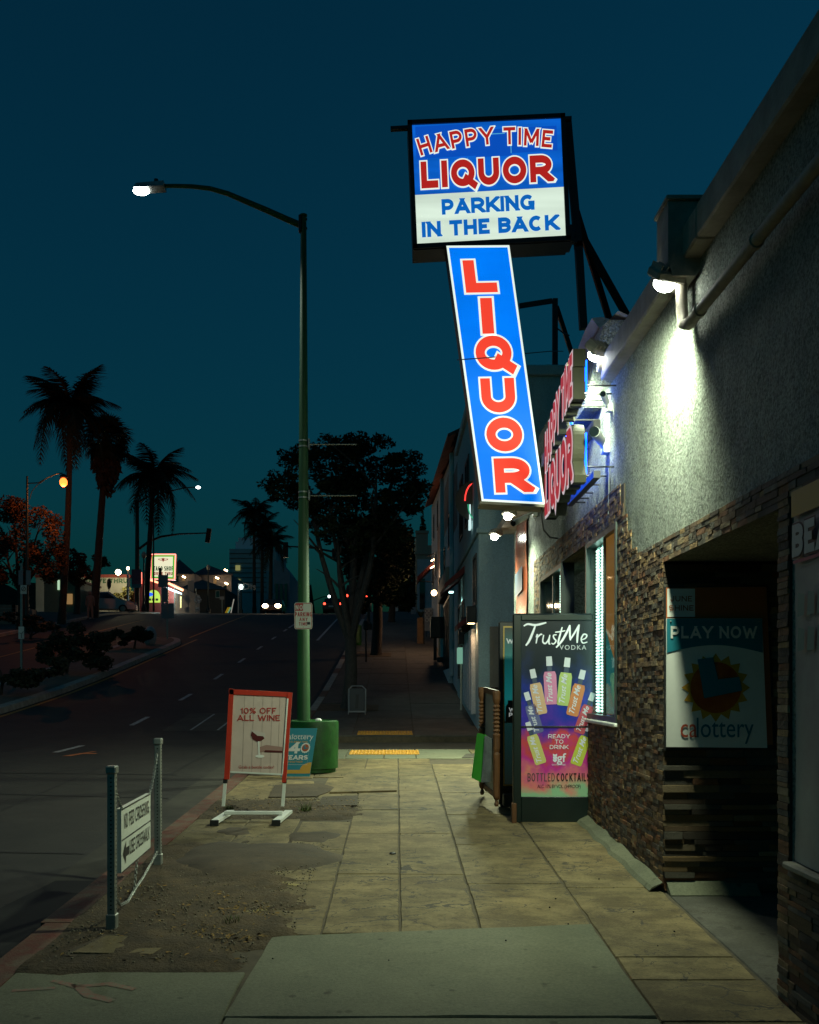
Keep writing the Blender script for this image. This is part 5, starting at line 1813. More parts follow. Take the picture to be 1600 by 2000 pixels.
MB().tube(ap, [.045, .043, .041, .038, .035, .032, .030, .028, .027], 10).build('arm', M_LPOST, lpost, True)
for dy in (428, 446):
    MB().cyl(P(584, dy, GY), P(600, dy, GY), .018, n=8).build('arm_bolt', M_DKMET, lpost)
MB().bev(P(583, 450, GY - .05), P(590, 425, GY + .05), .006).build('arm_flange', M_DKMET, lpost)
hd_ = MB()
h0, h1 = P(322, 364, GY), P(262, 366, GY)
hd_.slab([h0 + Vector((0, -.10, -.035)), h1 + Vector((.10, -.12, -.05)), h1 + Vector((0, -.06, -.02)), h1 + Vector((.04, -.06, .035)), h0 + Vector((0, -.08, .045))], (0, .2, 0))
hd_.build('luminaire', M_GALV, lpost)
M_LEDW = emis('street_led', (.95, 1.0, .98), 25)
MB().ball(P(276, 373, GY), .105, 14, 8, (1.1, .7, .5)).build('lens', M_LEDW, lpost)
MB().cyl(P(305, 356, GY), P(305, 350, GY), .03, n=10).build('photocell', M_BLK, lpost)
lamp_light(lpost, P(278, 378, GY), 560, (.92, 1.0, .92), 'SPOT', (-.2, .1, -1), 160, .1, .3)
# banner arms and straps
for y_ in (868, 968):
    MB().cyl(P(604, y_, GY - .05), P(697, y_, GY - .05), .010, .008, 8).build('banner_arm', M_GALV, lpost)
    MB().bev(P(602, y_ + 8, GY - .08), P(606, y_ - 8, GY + .02), .004).build('arm_bracket', M_GALV, lpost)
    for q in (-5, 6):
        p_ = P(593, y_ + q, GY)
        rr_ = .098 + (.040 - .098) * (p_.z - gz) / (ztop_ - gz)
        MB().cyl((gx, GY, p_.z), (gx, GY, p_.z + .02), rr_ + .006, n=18).build('strap', M_GALV, lpost)
NY = GY - .13
npk = thing('parking_sign', 'white sign with red letters reading NO PARKING ANY TIME on the lamp post', 'sign', P(592, 1228, NY))
M_SIGNW = mat('sign_white_sheet', (.66, .70, .62), .4, var=.06, scale=4)
M_SIGNR = mat('sign_red_print', (.42, .025, .03), .45)
def rounded(x0, y0, x1, y1, r, Y, l):
    out = []
    for cx_, cy_, a0 in ((x1 - r, y0 + r, -90), (x1 - r, y1 - r, 0), (x0 + r, y1 - r, 90), (x0 + r, y0 + r, 180)):
        for i in range(5):
            a = R(a0 + 22.5 * i)
            p_ = P(cx_ + r * math.cos(a), cy_ + r * math.sin(a), Y)
            out.append((p_.x, Y - l, p_.z))
    return out[::-1]
MB().slab(rounded(575, 1177, 610, 1229, 4, NY, 0), (0, .004, 0)).build('panel', M_SIGNW, npk)
bd = rounded(576, 1178, 609, 1228, 3.4, NY, .003)
bi = rounded(577, 1179, 608, 1227, 2.8, NY, .003)
nb_ = len(bd)
MB().add(bd + bi, [(i, (i + 1) % nb_, nb_ + (i + 1) % nb_, nb_ + i) for i in range(nb_)]).build('border', M_SIGNR, npk)
pn = NY / F
MB().add([Vector(pp(577, 1193, NY, .003)), Vector(pp(592, 1193, NY, .003)), Vector(pp(592, 1179, NY, .003)), Vector(pp(577, 1179, NY, .003))], [(0, 1, 2, 3)]).build('red_corner', M_SIGNR, npk)
put_bold('lettering', 'NO', 9.5 * pn, pp(584.5, 1191, NY), M_SIGNW, npk, lift=.006, t=.18, gap=.2, wid=.62)
put_bold('lettering', 'PARKING', 8.2 * pn, pp(593, 1204, NY), M_SIGNR, npk, lift=.004, t=.17, gap=.14, wid=.50)
put_bold('lettering', 'ANY', 6.6 * pn, pp(593, 1213, NY), M_SIGNR, npk, lift=.004, t=.17, gap=.3, wid=.6)
put_bold('lettering', 'TIME', 6.6 * pn, pp(592, 1222, NY), M_SIGNR, npk, lift=.004, t=.17, gap=.2, wid=.6)
MB().add([pp(600, 1220, NY, .006), pp(606, 1220, NY, .006), pp(606, 1215, NY, .006), pp(600, 1215, NY, .006)], [(0, 1, 2, 3)]).build('sticker', M_BLK, npk)
for y_ in (1181, 1225):
    MB().cyl(pp(592.5, y_, NY, .002), pp(592.5, y_, NY, .010), .006, n=8).build('bolt', M_GALV, npk)

# ---- no ped crossing barrier ------------------------------------------------------
cb = thing('crossing_barrier', 'two perforated steel posts with chains carrying a NO PED CROSSING sign by the curb', 'barrier', (-1.9, 6.5, zs(6.5)))
pA, pB = Vector((P(219, 0, 5.85).x, 5.85, 0)), Vector((P(309, 0, 7.55).x, 7.55, 0))
tA, tB = P(219, 1497, 5.85).z, P(309, 1443, 7.55).z
for p_, t_ in ((pA, tA), (pB, tB)):
    w_ = .024
    po = MB().bev((p_.x - w_, p_.y - w_, zs(p_.y) - .05), (p_.x + w_, p_.y + w_, t_ - .04), .004).build('post', M_GALV, cb)
    MB().bev((p_.x - w_ - .006, p_.y - w_ - .006, zs(p_.y)), (p_.x + w_ + .006, p_.y + w_ + .006, zs(p_.y) + .10), .004).build('sleeve', M_GALV, po)
    MB().bev((p_.x - w_ - .008, p_.y - w_ - .008, t_ - .045), (p_.x + w_ + .008, p_.y + w_ + .008, t_ + .005), .008).build('cap', M_GALV, po)
    ho = MB()
    zz = zs(p_.y) + .13
    while zz < t_ - .06:
        ho.cyl((p_.x, p_.y - w_ - .0015, zz), (p_.x, p_.y - w_ + .004, zz), .0055, n=6)
        ho.cyl((p_.x + w_ - .004, p_.y, zz), (p_.x + w_ + .0015, p_.y, zz), .0055, n=6)
        zz += .0254
    tag(ho.build('holes', M_VOID, po), kind='stuff')
# panel plane runs from post to post
sA, sB = P(237, 1580, 6.1), P(294, 1549, 7.15)
uS = Vector((sB.x - sA.x, sB.y - sA.y, 0))
hS = (1708 - 1582) * 6.1 / F
zb_ = sA.z - hS
oS = Vector((sA.x, sA.y, zb_))
zrise = (P(294, 1549, 7.15).z - sA.z)
uS3 = uS + Vector((0, 0, zrise))
vS = Vector((0, 0, hS))
nS = uS3.cross(vS).normalized()
pan = MB().slab([oS, oS + uS3, oS + uS3 + vS, oS + vS], -nS * .03).build('sign_panel', M_SIGNW, cb)
us, vs_ = uS3.normalized(), Vector((0, 0, 1))
LS = uS3.length
def sbar(a0, b0, a1, b1, nm='rule', m=M_BLK):
    MB().add([oS + uS3 * a0 + vS * b0 + nS * .003, oS + uS3 * a1 + vS * b0 + nS * .003, oS + uS3 * a1 + vS * b1 + nS * .003, oS + uS3 * a0 + vS * b1 + nS * .003], [(0, 1, 2, 3)]).build(nm, m, pan)
sbar(0.0, .49, 1, .515); sbar(0, .0, 1, .02); sbar(0, .975, 1, 1)
for wd, fa, fw in (('NO', .08, .10), ('PED', .23, .155), ('CROSSING', .43, .49)):
    put_bold('lettering', wd, .095, oS + uS3 * fa + vS * .66, M_BLK, pan, us, vs_, .004, align='L', fit=LS * fw, t=.15, gap=.16, wid=.75)
put_bold('lettering', 'USE', .095, oS + uS3 * .24 + vS * .19, M_BLK, pan, us, vs_, .004, align='L', fit=LS * .165, t=.15, gap=.16, wid=.75)
put_bold('lettering', 'CROSSWALK', .095, oS + uS3 * .44 + vS * .19, M_BLK, pan, us, vs_, .004, align='L', fit=LS * .50, t=.15, gap=.16, wid=.75)
MB().flat(*fpoly([(0, 0), (.09, -.075), (.09, -.028), (.19, -.028), (.19, .028), (.09, .028), (.09, .075)]), oS + uS3 * .04 + vS * .28, us, vs_, .004).build('arrow', M_BLK, pan)
def chain(pts, n, name='chain'):
    """real interlocked links along a curve"""
    pts = [Vector(p) for p in pts]
    ln = [0]
    for i in range(1, len(pts)):
        ln.append(ln[-1] + (pts[i] - pts[i - 1]).length)
    mb = MB()
    def at_(s):
        for i in range(1, len(pts)):
            if s <= ln[i] or i == len(pts) - 1:
                t = (s - ln[i - 1]) / max(ln[i] - ln[i - 1], 1e-6)
                return pts[i - 1].lerp(pts[i], t)
    st = .021
    s, i = 0, 0
    while s < ln[-1]:
        c0, c1 = at_(s), at_(min(s + st, ln[-1]))
        d = (c1 - c0)
        if d.length < 1e-5:
            break
        d.normalize()
        side = d.cross(Vector((.3, 1, .2))).normalized()
        if i % 2:
            side = side.cross(d).normalized()
        loop = [c0 + d * st * (.5 + .72 * math.cos(a)) + side * .0085 * math.sin(a) for a in [2 * math.pi * k / 8 for k in range(9)]]
        mb.tube(loop, .0028, 4, False)
        s += st
        i += 1
    return tag(mb.build(name, M_GALV, cb), kind='stuff')
def sag(p0, p1, drop, n=14):
    return [Vector(p0).lerp(Vector(p1), i / n) - Vector((0, 0, drop * 4 * (i / n) * (1 - i / n))) for i in range(n + 1)]
chain(sag((pA.x + .02, pA.y + .01, P(0, 1544, 5.85).z), oS + vS + uS3 * .02, .01), 8)
chain(sag((pB.x - .0, pB.y - .03, P(0, 1468, 7.55).z), oS + vS + uS3 * .97, .03), 12)
low = P(262, 1750, 6.5)
pa_, pb_ = Vector((pA.x + .02, pA.y + .02, P(0, 1758, 5.85).z)), Vector((pB.x, pB.y - .03, P(0, 1662, 7.55).z))
chain([pa_, Vector((-1.72, 6.05, P(0, 1768, 6.05).z)), Vector((-1.74, 6.3, P(0, 1760, 6.3).z)), Vector((-1.78, 6.6, P(0, 1738, 6.6).z)), Vector((-1.81, 6.95, P(0, 1713, 6.95).z)), Vector((-1.84, 7.3, P(0, 1684, 7.3).z)), pb_], 30)
chain([oS + uS3 * .5 - Vector((0, 0, .0)), Vector((-1.77, 6.55, P(0, 1745, 6.55).z))], 8)

# ------------------------------------------------------------------ buildings up the street on the right
M_WINF = mat('dark_frame', (.03, .035, .035), .5)
M_TILE = mat('red_roof_tile', (.20, .06, .035), .8, var=.4, scale=7)
M_PALE = stucco('pale_weathered_stucco', (.66, .70, .70), (.52, .56, .57), .4, 30)
M_AWN = mat('maroon_awning', (.14, .02, .018), .8, var=.2, scale=4)
M_WARM = emis('warm_bulb', (1.0, .62, .32), 14)
def facade_win(par, X, y0, y1, z0, z1, bars=2, m=None, name='window'):
    w = MB()
    w.box((X - .03, y0, z0), (X + .02, y1, z0 + .07)); w.box((X - .03, y0, z1 - .07), (X + .02, y1, z1))
    for k in range(bars + 2):
        yy_ = y0 + (y1 - y0 - .06) * k / (bars + 1)
        w.box((X - .028, yy_, z0 + .07), (X + .02, yy_ + .06, z1 - .07))
    f = w.build(name, m or M_WINF, par)
    MB().box((X - .008, y0 + .06, z0 + .07), (X + .004, y1 - .06, z1 - .07)).build('pane', M_GLASS, f)
    return f
def lantern(par, X, Y, z, lit=True, power=25, m=None):
    MB().bev((X - .22, Y - .1, z), (X - .02, Y + .1, z + .36), .01).build('lantern', M_BLK, par)
    if lit:
        MB().bev((X - .19, Y - .07, z - .012), (X - .05, Y + .07, z - .002), .003).build('lantern_lens', m or M_WARM, par)
        lamp_light(par, (X - .12, Y, z - .03), power, (1, .60, .32), 'SPOT', (0, 0, -1), 130, .05)
BX = 1.72
bb_ = thing('grey_corner_building', 'blue grey two storey stucco building at the far corner of the alley', 'building', (BX, 20.4, zs(20.4)))
MB().slab([(BX, 20.4, .2), (BX, 27.5, .2), (BX, 27.5, 8.2), (BX, 20.4, 8.2)], (8, 0, 0)).build('wall', M_STUC2, bb_)
MB().bev((BX - .08, 20.32, 8.2), (9.8, 27.5, 8.42), .02).build('parapet', M_STUC2, bb_)
MB().bev((BX - .05, 20.35, 4.9), (9.8, 27.5, 5.02), .02).build('string_course', M_STUC2, bb_)
for y0, y1, z0, z1 in ((20.8, 21.7, 3.45, 4.55), (23.0, 24.2, 5.6, 7.2), (25.2, 26.4, 5.6, 7.2)):
    facade_win(bb_, BX, y0, y1, z0, z1, 1)
for k in range(5):
    y0 = 21.2 + .62 * k
    MB().bev((BX - .10, y0, zs(y0) + .25), (BX, y0 + .22, 2.95), .015).build('pilaster', M_PALE, bb_)
facade_win(bb_, BX, 24.6, 27.0, 1.9, 3.9, 3)
def awning(par, X, y0, y1, z, drop, out, m=M_AWN):
    MB().slab([(X, y0, z), (X - out, y0, z - drop), (X - out, y0, z - drop - .12), (X, y0, z - drop * .4)], (0, y1 - y0, 0)).build('awning', m, par)
awning(bb_, BX, 24.6, 27.2, 4.75, .45, .5)
awning(bb_, BX, 21.9, 23.0, 3.35, .25, .35)
lantern(bb_, BX, 20.9, 3.05, True, 18)
lantern(bb_, BX, 22.6, 2.95, False)
lantern(bb_, BX, 23.6, 2.7, False)
# warm lit doorway on the alley side
MB().bev((1.95, 20.36, zs(20)), (2.45, 20.4, 2.95), .01).build('alley_door', mat('cream_door', (.36, .30, .22), .6, var=.2, scale=4), bb_)
MB().bev((2.02, 20.34, zs(20) + .25), (2.38, 20.357, 2.8), .006).build('door_panel', MATS['cream_door'], bb_)
gl_ = MB().bev((BX - .34, 25.62, 4.16), (BX - .22, 25.82, 4.20), .01).build('awning_light', emis('mint_tube', (.55, 1.0, .92), 3), bb_)
lamp_light(bb_, (BX - .25, 25.7, 4.1), 22, (.6, 1, .92), 'SPOT', (.25, 0, -1), 120, .05)
MB().bev((BX - .22, 23.9, 2.25), (BX - .05, 24.25, 2.65), .01).build('lit_box_sign', emis('mint_box', (.25, .55, .40), .55), bb_)
MB().box((BX - .15, 24.05, zs(24)), (BX - .10, 24.12, 2.25)).build('sign_stem', M_GALV, bb_)

CX = 1.76
cbd = thing('mural_building', 'tall weathered stucco building with a sloping red tile edge and faded mural', 'building', (CX, 27.6, zs(27.6)))
def ctop(y):
    return 8.75 + (y - 27.6) * .092
MB().slab([(CX, 27.6, .8), (CX, 49, 3), (CX, 49, ctop(49)), (CX, 27.6, ctop(27.6))], (9, 0, 0)).build('wall', M_PALE, cbd)
nseg = 16
for k in range(nseg):
    y0, y1 = 27.4 + 21.8 * k / nseg, 27.4 + 21.8 * (k + 1) / nseg
    MB().slab([(CX - .32, y0, ctop(y0) - .02), (CX - .32, y1 - .02, ctop(y1) - .02), (CX + .6, y1 - .02, ctop(y1) + .42), (CX + .6, y0, ctop(y0) + .42)], (0, 0, .10)).build('roof_tile_course', M_TILE, cbd)
MB().slab([(CX + .6, 27.4, ctop(27.4)), (CX + .6, 49.2, ctop(49.2)), (CX + .6, 49.2, ctop(49.2) + .5), (CX + .6, 27.4, ctop(27.4) + .5)], (8, 0, 0)).build('roof', M_TILE, cbd)
M_MURAL = mat('faded_red_mural', (.20, .085, .06), .85, col2=(.26, .25, .24), scale=1.6)
for y0, y1, z0, z1 in ((28.2, 31.0, 6.4, 8.2), (33, 36, 7.2, 8.9), (38, 42, 6.6, 8.4)):
    MB().box((CX - .006, y0, z0), (CX + .01, y1, z1)).build('mural_panel', M_MURAL, cbd)
for y0, z0 in ((32, 6.3), (35.2, 5.6), (37, 8.2), (41.2, 8.4), (43, 6.5), (45.5, 8.6), (46.6, 6.6), (30.2, 5.3)):
    facade_win(cbd, CX, y0, y0 + .8, z0, z0 + 1.15, 0)
for yb_, zt in ((30, 9.2), (36.6, 9.7)):
    MB().bev((CX - .12, yb_, 2.0), (CX, yb_ + .3, ctop(yb_) - .05), .02).build('pilaster', M_PALE, cbd)
MB().bev((CX - .22, 30.5, 4.75), (CX, 36.4, 5.45), .03).build('shop_fascia', mat('cream_fascia', (.34, .31, .25), .7, var=.25, scale=4), cbd)
facade_win(cbd, CX, 30.6, 36.2, 2.2, 4.7, 5)
MB().bev((CX - .14, 30.4, zs(30)), (CX, 36.4, 2.25), .02).build('stall_riser', M_PALE, cbd)
# lit entrance
MB().bev((CX - .10, 37.0, zs(37)), (CX - .0, 37.3, 5.9), .01).build('door_jamb', mat('cream_jamb', (.55, .45, .32), .6), cbd)
MB().bev((CX - .10, 38.7, zs(38)), (CX - .0, 39.0, 6.0), .01).build('door_jamb', MATS['cream_jamb'], cbd)
MB().box((CX - .03, 37.3, zs(37)), (CX - .01, 38.7, 5.9)).build('entry_door', MATS['cream_jamb'], cbd)
MB().ball(P(848, 1158, 40), .12, 12, 8).build('globe_lamp', M_WARM, cbd)
MB().cyl(P(848, 1158, 40), (CX, 40, P(848, 1158, 40).z), .02, n=8).build('lamp_arm', M_BLK, cbd)
lamp_light(cbd, P(845, 1158, 39.6), 90, (1, .60, .36), 'POINT', rad=.12)
# hanging dark canopy with two lit battens
MB().slab([P(815, 1126, 46), P(852, 1092, 46), P(852, 1098, 46), P(815, 1136, 46)], (0, 1.6, 0)).build('canopy', M_AWN, cbd)
for a_, b_ in (((842, 1096), (850, 1091)), ((841, 1110), (849, 1105))):
    MB().tube([P(*a_, 45.8), P(*b_, 45.8)], .03, 6).build('light_batten', M_WARM, cbd)
MB().tube([P(812, 1135, 45.9), P(852, 1137, 45.9)], .025, 6).build('canopy_rod', M_BLK, cbd)
MB().tube([P(835, 1087, 45.9), P(846, 1082, 45.9), P(853, 1080, 45.9)], .025, 6).build('canopy_rod', M_BLK, cbd)
# pierced screen wall
scw = thing('breeze_block_screen', 'pale breeze block screen wall beside the lit entrance', 'screen wall', P(842, 1230, 47))
MB().slab([P(829, 1232, 47), P(852, 1232, 47), P(852, 1188, 47), P(829, 1188, 47)], (0, .05, 0)).build('backing', M_GREY, scw)
for r_ in range(3):
    for k in range(3):
        c0 = P(834 + 7.5 * k, 1193 + 9 * r_, 46.98)
        mb = MB()
        ring = [c0 + Vector((math.cos(a) * .075, -.02, math.sin(a) * .085)) for a in [2 * math.pi * i / 10 for i in range(11)]]
        mb.tube(ring, .018, 5, False)
        mb.box(c0 + Vector((-.09, -.03, .085)), c0 + Vector((.09, .0, .10)))
        mb.build('breeze_block', M_WHITE, scw)

dbd = thing('cream_parapet_building', 'cream stucco building with stepped parapet far up the sidewalk', 'building', (1.5, 75, zs(75)))
M_CREAM = stucco('cream_stucco', (.50, .42, .30), (.42, .35, .25), .3, 30)
MB().slab([P(813, 1210, 75), P(870, 1210, 75), P(870, 1065, 75), P(836, 1065, 75), P(836, 1037, 75), P(813, 1037, 75)], (0, 9, 0)).build('wall', M_CREAM, dbd)
MB().slab([P(811.5, 1041, 74.9), P(838, 1041, 74.9), P(838, 1036, 74.9), P(811.5, 1036, 74.9)], (0, .3, 0)).build('cornice', M_CREAM, dbd)
MB().slab([P(811, 1083, 74.9), P(860, 1083, 74.9), P(860, 1077, 74.9), P(811, 1077, 74.9)], (0, .3, 0)).build('cornice', M_CREAM, dbd)
MB().slab([P(815, 1200, 74.8), P(845, 1200, 74.8), P(845, 1092, 74.8), P(815, 1092, 74.8)], (0, .1, 0)).build('bay', M_PALE, dbd)
MB().slab([P(820, 1190, 74.7), P(830, 1190, 74.7), P(830, 1130, 74.7), P(820, 1130, 74.7)], (0, .05, 0)).build('window', M_GLASS, dbd)

# second, empty sign frame on the next roof
ef = thing('empty_sign_frame', 'bare steel sign frame standing on the roof behind the box sign', 'sign frame', P(1085, 720, 20.8))
beam(P(1015, 596, 20.8), P(1079, 586, 20.8), .09, 'top_rail', ef)
beam(P(1085, 582, 20.8), P(1085, 745, 20.8), .11, 'post', ef)
beam(P(1088, 598, 21.2), P(1128, 720, 21.8), .09, 'brace', ef)
MB().tube([P(1087, 640, 20.8), P(1100, 650, 20.9), P(1112, 655, 21.2)], .015, 5).build('wire', M_BLK, ef)
# green neon window sign on the grey building
ns = thing('neon_wall_sign', 'small round neon sign with red and green light beneath the slanted sign edge', 'sign', P(925, 980, 22))
MB().cyl(P(928, 978, 22), P(928, 978, 22.12), .45, n=24).build('disc', M_BLK, ns)
nr = MB().tube([P(927, 978, 21.95) + Vector((.36 * math.cos(a) * .6, 0, .40 * math.sin(a))) for a in [2 * math.pi * i / 20 for i in range(11)]], .018, 6).build('neon_tube', emis('red_neon_dim', (1, .05, .04), 1.6), ns)
MB().tube([P(930, 985, 21.95) + Vector((.30 * math.cos(a) * .6, 0, .34 * math.sin(a))) for a in [2 * math.pi * i / 20 for i in range(10, 21)]], .014, 6).build('neon_tube', emis('green_neon_dim', (.05, .6, .3), .6), ns)
MB().slab([P(917, 1032, 22), P(921, 1032, 22), P(919.5, 985, 22), P(917, 985, 22)], (0, .3, 0)).build('light_panel', emis('white_blade', (.7, .95, .95), .9), ns)
# black notice cabinet on a post
nc = thing('notice_cabinet', 'large black cabinet on a post beside the building wall', 'cabinet', P(853, 1295, 36.5))
MB().bev(P(841, 1246, 36.5), P(867, 1206, 36.9), .03).build('box', M_BLK, nc)
MB().bev(P(847, 1290, 36.6), P(853, 1246, 36.75), .01).build('post', M_BLK, nc)
MB().bev(P(854, 1296, 36.5), P(872, 1284, 36.9), .02).build('base', M_BLK, nc)
# planters and low stair at the far walk
for px_, py_, Y_, lab in ((822, 1268, 44, 'stone planter pillar beside the steps up the street'), (808, 1203, 66, 'small pale planter tub at the crest of the sidewalk')):
    t = thing('planter', lab, 'planter', P(px_, py_, Y_))
    p_ = Vector((P(px_, py_, Y_).x, Y_, zs(Y_)))
    MB().bev(p_ + Vector((-.17, -.17, -.05)), p_ + Vector((.17, .17, 1.15 if Y_ < 50 else .45)), .03).build('tub', STN[0] if Y_ < 50 else M_GREY, t)
    mb = MB()
    r_ = random.Random(px_)
    for _ in range(60):
        a, l = r_.uniform(0, 6.28), r_.uniform(.15, .5)
        q = p_ + Vector((0, 0, 1.12 if Y_ < 50 else .42))
        d = Vector((math.cos(a) * .6, math.sin(a) * .6, 1)) * l
        w__ = Vector((-math.sin(a), math.cos(a), 0)) * .03
        mb.add([q - w__, q + w__, q + d], [(0, 1, 2)])
    mb.build('plant', M_LEAF, t)
hr = thing('handrail', 'dark metal handrail beside the planter pillar up the street', 'handrail', P(831, 1265, 43.5))
for px_ in (829, 833):
    MB().cyl(Vector((P(px_, 0, 43.5 + (px_ - 829)).x, 43.5 + (px_ - 829), zs(44) - .1)), P(px_ - 1, 1198, 43.5 + (px_ - 829)), .02, n=6).build('rail_post', M_BLK, hr)
MB().tube([P(828, 1198, 43.5), P(832, 1196, 47.5)], .025, 6).build('rail', M_BLK, hr)

# ------------------------------------------------------------------ vegetation
def leaves(n, clumps, s0, s1, seed, flat_=.6):
    r_ = random.Random(seed)
    mb = MB()
    wts = [c[3] * c[4] * c[5] for c in clumps]
    for _ in range(n):
        c = r_.choices(clumps, wts)[0]
        while True:
            p = Vector((r_.uniform(-1, 1), r_.uniform(-1, 1), r_.uniform(-1, 1)))
            if .25 < p.length < 1:
                break
        p = Vector((c[0] + p.x * c[3], c[1] + p.y * c[4], c[2] + p.z * c[5]))
        s = r_.uniform(s0, s1)
        u = Vector((r_.gauss(0, 1), r_.gauss(0, 1), r_.gauss(0, flat_))).normalized()
        v = u.cross(Vector((r_.gauss(0, 1), r_.gauss(0, 1), r_.gauss(0, 1)))).normalized()
        mb.add([p - u * s, p + v * s * .45, p + u * s, p - v * s * .45], [(0, 1, 2, 3)])
    return mb
def clump_set(cx, cy, cz, rx, ry, rz, n, size, seed):
    r_ = random.Random(seed)
    out = []
    for _ in range(n):
        while True:
            p = Vector((r_.uniform(-1, 1), r_.uniform(-1, 1), r_.uniform(-1, 1)))
            if .2 < p.length < 1:
                break
        k = r_.uniform(.6, 1.25) * size
        out.append((cx + p.x * rx, cy + p.y * ry, cz + p.z * rz, k * 1.2, k * 1.2, k * .75))
    return out
def limb(p0, p1, bend, n=6, seed=0):
    r_ = random.Random(seed)
    p0, p1 = Vector(p0), Vector(p1)
    b = Vector((r_.uniform(-1, 1), r_.uniform(-1, 1), r_.uniform(-.2, .6))) * bend
    return [p0.lerp(p1, i / n) + b * math.sin(math.pi * i / n) + Vector((r_.uniform(-1, 1), r_.uniform(-1, 1), 0)) * bend * .12 * (0 < i < n) for i in range(n + 1)]
def tree(name, label, base, fork_h, tips, r0, clumps, nleaf, ls, seed, mbark=M_BARK, mleaf=M_LEAF, group='street trees', cat='tree'):
    base = Vector(base)
    t = thing(name, label, cat, base, group)
    fork = base + Vector((.05, 0, fork_h))
    MB().tube([base - Vector((0, 0, .1)), base + Vector((0, 0, .12)), base.lerp(fork, .5) + Vector((.04, 0, 0)), fork], [r0 * 1.45, r0 * 1.1, r0 * .95, r0 * .85], 10).build('trunk', mbark, t, True)
    br = MB()
    for i, tip in enumerate(tips):
        pts = limb(fork - Vector((0, 0, .1)), tip, .25, 6, seed + i)
        br.tube(pts, [r0 * (.62 - .085 * k) for k in range(7)], 7)
        for k in range(4):
            q = pts[3 + k % 3]
            e = q + Vector((random.Random(seed * 9 + i * 5 + k).uniform(-1, 1), random.Random(seed * 7 + i * 3 + k).uniform(-1, 1), random.Random(seed + i + k).uniform(.3, 1.0))) * (Vector(tip) - fork).length * .28
            br.tube(limb(q, e, .12, 4, seed + k + i * 4), [r0 * .25, r0 * .2, r0 * .15, r0 * .1, r0 * .05], 5)
    br.build('branches', mbark, t, True)
    tag(leaves(nleaf, clumps, ls * .6, ls * 1.3, seed).build('crown', mleaf, t), kind='stuff')
    return t
TY1 = 24.5
b1 = P(681, 1383, TY1)
b1.z = zs(TY1)
cl = []
for px_, py_, rx_, ry_ in ((560, 945, 38, 30), (600, 900, 45, 35), (650, 885, 45, 32), (710, 880, 55, 35), (770, 900, 50, 40), (812, 945, 32, 30), (640, 960, 60, 40), (700, 950, 60, 45), (760, 970, 55, 45), (590, 975, 40, 25), (680, 1015, 55, 30), (800, 985, 25, 22), (625, 1005, 35, 25), (745, 1030, 40, 35), (530, 960, 16, 14), (640, 1035, 30, 18), (770, 1070, 30, 25), (700, 1065, 40, 22)):
    for dy in (-.9, 0, .9):
        rt_ = random.Random(int(px_ * 7 + py_ + dy * 3))
        for _ in range(5):
            a, rr = rt_.uniform(0, 6.28), rt_.uniform(.1, 1.05)
            q = P(px_ + rx_ * rr * math.cos(a), py_ + ry_ * rr * math.sin(a), TY1 + dy)
            kk = rt_.uniform(.30, .52)
            cl.append((q.x, TY1 + dy + rt_.uniform(-.5, .5), q.z, rx_ * TY1 / F * kk, .3, ry_ * TY1 / F * kk * .8))
tree('street_tree', 'largest street tree with forked grey trunk just beyond the alley', b1, 1.75,
     [P(640, 960, TY1), P(700, 920, TY1 + .6), P(765, 940, TY1 + .2), P(600, 930, TY1 - .4), P(735, 900, TY1 - .7), P(660, 1050, TY1 - .5), P(690, 1000, TY1 + .8)], .17, cl, 22000, .060, 11)
MB().slab([(b1.x - .75, TY1 - .6, zs(TY1 - .6) + .01), (b1.x + .75, TY1 - .6, zs(TY1 - .6) + .01), (b1.x + .75, TY1 + .6, zs(TY1 + .6) + .01), (b1.x - .75, TY1 + .6, zs(TY1 + .6) + .01)], (0, 0, -.03)).build('tree_pit', M_DIRT, sidewalk)
TY2 = 39
b2 = Vector((P(735, 0, TY2).x, TY2, zs(TY2)))
cl = []
for px_, py_, rx_, ry_ in ((700, 1050, 45, 40), (750, 1040, 45, 45), (770, 1100, 35, 45), (720, 1120, 40, 35), (745, 1160, 35, 25), (690, 1100, 25, 35), (785, 1060, 25, 30), (700, 1185, 20, 16)):
    for dy in (-1, .6):
        q = P(px_, py_, TY2 + dy)
        cl.append((q.x, TY2 + dy, q.z, rx_ * TY2 / F, 1.1, ry_ * TY2 / F))
tree('street_tree', 'second street tree with a reddish trunk in a square pit up the sidewalk', b2, 2.6,
     [P(700, 1080, TY2), P(750, 1050, TY2), P(780, 1090, TY2 + .8), P(725, 1110, TY2 - .8)], .21, cl, 8000, .11, 23, M_TRUNKD, M_LEAF)
MB().slab([(b2.x - .9, TY2 - .7, zs(TY2 - .7) + .012), (b2.x + .6, TY2 - .7, zs(TY2 - .7) + .012), (b2.x + .6, TY2 + .7, zs(TY2 + .7) + .012), (b2.x - .9, TY2 + .7, zs(TY2 + .7) + .012)], (0, 0, -.03)).build('tree_pit', M_DIRT, sidewalk)
TY3 = 58
b3 = Vector((P(765, 0, TY3).x, TY3, zs(TY3)))
cl = [(P(px_, py_, TY3).x, TY3, P(px_, py_, TY3).z, rx_ * TY3 / F, 1.4, ry_ * TY3 / F) for px_, py_, rx_, ry_ in ((775, 1130, 28, 40), (790, 1165, 22, 30), (755, 1150, 25, 30), (770, 1090, 24, 26))]
tree('street_tree', 'dark rounded tree nearest the crest of the sidewalk', b3, 2.4, [P(770, 1110, TY3), P(785, 1140, TY3), P(755, 1130, TY3)], .2, cl, 2600, .2, 31, M_TRUNKD, M_LEAF)
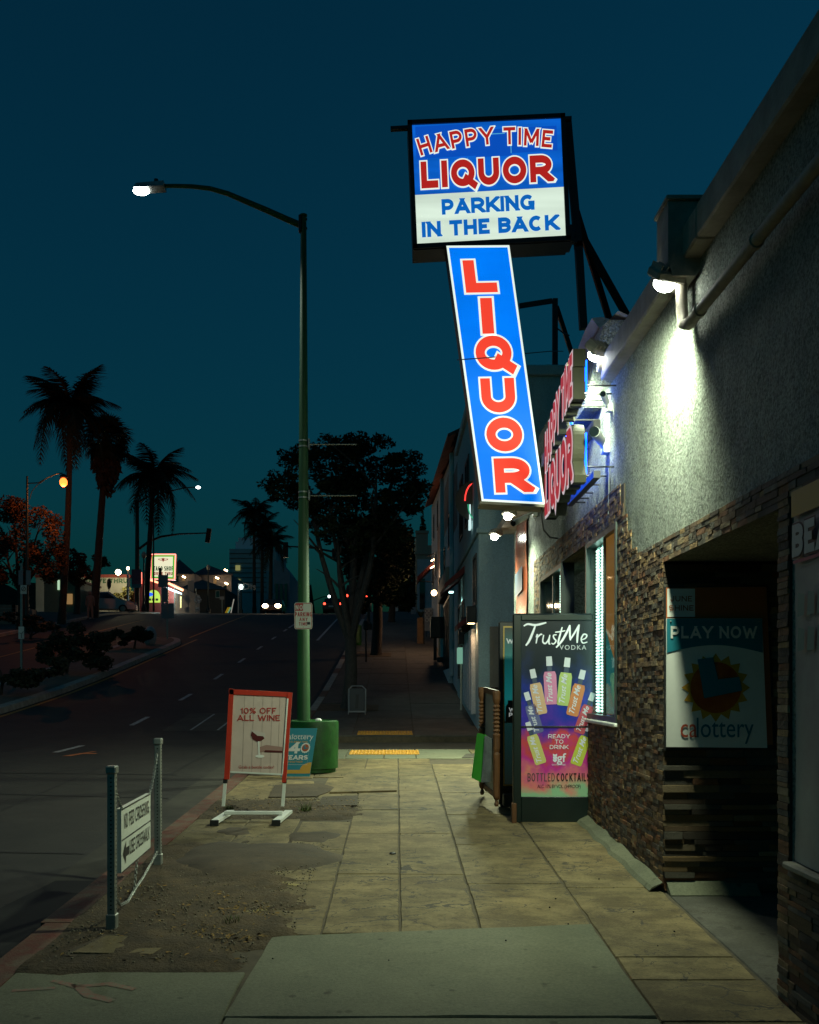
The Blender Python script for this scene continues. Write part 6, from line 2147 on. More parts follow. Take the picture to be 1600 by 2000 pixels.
def cypress(px_, Y_, ytop, ybot, w, label, seed):
    b = Vector((P(px_, 0, Y_).x, Y_, zs(Y_)))
    t = thing('cypress_tree', label, 'tree', b, 'dark cypress trees up the street')
    top = P(px_, ytop, Y_).z
    MB().cyl(b, (b.x, Y_, top - .5), .14, .03, 8).build('trunk', M_TRUNKD, t)
    cl = []
    n = 14
    z0 = P(px_, ybot, Y_).z
    for i in range(n):
        f = i / (n - 1)
        cl.append((b.x, Y_, z0 + (top - z0) * f, w * (1 - f) ** .6 + .04, w * (1 - f) ** .6 + .04, (top - z0) / n * .9))
    tag(leaves(1500, cl, .12, .26, seed).build('crown', M_LEAF, t), kind='stuff')
cypress(801, 78, 1020, 1190, .75, 'tall dark cypress beside the cream building', 3)
cypress(826, 100, 1003, 1100, .5, 'thin cypress tip rising behind the cream parapet', 4)

# palms ---------------------------------------------------------------------------
def frond_mesh(droop, seed, n=26, fan=False):
    r_ = random.Random(seed)
    mb = MB()
    pts = []
    for i in range(n + 1):
        s = i / n
        pts.append(Vector((s * (1 - .28 * droop * s), .04 * math.sin(3 * s + seed), .34 * s - (.36 + .75 * droop) * s * s)))
    mb.tube(pts, [.014 * (1 - .8 * i / n) + .002 for i in range(n + 1)], 4)
    for i in range(3, n + 1):
        s = i / n
        d = (pts[i] - pts[i - 1]).normalized()
        side = d.cross(Vector((0, 0, 1))).normalized()
        ll = .27 * math.sin(math.pi * min(1, s * .86 + .14)) ** .7 + .05
        for sg in (-1, 1):
            for h in (0, .5):
                p = pts[i] - d * h / n
                e = p + side * sg * ll * r_.uniform(.5, .8) + d * ll * .45 - Vector((0, 0, ll * r_.uniform(.35, .95)))
                w = d * .012
                m_ = p.lerp(e, .5) + Vector((0, 0, ll * .10))
                mb.add([p - w, p + w, m_ + w * .8, e, m_ - w * .8], [(0, 1, 2, 3, 4)])
    me = bpy.data.meshes.new('frond')
    me.from_pydata(mb.v, [], mb.f)
    me.materials.append(M_PALM)
    return me
FROND = [frond_mesh(d, i) for i, d in enumerate((.35, .6, .9, 1.2))]
def fan_mesh(seed):
    r_ = random.Random(seed)
    mb = MB()
    mb.tube([(0, 0, 0), (.25, 0, .06), (.5, 0, .06)], .012, 4)
    for i in range(22):
        a = R(-115 + 230 * i / 21)
        l = r_.uniform(.38, .5)
        p = Vector((.5, 0, .06))
        d = Vector((math.cos(a), math.sin(a), r_.uniform(-.12, .05)))
        w = Vector((-math.sin(a), math.cos(a), 0)) * .028
        mid = p + d * l * .6
        e = p + d * l - Vector((0, 0, r_.uniform(.05, .22)))
        mb.add([p, mid + w, e, mid - w], [(0, 1, 2, 3)])
    me = bpy.data.meshes.new('frond')
    me.from_pydata(mb.v, [], mb.f)
    me.materials.append(M_PALM)
    return me
FANS = [fan_mesh(i) for i in range(3)]
def palm(label, crown, base, rt, L, n, seed, fan=False, group='palm trees across the road', kink=0.0):
    r_ = random.Random(seed)
    crown, base = Vector(crown), Vector(base)
    t = thing('palm_tree', label, 'palm tree', base, group)
    tr = MB()
    N_ = 26
    pts, rad = [], []
    for i in range(N_ + 1):
        f = i / N_
        pts.append(base.lerp(crown, f) + Vector((kink * math.sin(math.pi * f), 0, 0)))
        rad.append(rt * (1.25 - .45 * f) * (1 + .06 * (i % 2)) if f > .05 else rt * 1.5)
    tr.tube(pts, rad, 10).build('trunk', M_TRUNKD, t, True)
    MB().ball(crown - Vector((0, 0, L * .05)), L * (.10 if not fan else .16), 8, 6, (1, 1, 1.6)).build('crown_shaft', M_TRUNKD, t)
    for i in range(n):
        az = 2.4 * i + r_.uniform(-.3, .3)
        f = i / n
        if fan:
            el = R(80 - 150 * f + r_.uniform(-8, 8))
            me = FANS[i % 3]
            sc = L * r_.uniform(.75, 1.0)
        else:
            el = R(62 - 85 * f + r_.uniform(-8, 8))
            me = FROND[min(3, int(f * 4))]
            sc = L * r_.uniform(.85, 1.08)
        o = bpy.data.objects.new('frond', me)
        COL.objects.link(o)
        o.parent = t
        o.location = crown - base
        o.rotation_euler = Euler((r_.uniform(-.2, .2), -el, az), 'XYZ')
        o.scale = (sc, sc, sc)
    if fan:        # skirt of dead leaves
        sk = leaves(700, [(crown.x, crown.y, crown.z - L * .75 - L * .28 * k, L * (.42 - .09 * k), L * (.42 - .09 * k), L * .3) for k in range(3)], L * .07, L * .16, seed, 2.5)
        tag(sk.build('dead_skirt', M_TRUNKD, t), kind='stuff')
    return t
def gp(px_, Y_):
    return Vector((P(px_, 0, Y_).x, Y_, zs(Y_)))
palm('tallest feather palm behind the orange street lamp', P(137, 800, 56), gp(120, 56), .165, 3.25, 24, 1, kink=.12)
palm('shaggy fan palm with a dead leaf skirt, second from the left', P(208, 862, 62), gp(183, 62), .21, 2.2, 70, 2, True)
palm('feather palm standing by the traffic signal pole', P(300, 935, 75), gp(284, 75), .19, 3.7, 20, 3)
palm('tallest of the three palms before the office block', P(496, 1003, 112), gp(497, 112), .17, 3.0, 18, 4, group='palms before the office block')
palm('middle palm of the three before the office block', P(512, 1035, 112), gp(512, 112), .17, 2.9, 17, 5, group='palms before the office block')
palm('rightmost lower palm before the office block', P(530, 1062, 106), gp(528, 106), .2, 2.9, 17, 6, group='palms before the office block')

# broadleaf trees and shrubs across the road
def far_tree(label, px_, Y_, tops, seed, n=2600, ls=.2, leafm=M_LEAFR, rt=.2, fork=2.0, name='broadleaf_tree', group='broadleaf trees across the road'):
    b = gp(px_, Y_)
    cl = []
    for a_, b_, rx_, ry_ in tops:
        rt_ = random.Random(int(a_ * 5 + b_))
        for _ in range(9):
            an, rr = rt_.uniform(0, 6.28), rt_.uniform(.05, 1.0)
            q = P(a_ + rx_ * rr * math.cos(an), b_ + ry_ * rr * math.sin(an), Y_)
            kk = rt_.uniform(.3, .5)
            cl.append((q.x, Y_ + rt_.uniform(-1.3, 1.3), q.z, rx_ * Y_ / F * kk, .5, ry_ * Y_ / F * kk))
    tree(name, label, b, fork, [P(a_, b_, Y_) for a_, b_, _, _ in tops[:5]], rt, cl, n, ls, seed, M_TRUNKD, leafm, group)
far_tree('rust leaved tree lit orange by the street lamp at the left edge', 40, 52, ((30, 1000, 45, 35), (80, 1020, 40, 35), (10, 1060, 40, 40), (60, 1080, 50, 40), (110, 1060, 25, 30), (95, 1120, 40, 30), (15, 1130, 30, 30)), 41, 9000, .10)
far_tree('dark tree between the two left palms', 150, 66, ((145, 1090, 25, 20), (160, 1120, 30, 22), (125, 1120, 20, 25), (200, 1095, 14, 14)), 43, 3200, .13)
far_tree('small bright bush lit by the drive thru floodlight', 243, 87.4, ((243, 1160, 20, 12), (225, 1168, 14, 8), (258, 1165, 12, 12)), 44, 2000, .10, mat('lit_shrub_leaf', (.16, .15, .03), .7), .06, .4, 'shrub', 'shrubs across the road')  # leaf colour raised and yellowed to look lit by the floodlight
far_tree('dark shrub behind the pinkish low wall', 60, 47, ((50, 1215, 40, 14), (85, 1225, 25, 12)), 45, 1100, .13, M_HEDGE, .05, .2, 'shrub', 'shrubs across the road')
def hedge(label, px_, Y_, tops, seed, n, ls=.11):
    b = Vector((-11.2, Y_, zr(Y_) + .15))
    t = thing('hedge', label, 'hedge', b, 'dark shrubs planted on the median')
    cl = []
    for a_, b_, rx_, ry_ in tops:
        rt_ = random.Random(int(a_ * 3 + b_))
        for _ in range(8):
            an, rr = rt_.uniform(0, 6.28), rt_.uniform(.05, .95)
            q = P(a_ + rx_ * rr * math.cos(an), b_ + ry_ * rr * math.sin(an), Y_)
            kk = rt_.uniform(.28, .5)
            cl.append((q.x, Y_ + rt_.uniform(-.5, .5), q.z, rx_ * Y_ / F * kk, .3, ry_ * Y_ / F * kk))
    tag(leaves(n * 2, cl, ls * .4, ls * .9, seed).build('foliage', M_HEDGE, t), kind='stuff')
    MB().tube([b - Vector((0, 0, .05)), b + Vector((.05, 0, .35)), b + Vector((-.05, .1, .7))], [.05, .04, .02], 6).build('stem', M_TRUNKD, t)
hedge('large dark shrub on the median, tallest of the planting', 150, 33, ((150, 1255, 40, 30), (190, 1250, 40, 25), (120, 1280, 40, 30), (175, 1285, 45, 25)), 51, 2600)
hedge('low dark shrub on the median by the left signpost', 60, 27.5, ((60, 1318, 55, 20), (110, 1308, 45, 22), (20, 1325, 40, 18)), 52, 1900)
hedge('dark shrub near the nose of the median', 260, 41.5, ((255, 1240, 30, 16), (285, 1240, 22, 15), (228, 1245, 22, 14)), 53, 1800)
t = thing('boulder', 'pale upright boulder at the end of the median planting', 'boulder', Vector((-11.1, 43.4, zr(43.4) + .15)))
MB().ball((-11.0, 43.4, zr(43.4) + .5), .42, 9, 7, (.7, .8, 1.15)).build('rock', M_GREY, t)

# ------------------------------------------------------------------ across and up the road
# orange street lamp
OY = 50
ol = thing('orange_street_lamp', 'street lamp glowing orange in front of the tallest palm', 'street lamp', gp(53, OY))
ob = gp(53, OY)
MB().cyl(ob, P(53, 930, OY), .10, .05, 12).build('pole', M_DKMET, ol)
MB().tube([P(53, 944, OY), P(75, 943, OY), P(95, 932, OY), P(112, 925, OY), P(122, 924, OY)], .03, 8).build('arm', M_DKMET, ol)
MB().tube([P(58, 975, OY), P(62, 960, OY), P(72, 948, OY), P(86, 938, OY)], .02, 6).build('brace', M_DKMET, ol)
MB().lathe(P(124, 934, OY), [(.05, .22), (.16, .16), (.2, .02), (.06, .0)][::-1], 14).build('hood', M_DKMET, ol)
MB().ball(P(124, 942, OY), .20, 12, 8, (1, 1, 1.15)).build('globe', emis('sodium_globe', (1.0, .17, .025), 4.0), ol)
lamp_light(ol, P(124, 952, OY - .0), 420, (1, .27, .07), 'POINT', rad=.25)
# low wall, left edge
lw = thing('low_wall', 'low pinkish block wall at the left edge across the road', 'wall', gp(20, 56))
MB().slab([gp(-60, 56) + Vector((0, 0, -.1)), gp(30, 56) + Vector((0, 0, -.1)), Vector((gp(30, 56).x, 56, P(0, 1181, 56).z)), Vector((gp(-60, 56).x, 56, P(0, 1181, 56).z))], (0, .2, 0)).build('front', mat('pink_block', (.32, .20, .15), .85, var=.25, scale=2), lw)
e0, e1 = Vector((gp(30, 56).x, 56.0, 0)), Vector((gp(72, 64).x, 64.0, 0))
MB().slab([(e0.x, e0.y, zs(56) - .1), (e1.x, e1.y, zs(64) - .1), (e1.x, e1.y, P(0, 1192, 64).z), (e0.x, e0.y, P(0, 1181, 56).z)], (-.2, 0, 0)).build('return', MATS['pink_block'], lw)
for k in range(1, 5):
    zz = zs(56) + (P(0, 1181, 56).z - zs(56)) * k / 5
    MB().box((gp(-60, 56).x, 55.985, zz - .008), (e0.x, 55.999, zz + .008)).build('joint', M_GREY, lw)

# traffic signals
M_SIG = mat('signal_black', (.012, .013, .012), .6)
def signal_head(t, c, s=1.0, tilt=0.0, back=False):
    c = Vector(c)
    rot = Matrix.Rotation(R(tilt), 3, 'Y')
    h = MB()
    h.box(c + Vector((-.16, -.1, -.5)) * s, c + Vector((.16, .1, .5)) * s, rot, c)
    hd = h.build('signal_head', M_SIG, t)
    for k in (-1, 0, 1):
        q = c + rot @ Vector((0, -.12 * s, .32 * k * s))
        MB().cyl(q, q + Vector((0, -.16 * s, -.02)), .12 * s, n=10).build('visor', M_SIG, hd)
sg = thing('traffic_signal', 'traffic signal pole with mast arm and lamp beside the right palm', 'traffic signal', gp(268, 76))
MB().cyl(gp(268, 76), P(268, 978, 76), .20, .14, 12).build('pole', M_DKMET, sg)
MB().tube([P(272, 1072, 76), P(290, 1058, 76), P(315, 1048, 76), P(350, 1043, 76), P(406, 1041, 76)], [.11, .10, .09, .07, .05], 8).build('mast_arm', M_DKMET, sg, True)
MB().tube([P(268, 982, 76), P(285, 972, 76), P(320, 962, 76), P(360, 953, 76), P(386, 951, 76)], [.07, .06, .05, .045, .04], 6).build('lamp_arm', M_DKMET, sg, True)
MB().ball(P(387, 952, 76), .14, 10, 6, (1.3, 1, .8)).build('luminaire', emis('far_led', (.95, 1, 1), 8), sg)
signal_head(sg, P(407, 1046, 75.8), 1.1, 8)
mb = MB().slab([P(257, 1147, 75.6), P(276, 1147, 75.6), P(276, 1112, 75.6), P(257, 1112, 75.6)], (0, .03, 0))
pb = mb.build('pole_banner', mat('mauve_banner', (.12, .07, .11), .7), sg)
MB().slab([P(257, 1148, 75.55), P(276, 1148, 75.55), P(276, 1141, 75.55), P(257, 1141, 75.55)], (0, .03, 0)).build('banner_foot', mat('teal_banner_foot', (.03, .18, .22), .7), pb)
sg2 = thing('traffic_signal', 'traffic signal mast arm showing through the big street tree', 'traffic signal', gp(690, 74))
MB().cyl(gp(690, 74), P(690, 1060, 74), .16, .12, 10).build('pole', M_DKMET, sg2)
MB().tube([P(690, 1092, 74), P(655, 1078, 74), P(610, 1070, 74), P(562, 1067, 74)], [.09, .08, .07, .05], 8).build('mast_arm', M_DKMET, sg2)
signal_head(sg2, P(558, 1074, 73.8), 1.15)
signal_head(sg2, P(652, 1082, 73.8), .8)
sg3 = thing('traffic_signal', 'small signal head on a short pole before the taco sign', 'traffic signal', gp(302, 72))
MB().cyl(gp(300, 72), P(300, 1020, 72), .07, .05, 8).build('pole', M_DKMET, sg3)
signal_head(sg3, P(313, 1117, 71.9), .6)

# globe street lamps
def globe_lamp(px_, py_, Y_, label, lit, power=0):
    t = thing('globe_lamp_post', label, 'street lamp', gp(px_, Y_), 'old style globe lamp posts')
    c = P(px_, py_, Y_)
    b = gp(px_, Y_)
    MB().cyl(b, c - Vector((0, 0, .2)), .09, .05, 10).build('post', M_DKMET, t)
    MB().lathe(b, [(.2, 0), (.2, .3), (.1, .45), (.09, .6)], 10).build('base', M_DKMET, t)
    MB().lathe(c - Vector((0, 0, .22)), [(.08, 0), (.17, .12), (.19, .3), (.12, .45), (.03, .52)], 12).build('globe', lit, t, True)
    if power:
        lamp_light(t, c, power, (1, .9, .7), 'POINT', rad=.2)
M_OFFG = mat('unlit_globe', (.35, .30, .24), .4)
globe_lamp(720, 1104, 52, 'lit globe lamp glowing among the street trees', emis('warm_white_globe', (1, .95, .75), 9), 40)
globe_lamp(281, 1085, 73, 'unlit globe lamp between the palm and the taco sign', M_OFFG)
globe_lamp(407, 1109, 90, 'unlit pinkish globe lamp left of the office block', M_OFFG)
globe_lamp(471, 1147, 100, 'small lit globe lamp below the office block', emis('cool_white_globe', (.8, 1, .95), 8))
fl = thing('far_street_lamp', 'distant arm lamp shining beyond the crest of the road', 'street lamp', gp(600, 150))
MB().cyl(gp(600, 150), P(600, 1180, 150), .1, n=8).build('pole', M_DKMET, fl)
MB().tube([P(600, 1182, 150), P(615, 1172, 150), P(630, 1166, 150), P(642, 1165, 150)], .08, 6).build('arm', M_DKMET, fl)
MB().ball(P(643, 1165, 150), .2, 8, 6).build('luminaire', MATS['far_led'], fl)
t = thing('far_street_lamp', 'tiny lamp on a thin post at the crest of the sidewalk', 'street lamp', gp(786, 90))
MB().cyl(gp(786, 90), P(786, 1174, 90), .05, n=8).build('pole', M_DKMET, t)
MB().ball(P(785, 1171, 90), .13, 8, 6).build('luminaire', M_WARM, t)

# taco shop and its sign
TYS = 82
M_NEON = emis('red_neon', (1.0, .16, .10), 3.2)
M_NEONO = emis('orange_neon', (1.0, .35, .18), 3.0)
ts = thing('taco_shop', 'small red taco shop with neon roof edge and lit arched window', 'shop', gp(315, TYS))
def tq(px_, py_, dy=0.0):
    return P(px_, py_, TYS + dy)
MB().slab([tq(262, 1200), tq(340, 1200), tq(340, 1140), tq(316, 1140), tq(288, 1130), tq(262, 1130)], (0, 8, 0)).build('wall', mat('red_shop_paint', (.30, .06, .045), .7, var=.2, scale=2), ts)
MB().slab([tq(340, 1200), Vector((tq(362, 0).x, TYS + 6, zs(TYS))), Vector((tq(362, 0).x, TYS + 6, tq(0, 1150).z)), tq(340, 1140)], (-.2, .1, 0)).build('side_wall', mat('pale_shop_wall', (.4, .36, .32), .7), ts)
MB().tube([tq(288, 1131, -.3), tq(309, 1138, -.3)], .09, 6).build('neon_edge', M_NEONO, ts)
MB().tube([tq(329, 1139, -.3), tq(358, 1153, -.3)], .11, 6).build('neon_edge', M_NEONO, ts)
MB().tube([tq(276, 1118, -.3), tq(276, 1140, -.3)], .06, 6).build('neon_edge', M_NEON, ts)
arch_ = [tq(286, 1177, -.05), tq(313, 1177, -.05)] + [tq(300 + 13 * math.cos(R(a)), 1166 - 14 * math.sin(R(a)), -.05) for a in range(0, 181, 20)]
wnd = MB().add(arch_, [tuple(range(len(arch_)))]).build('arched_window', emis('yellow_green_window', (.50, .72, .10), .9), ts)
MB().add([tq(293 + 6 * math.cos(R(a)), 1161 + 3.4 * math.sin(R(a)), -.1) for a in range(0, 360, 24)][::-1], [tuple(range(15))]).build('blue_oval', emis('blue_oval', (.01, .08, .9), 1.8), wnd)
for k in range(3):
    MB().slab([tq(290 + 7 * k, 1173, -.1), tq(295 + 7 * k, 1173, -.1), tq(295 + 7 * k, 1169, -.1), tq(290 + 7 * k, 1169, -.1)], (0, .02, 0)).build('menu_card', M_WINF, wnd)
for k in range(4):                       # lit arcade under the eave
    MB().bev(tq(327 + 8 * k, 1192, .3 * k - .3), tq(329 + 8 * k, 1152, .3 * k), .03).build('arcade_post', mat('arcade_paint', (.5, .25, .12), .6), ts)
MB().slab([tq(325, 1150, -.5), tq(352, 1160, -.2), tq(352, 1157, -.2), tq(325, 1146, -.5)], (0, .6, 0)).build('eave_light', emis('cool_tube', (.6, .95, 1.0), 3.0), ts)
lamp_light(ts, tq(338, 1160, -1.0), 130, (.7, .95, 1.0), 'POINT', rad=.3)
MB().slab([tq(352, 1187, -.2), tq(354, 1187, -.2), tq(354, 1165, -.2), tq(352, 1165, -.2)], (0, .1, 0)).build('lit_post', emis('yellow_tube', (.9, .85, .3), 1.2), ts)
t2 = thing('taco_shop_sign', 'square lit sign edged in red and green neon reading TACO SHOP DRIVE THRU', 'sign', gp(318, TYS - 3))
YT = TYS - 3
def sq(px_, py_, l=0.0):
    p = P(px_, py_, YT)
    return Vector((p.x, YT - l, p.z))
MB().cyl(gp(318, YT), sq(318, 1130), .12, n=10).build('pole', M_GREY, t2)
MB().slab([sq(294, 1131), sq(342, 1133), sq(344, 1083), sq(296, 1083)], (0, .4, 0)).build('cabinet', M_RED, t2)
MB().add([sq(299, 1127, .02), sq(339, 1129, .02), sq(340, 1086, .02), sq(300, 1086, .02)], [(0, 1, 2, 3)]).build('lit_face', emis('cream_sign_face', (.85, .80, .55), 1.0), t2)
for ring, m_, rr in (([(294.5, 1131), (341.5, 1132.5), (343.5, 1083), (295.5, 1083)], emis('pink_neon', (1.0, .28, .22), 2.4), .055), ([(298.5, 1128), (339, 1129), (340, 1086), (299.5, 1086)], emis('green_neon', (.08, .45, .05), 1.0), .07)):
    for k in range(4):
        MB().tube([sq(*ring[k], .08), sq(*ring[(k + 1) % 4], .08)], rr, 6).build('neon_edge', m_, t2)
pt_ = YT / F
put_bold('lettering', 'TACO', 9 * pt_, sq(300, 1115), emis('dark_green_letters', (.01, .10, .03), .5), t2, lift=.05, t=.2, gap=.12, wid=.55, align='L', fit=18 * pt_)
put_bold('lettering', 'SHOP', 9 * pt_, sq(321, 1115), MATS['dark_green_letters'], t2, lift=.05, t=.2, gap=.12, wid=.55, align='L', fit=18 * pt_)
put_bold('lettering', 'DRIVE THRU', 6.2 * pt_, sq(319.5, 1123.5), emis('red_letters', (.45, .04, .03), .5), t2, lift=.05, t=.2, gap=.12, wid=.62, fit=36 * pt_)
MB().add([sq(319 + 10 * math.cos(R(a)), 1092.5 + 2.6 * math.sin(R(a)), .05) for a in range(0, 360, 24)][::-1], [tuple(range(15))]).build('hat_brim', MATS['red_letters'], t2)
MB().add([sq(319 + 8.5 * math.cos(R(a)), 1092.2 + 1.6 * math.sin(R(a)), .07) for a in range(0, 360, 24)][::-1], [tuple(range(15))]).build('hat_inner', MATS['cream_sign_face'], t2)
MB().add([sq(a, b_, .08) for a, b_ in ((316, 1091), (322, 1091), (320, 1097), (319, 1098))], [(3, 2, 1, 0)]).build('hat_face', MATS['red_letters'], t2)
# drive thru wall
DW = 90
dw = thing('drive_thru_wall', 'white drive thru wall with green lettering across the road', 'wall', gp(200, DW))
MB().slab([P(70, 1202, DW), P(252, 1202, DW), P(252, 1128, DW), P(70, 1128, DW)], (0, .4, 0)).build('panel', mat('white_wall_paint', (.42, .42, .36), .8, var=.2, scale=.8), dw)
MB().slab([P(68, 1128, DW - .1), P(254, 1128, DW - .1), P(254, 1122, DW - .1), P(68, 1122, DW - .1)], (0, .6, 0)).build('coping', mat('red_coping', (.22, .04, .03), .7), dw)
put_bold('lettering', 'DRIVE', 9 * DW / F, P(169, 1139, DW - .0), mat('green_wall_letters', (.03, .10, .05), .7), dw, lift=.02, t=.24, gap=.16, wid=.9, align='L')
put_bold('lettering', 'THRU', 9 * DW / F, P(214, 1139, DW - .0), MATS['green_wall_letters'], dw, lift=.02, t=.24, gap=.16, wid=.9, align='L')
fdl = thing('floodlight', 'dazzling warm floodlight over the drive thru wall', 'floodlight', P(231, 1128, DW - 1))
MB().tube([P(231, 1128, DW - .2), P(231, 1118, DW - 1.2)], .05, 6).build('arm', M_GREY, fdl)
MB().bev(P(226, 1122, DW - 1.5), P(236, 1112, DW - 1.25), .05).build('housing', M_GREY, fdl)
MB().ball(P(231, 1118, DW - 1.6), .26, 12, 8, (1, .5, .9)).build('lens', emis('warm_flood', (1, .82, .45), 30), fdl)
lamp_light(fdl, P(231, 1121, DW - 3.6), 500, (1, .85, .5), 'POINT', rad=.2)
# stop sign seen edge of the lot
st = thing('stop_sign', 'dark back of an octagonal stop sign before the drive thru wall', 'sign', gp(213, 80))
MB().cyl(gp(213, 80), P(213, 1135, 80), .04, n=8).build('post', M_GREY, st)
MB().slab([P(213 + 4.5 * math.cos(R(a)), 1140 + 11 * math.sin(R(a)), 79.9) for a in range(22, 382, 45)], (0, .02, 0)).build('octagon', M_SIG, st)
# utility post with box
for px_, ytop, lab, w in ((250, 1108, 'grey utility post with a small lamp by the drive thru', .09),):
    t = thing('utility_post', lab, 'post', gp(px_, 79))
    MB().cyl(gp(px_, 79), P(px_, ytop, 79), w, n=8).build('post', M_GREY, t)
    MB().ball(P(px_, ytop + 2, 78.9), .13, 8, 6).build('lamp', M_WARM, t)
ug = thing('far_block_house', 'pale cabin with a lit green lamp behind the leftmost trees', 'house', gp(105, 70))
MB().slab([P(86, 1205, 70), P(150, 1205, 70), P(150, 1130, 70), P(105, 1122, 70), P(86, 1128, 70)], (0, 5, 0)).build('wall', mat('olive_wall', (.20, .21, .13), .8, var=.2, scale=2), ug)
MB().bev(P(112, 1152, 69.9), P(117, 1133, 70), .02).build('window', emis('green_white_lamp', (.6, .9, .6), .7), ug)
MB().bev(P(130, 1180, 69.9), P(142, 1160, 70), .02).build('window', emis('warm_window', (.7, .4, .15), .35), ug)
MB().slab([P(84, 1128, 69.7), P(152, 1134, 69.7), P(152, 1130, 69.7), P(105, 1118, 69.7), P(84, 1124, 69.7)], (0, 5.6, 0)).build('roof', M_TILE, ug)

# houses behind
def house(label, x0, x1, yw, yr, xr, Y_, lit, colw, seed):
    t = thing('hillside_house', label, 'house', gp((x0 + x1) / 2, Y_), 'houses behind the taco shop')
    MB().slab([P(x0, 1200, Y_), P(x1, 1200, Y_), P(x1, yw, Y_), P(x0, yw, Y_)], (0, 8, 0)).build('wall', colw, t)
    e = (x1 - x0) * .08
    apx = P(xr, yr, Y_ + 4)
    a, b_, c_, d_ = P(x0 - e, yw + 1, Y_ - .5), P(x1 + e, yw + 1, Y_ - .5), P(x1 + e, yw + 1, Y_ + 8.5), P(x0 - e, yw + 1, Y_ + 8.5)
    MB().add([a, b_, c_, d_, apx], [(0, 1, 4), (1, 2, 4), (2, 3, 4), (3, 0, 4), (3, 2, 1, 0)]).build('roof', mat('slate_roof', (.07, .075, .085), .8, var=.3, scale=1.5), t)
    for wx, wy, on in lit:
        f = MB().slab([P(wx - 4, wy + 8, Y_ - .06), P(wx + 4, wy + 8, Y_ - .06), P(wx + 4, wy - 7, Y_ - .06), P(wx - 4, wy - 7, Y_ - .06)], (0, .05, 0)).build('window', M_GREY, t)
        MB().slab([P(wx - 3, wy + 6.5, Y_ - .1), P(wx + 3, wy + 6.5, Y_ - .1), P(wx + 3, wy - 5.5, Y_ - .1), P(wx - 3, wy - 5.5, Y_ - .1)], (0, .03, 0)).build('pane', emis('dim_warm_pane', (.5, .32, .14), .25) if on else M_GLASS, f)
M_HW = mat('house_siding', (.32, .33, .36), .8, var=.2, scale=1.5)
house('grey house with a hipped roof right behind the taco sign', 335, 380, 1120, 1092, 350, 112, ((346, 1130, False), (358, 1128, True), (372, 1150, False)), M_HW, 1)
house('grey house with a peaked roof left of the pink globe lamp', 378, 452, 1122, 1104, 408, 116, ((388, 1130, False), (420, 1133, True), (440, 1150, False)), M_HW, 2)
house('small dark house at the road end beside the office block', 540, 574, 1130, 1106, 552, 138, ((556, 1150, False),), M_HW, 3)
house('low dark roof just before the hillside houses', 350, 440, 1150, 1132, 395, 104, ((368, 1160, False), (425, 1160, False)), mat('brown_siding', (.05, .04, .035), .8), 4)
# lit porch lights on the hillside
for px_, py_, Y_, lab in ((359, 1126, 111, 'warm porch light on the hipped roof house'), (424, 1128, 115, 'string of warm porch lights left of the office block'), (441, 1113, 115, 'upper twin porch light beside the office block'), (442, 1139, 115, 'lower twin porch light beside the office block')):
    t = thing('porch_light', lab, 'lamp', P(px_, py_, Y_), 'porch lights on the hillside')
    for dx in ((-1.5, 0), (2.0, 1.5)):
        MB().ball(P(px_ + dx[0], py_ + dx[1], Y_), .11, 8, 6).build('bulb_globe', M_WARM, t)
# office block
of = thing('office_block', 'blue grey office block with a white rooftop box behind the palms', 'building', gp(505, 135))
M_OF = mat('office_cladding', (.30, .44, .47), .6, var=.15, scale=1)
MB().slab([P(448, 1205, 135), P(540, 1205, 135), P(540, 1072, 135), P(448, 1072, 135)], (0, 12, 0)).build('wall', M_OF, of)
for k in range(1, 10):
    yy_ = 1072 + 9.4 * k
    MB().slab([P(448, yy_, 134.9), P(520, yy_, 134.9), P(520, yy_ - 1.0, 134.9), P(448, yy_ - 1.0, 134.9)], (0, .1, 0)).build('cladding_joint', M_WINF, of)
MB().slab([P(460, 1072, 136), P(508, 1072, 136), P(508, 1050, 136), P(466, 1050, 136), P(466, 1058, 136), P(460, 1058, 136)], (0, 6, 0)).build('rooftop_box', mat('white_penthouse', (.75, .78, .85), .7), of)
for wy in (1109, 1136):
    MB().slab([P(460, wy + 5, 134.8), P(469, wy + 5, 134.8), P(469, wy - 5, 134.8), P(460, wy - 5, 134.8)], (0, .1, 0)).build('lit_window', emis('yellow_office_window', (.42, .40, .14), .5), of)
MB().slab([P(535, 1205, 132), P(566, 1205, 132), P(566, 1120, 132), P(550, 1098, 132), P(535, 1092, 132)], (0, 12, 0)).build('wing', mat('office_wing', (.28, .29, .33), .7, var=.2, scale=1), of)
for k in range(3):
    MB().slab([P(538 + 9 * k, 1185, 131.8), P(543 + 9 * k, 1185, 131.8), P(543 + 9 * k, 1140, 131.8), P(538 + 9 * k, 1140, 131.8)], (0, .1, 0)).build('window', M_GLASS, of)
MB().slab([P(528, 1172, 131.7), P(538, 1172, 131.7), P(538, 1158, 131.7), P(528, 1158, 131.7)], (0, .1, 0)).build('window', M_GREY, of)
# arched district sign letters
ds = thing('street_arch_sign', 'pale outline lettering hung over the street before the office block', 'sign', gp(486, 100))
MB().cyl(gp(466, 100), P(466, 1140, 100), .08, n=8).build('post', M_GREY, ds)
put_thin('lettering', 'Dis', 20 * 100 / F, P(487, 1152, 100), M_GREY, ds)
MB().tube([P(466, 1145, 100), P(480, 1140, 100), P(500, 1146, 100)], .03, 6).build('hanger', M_GREY, ds)

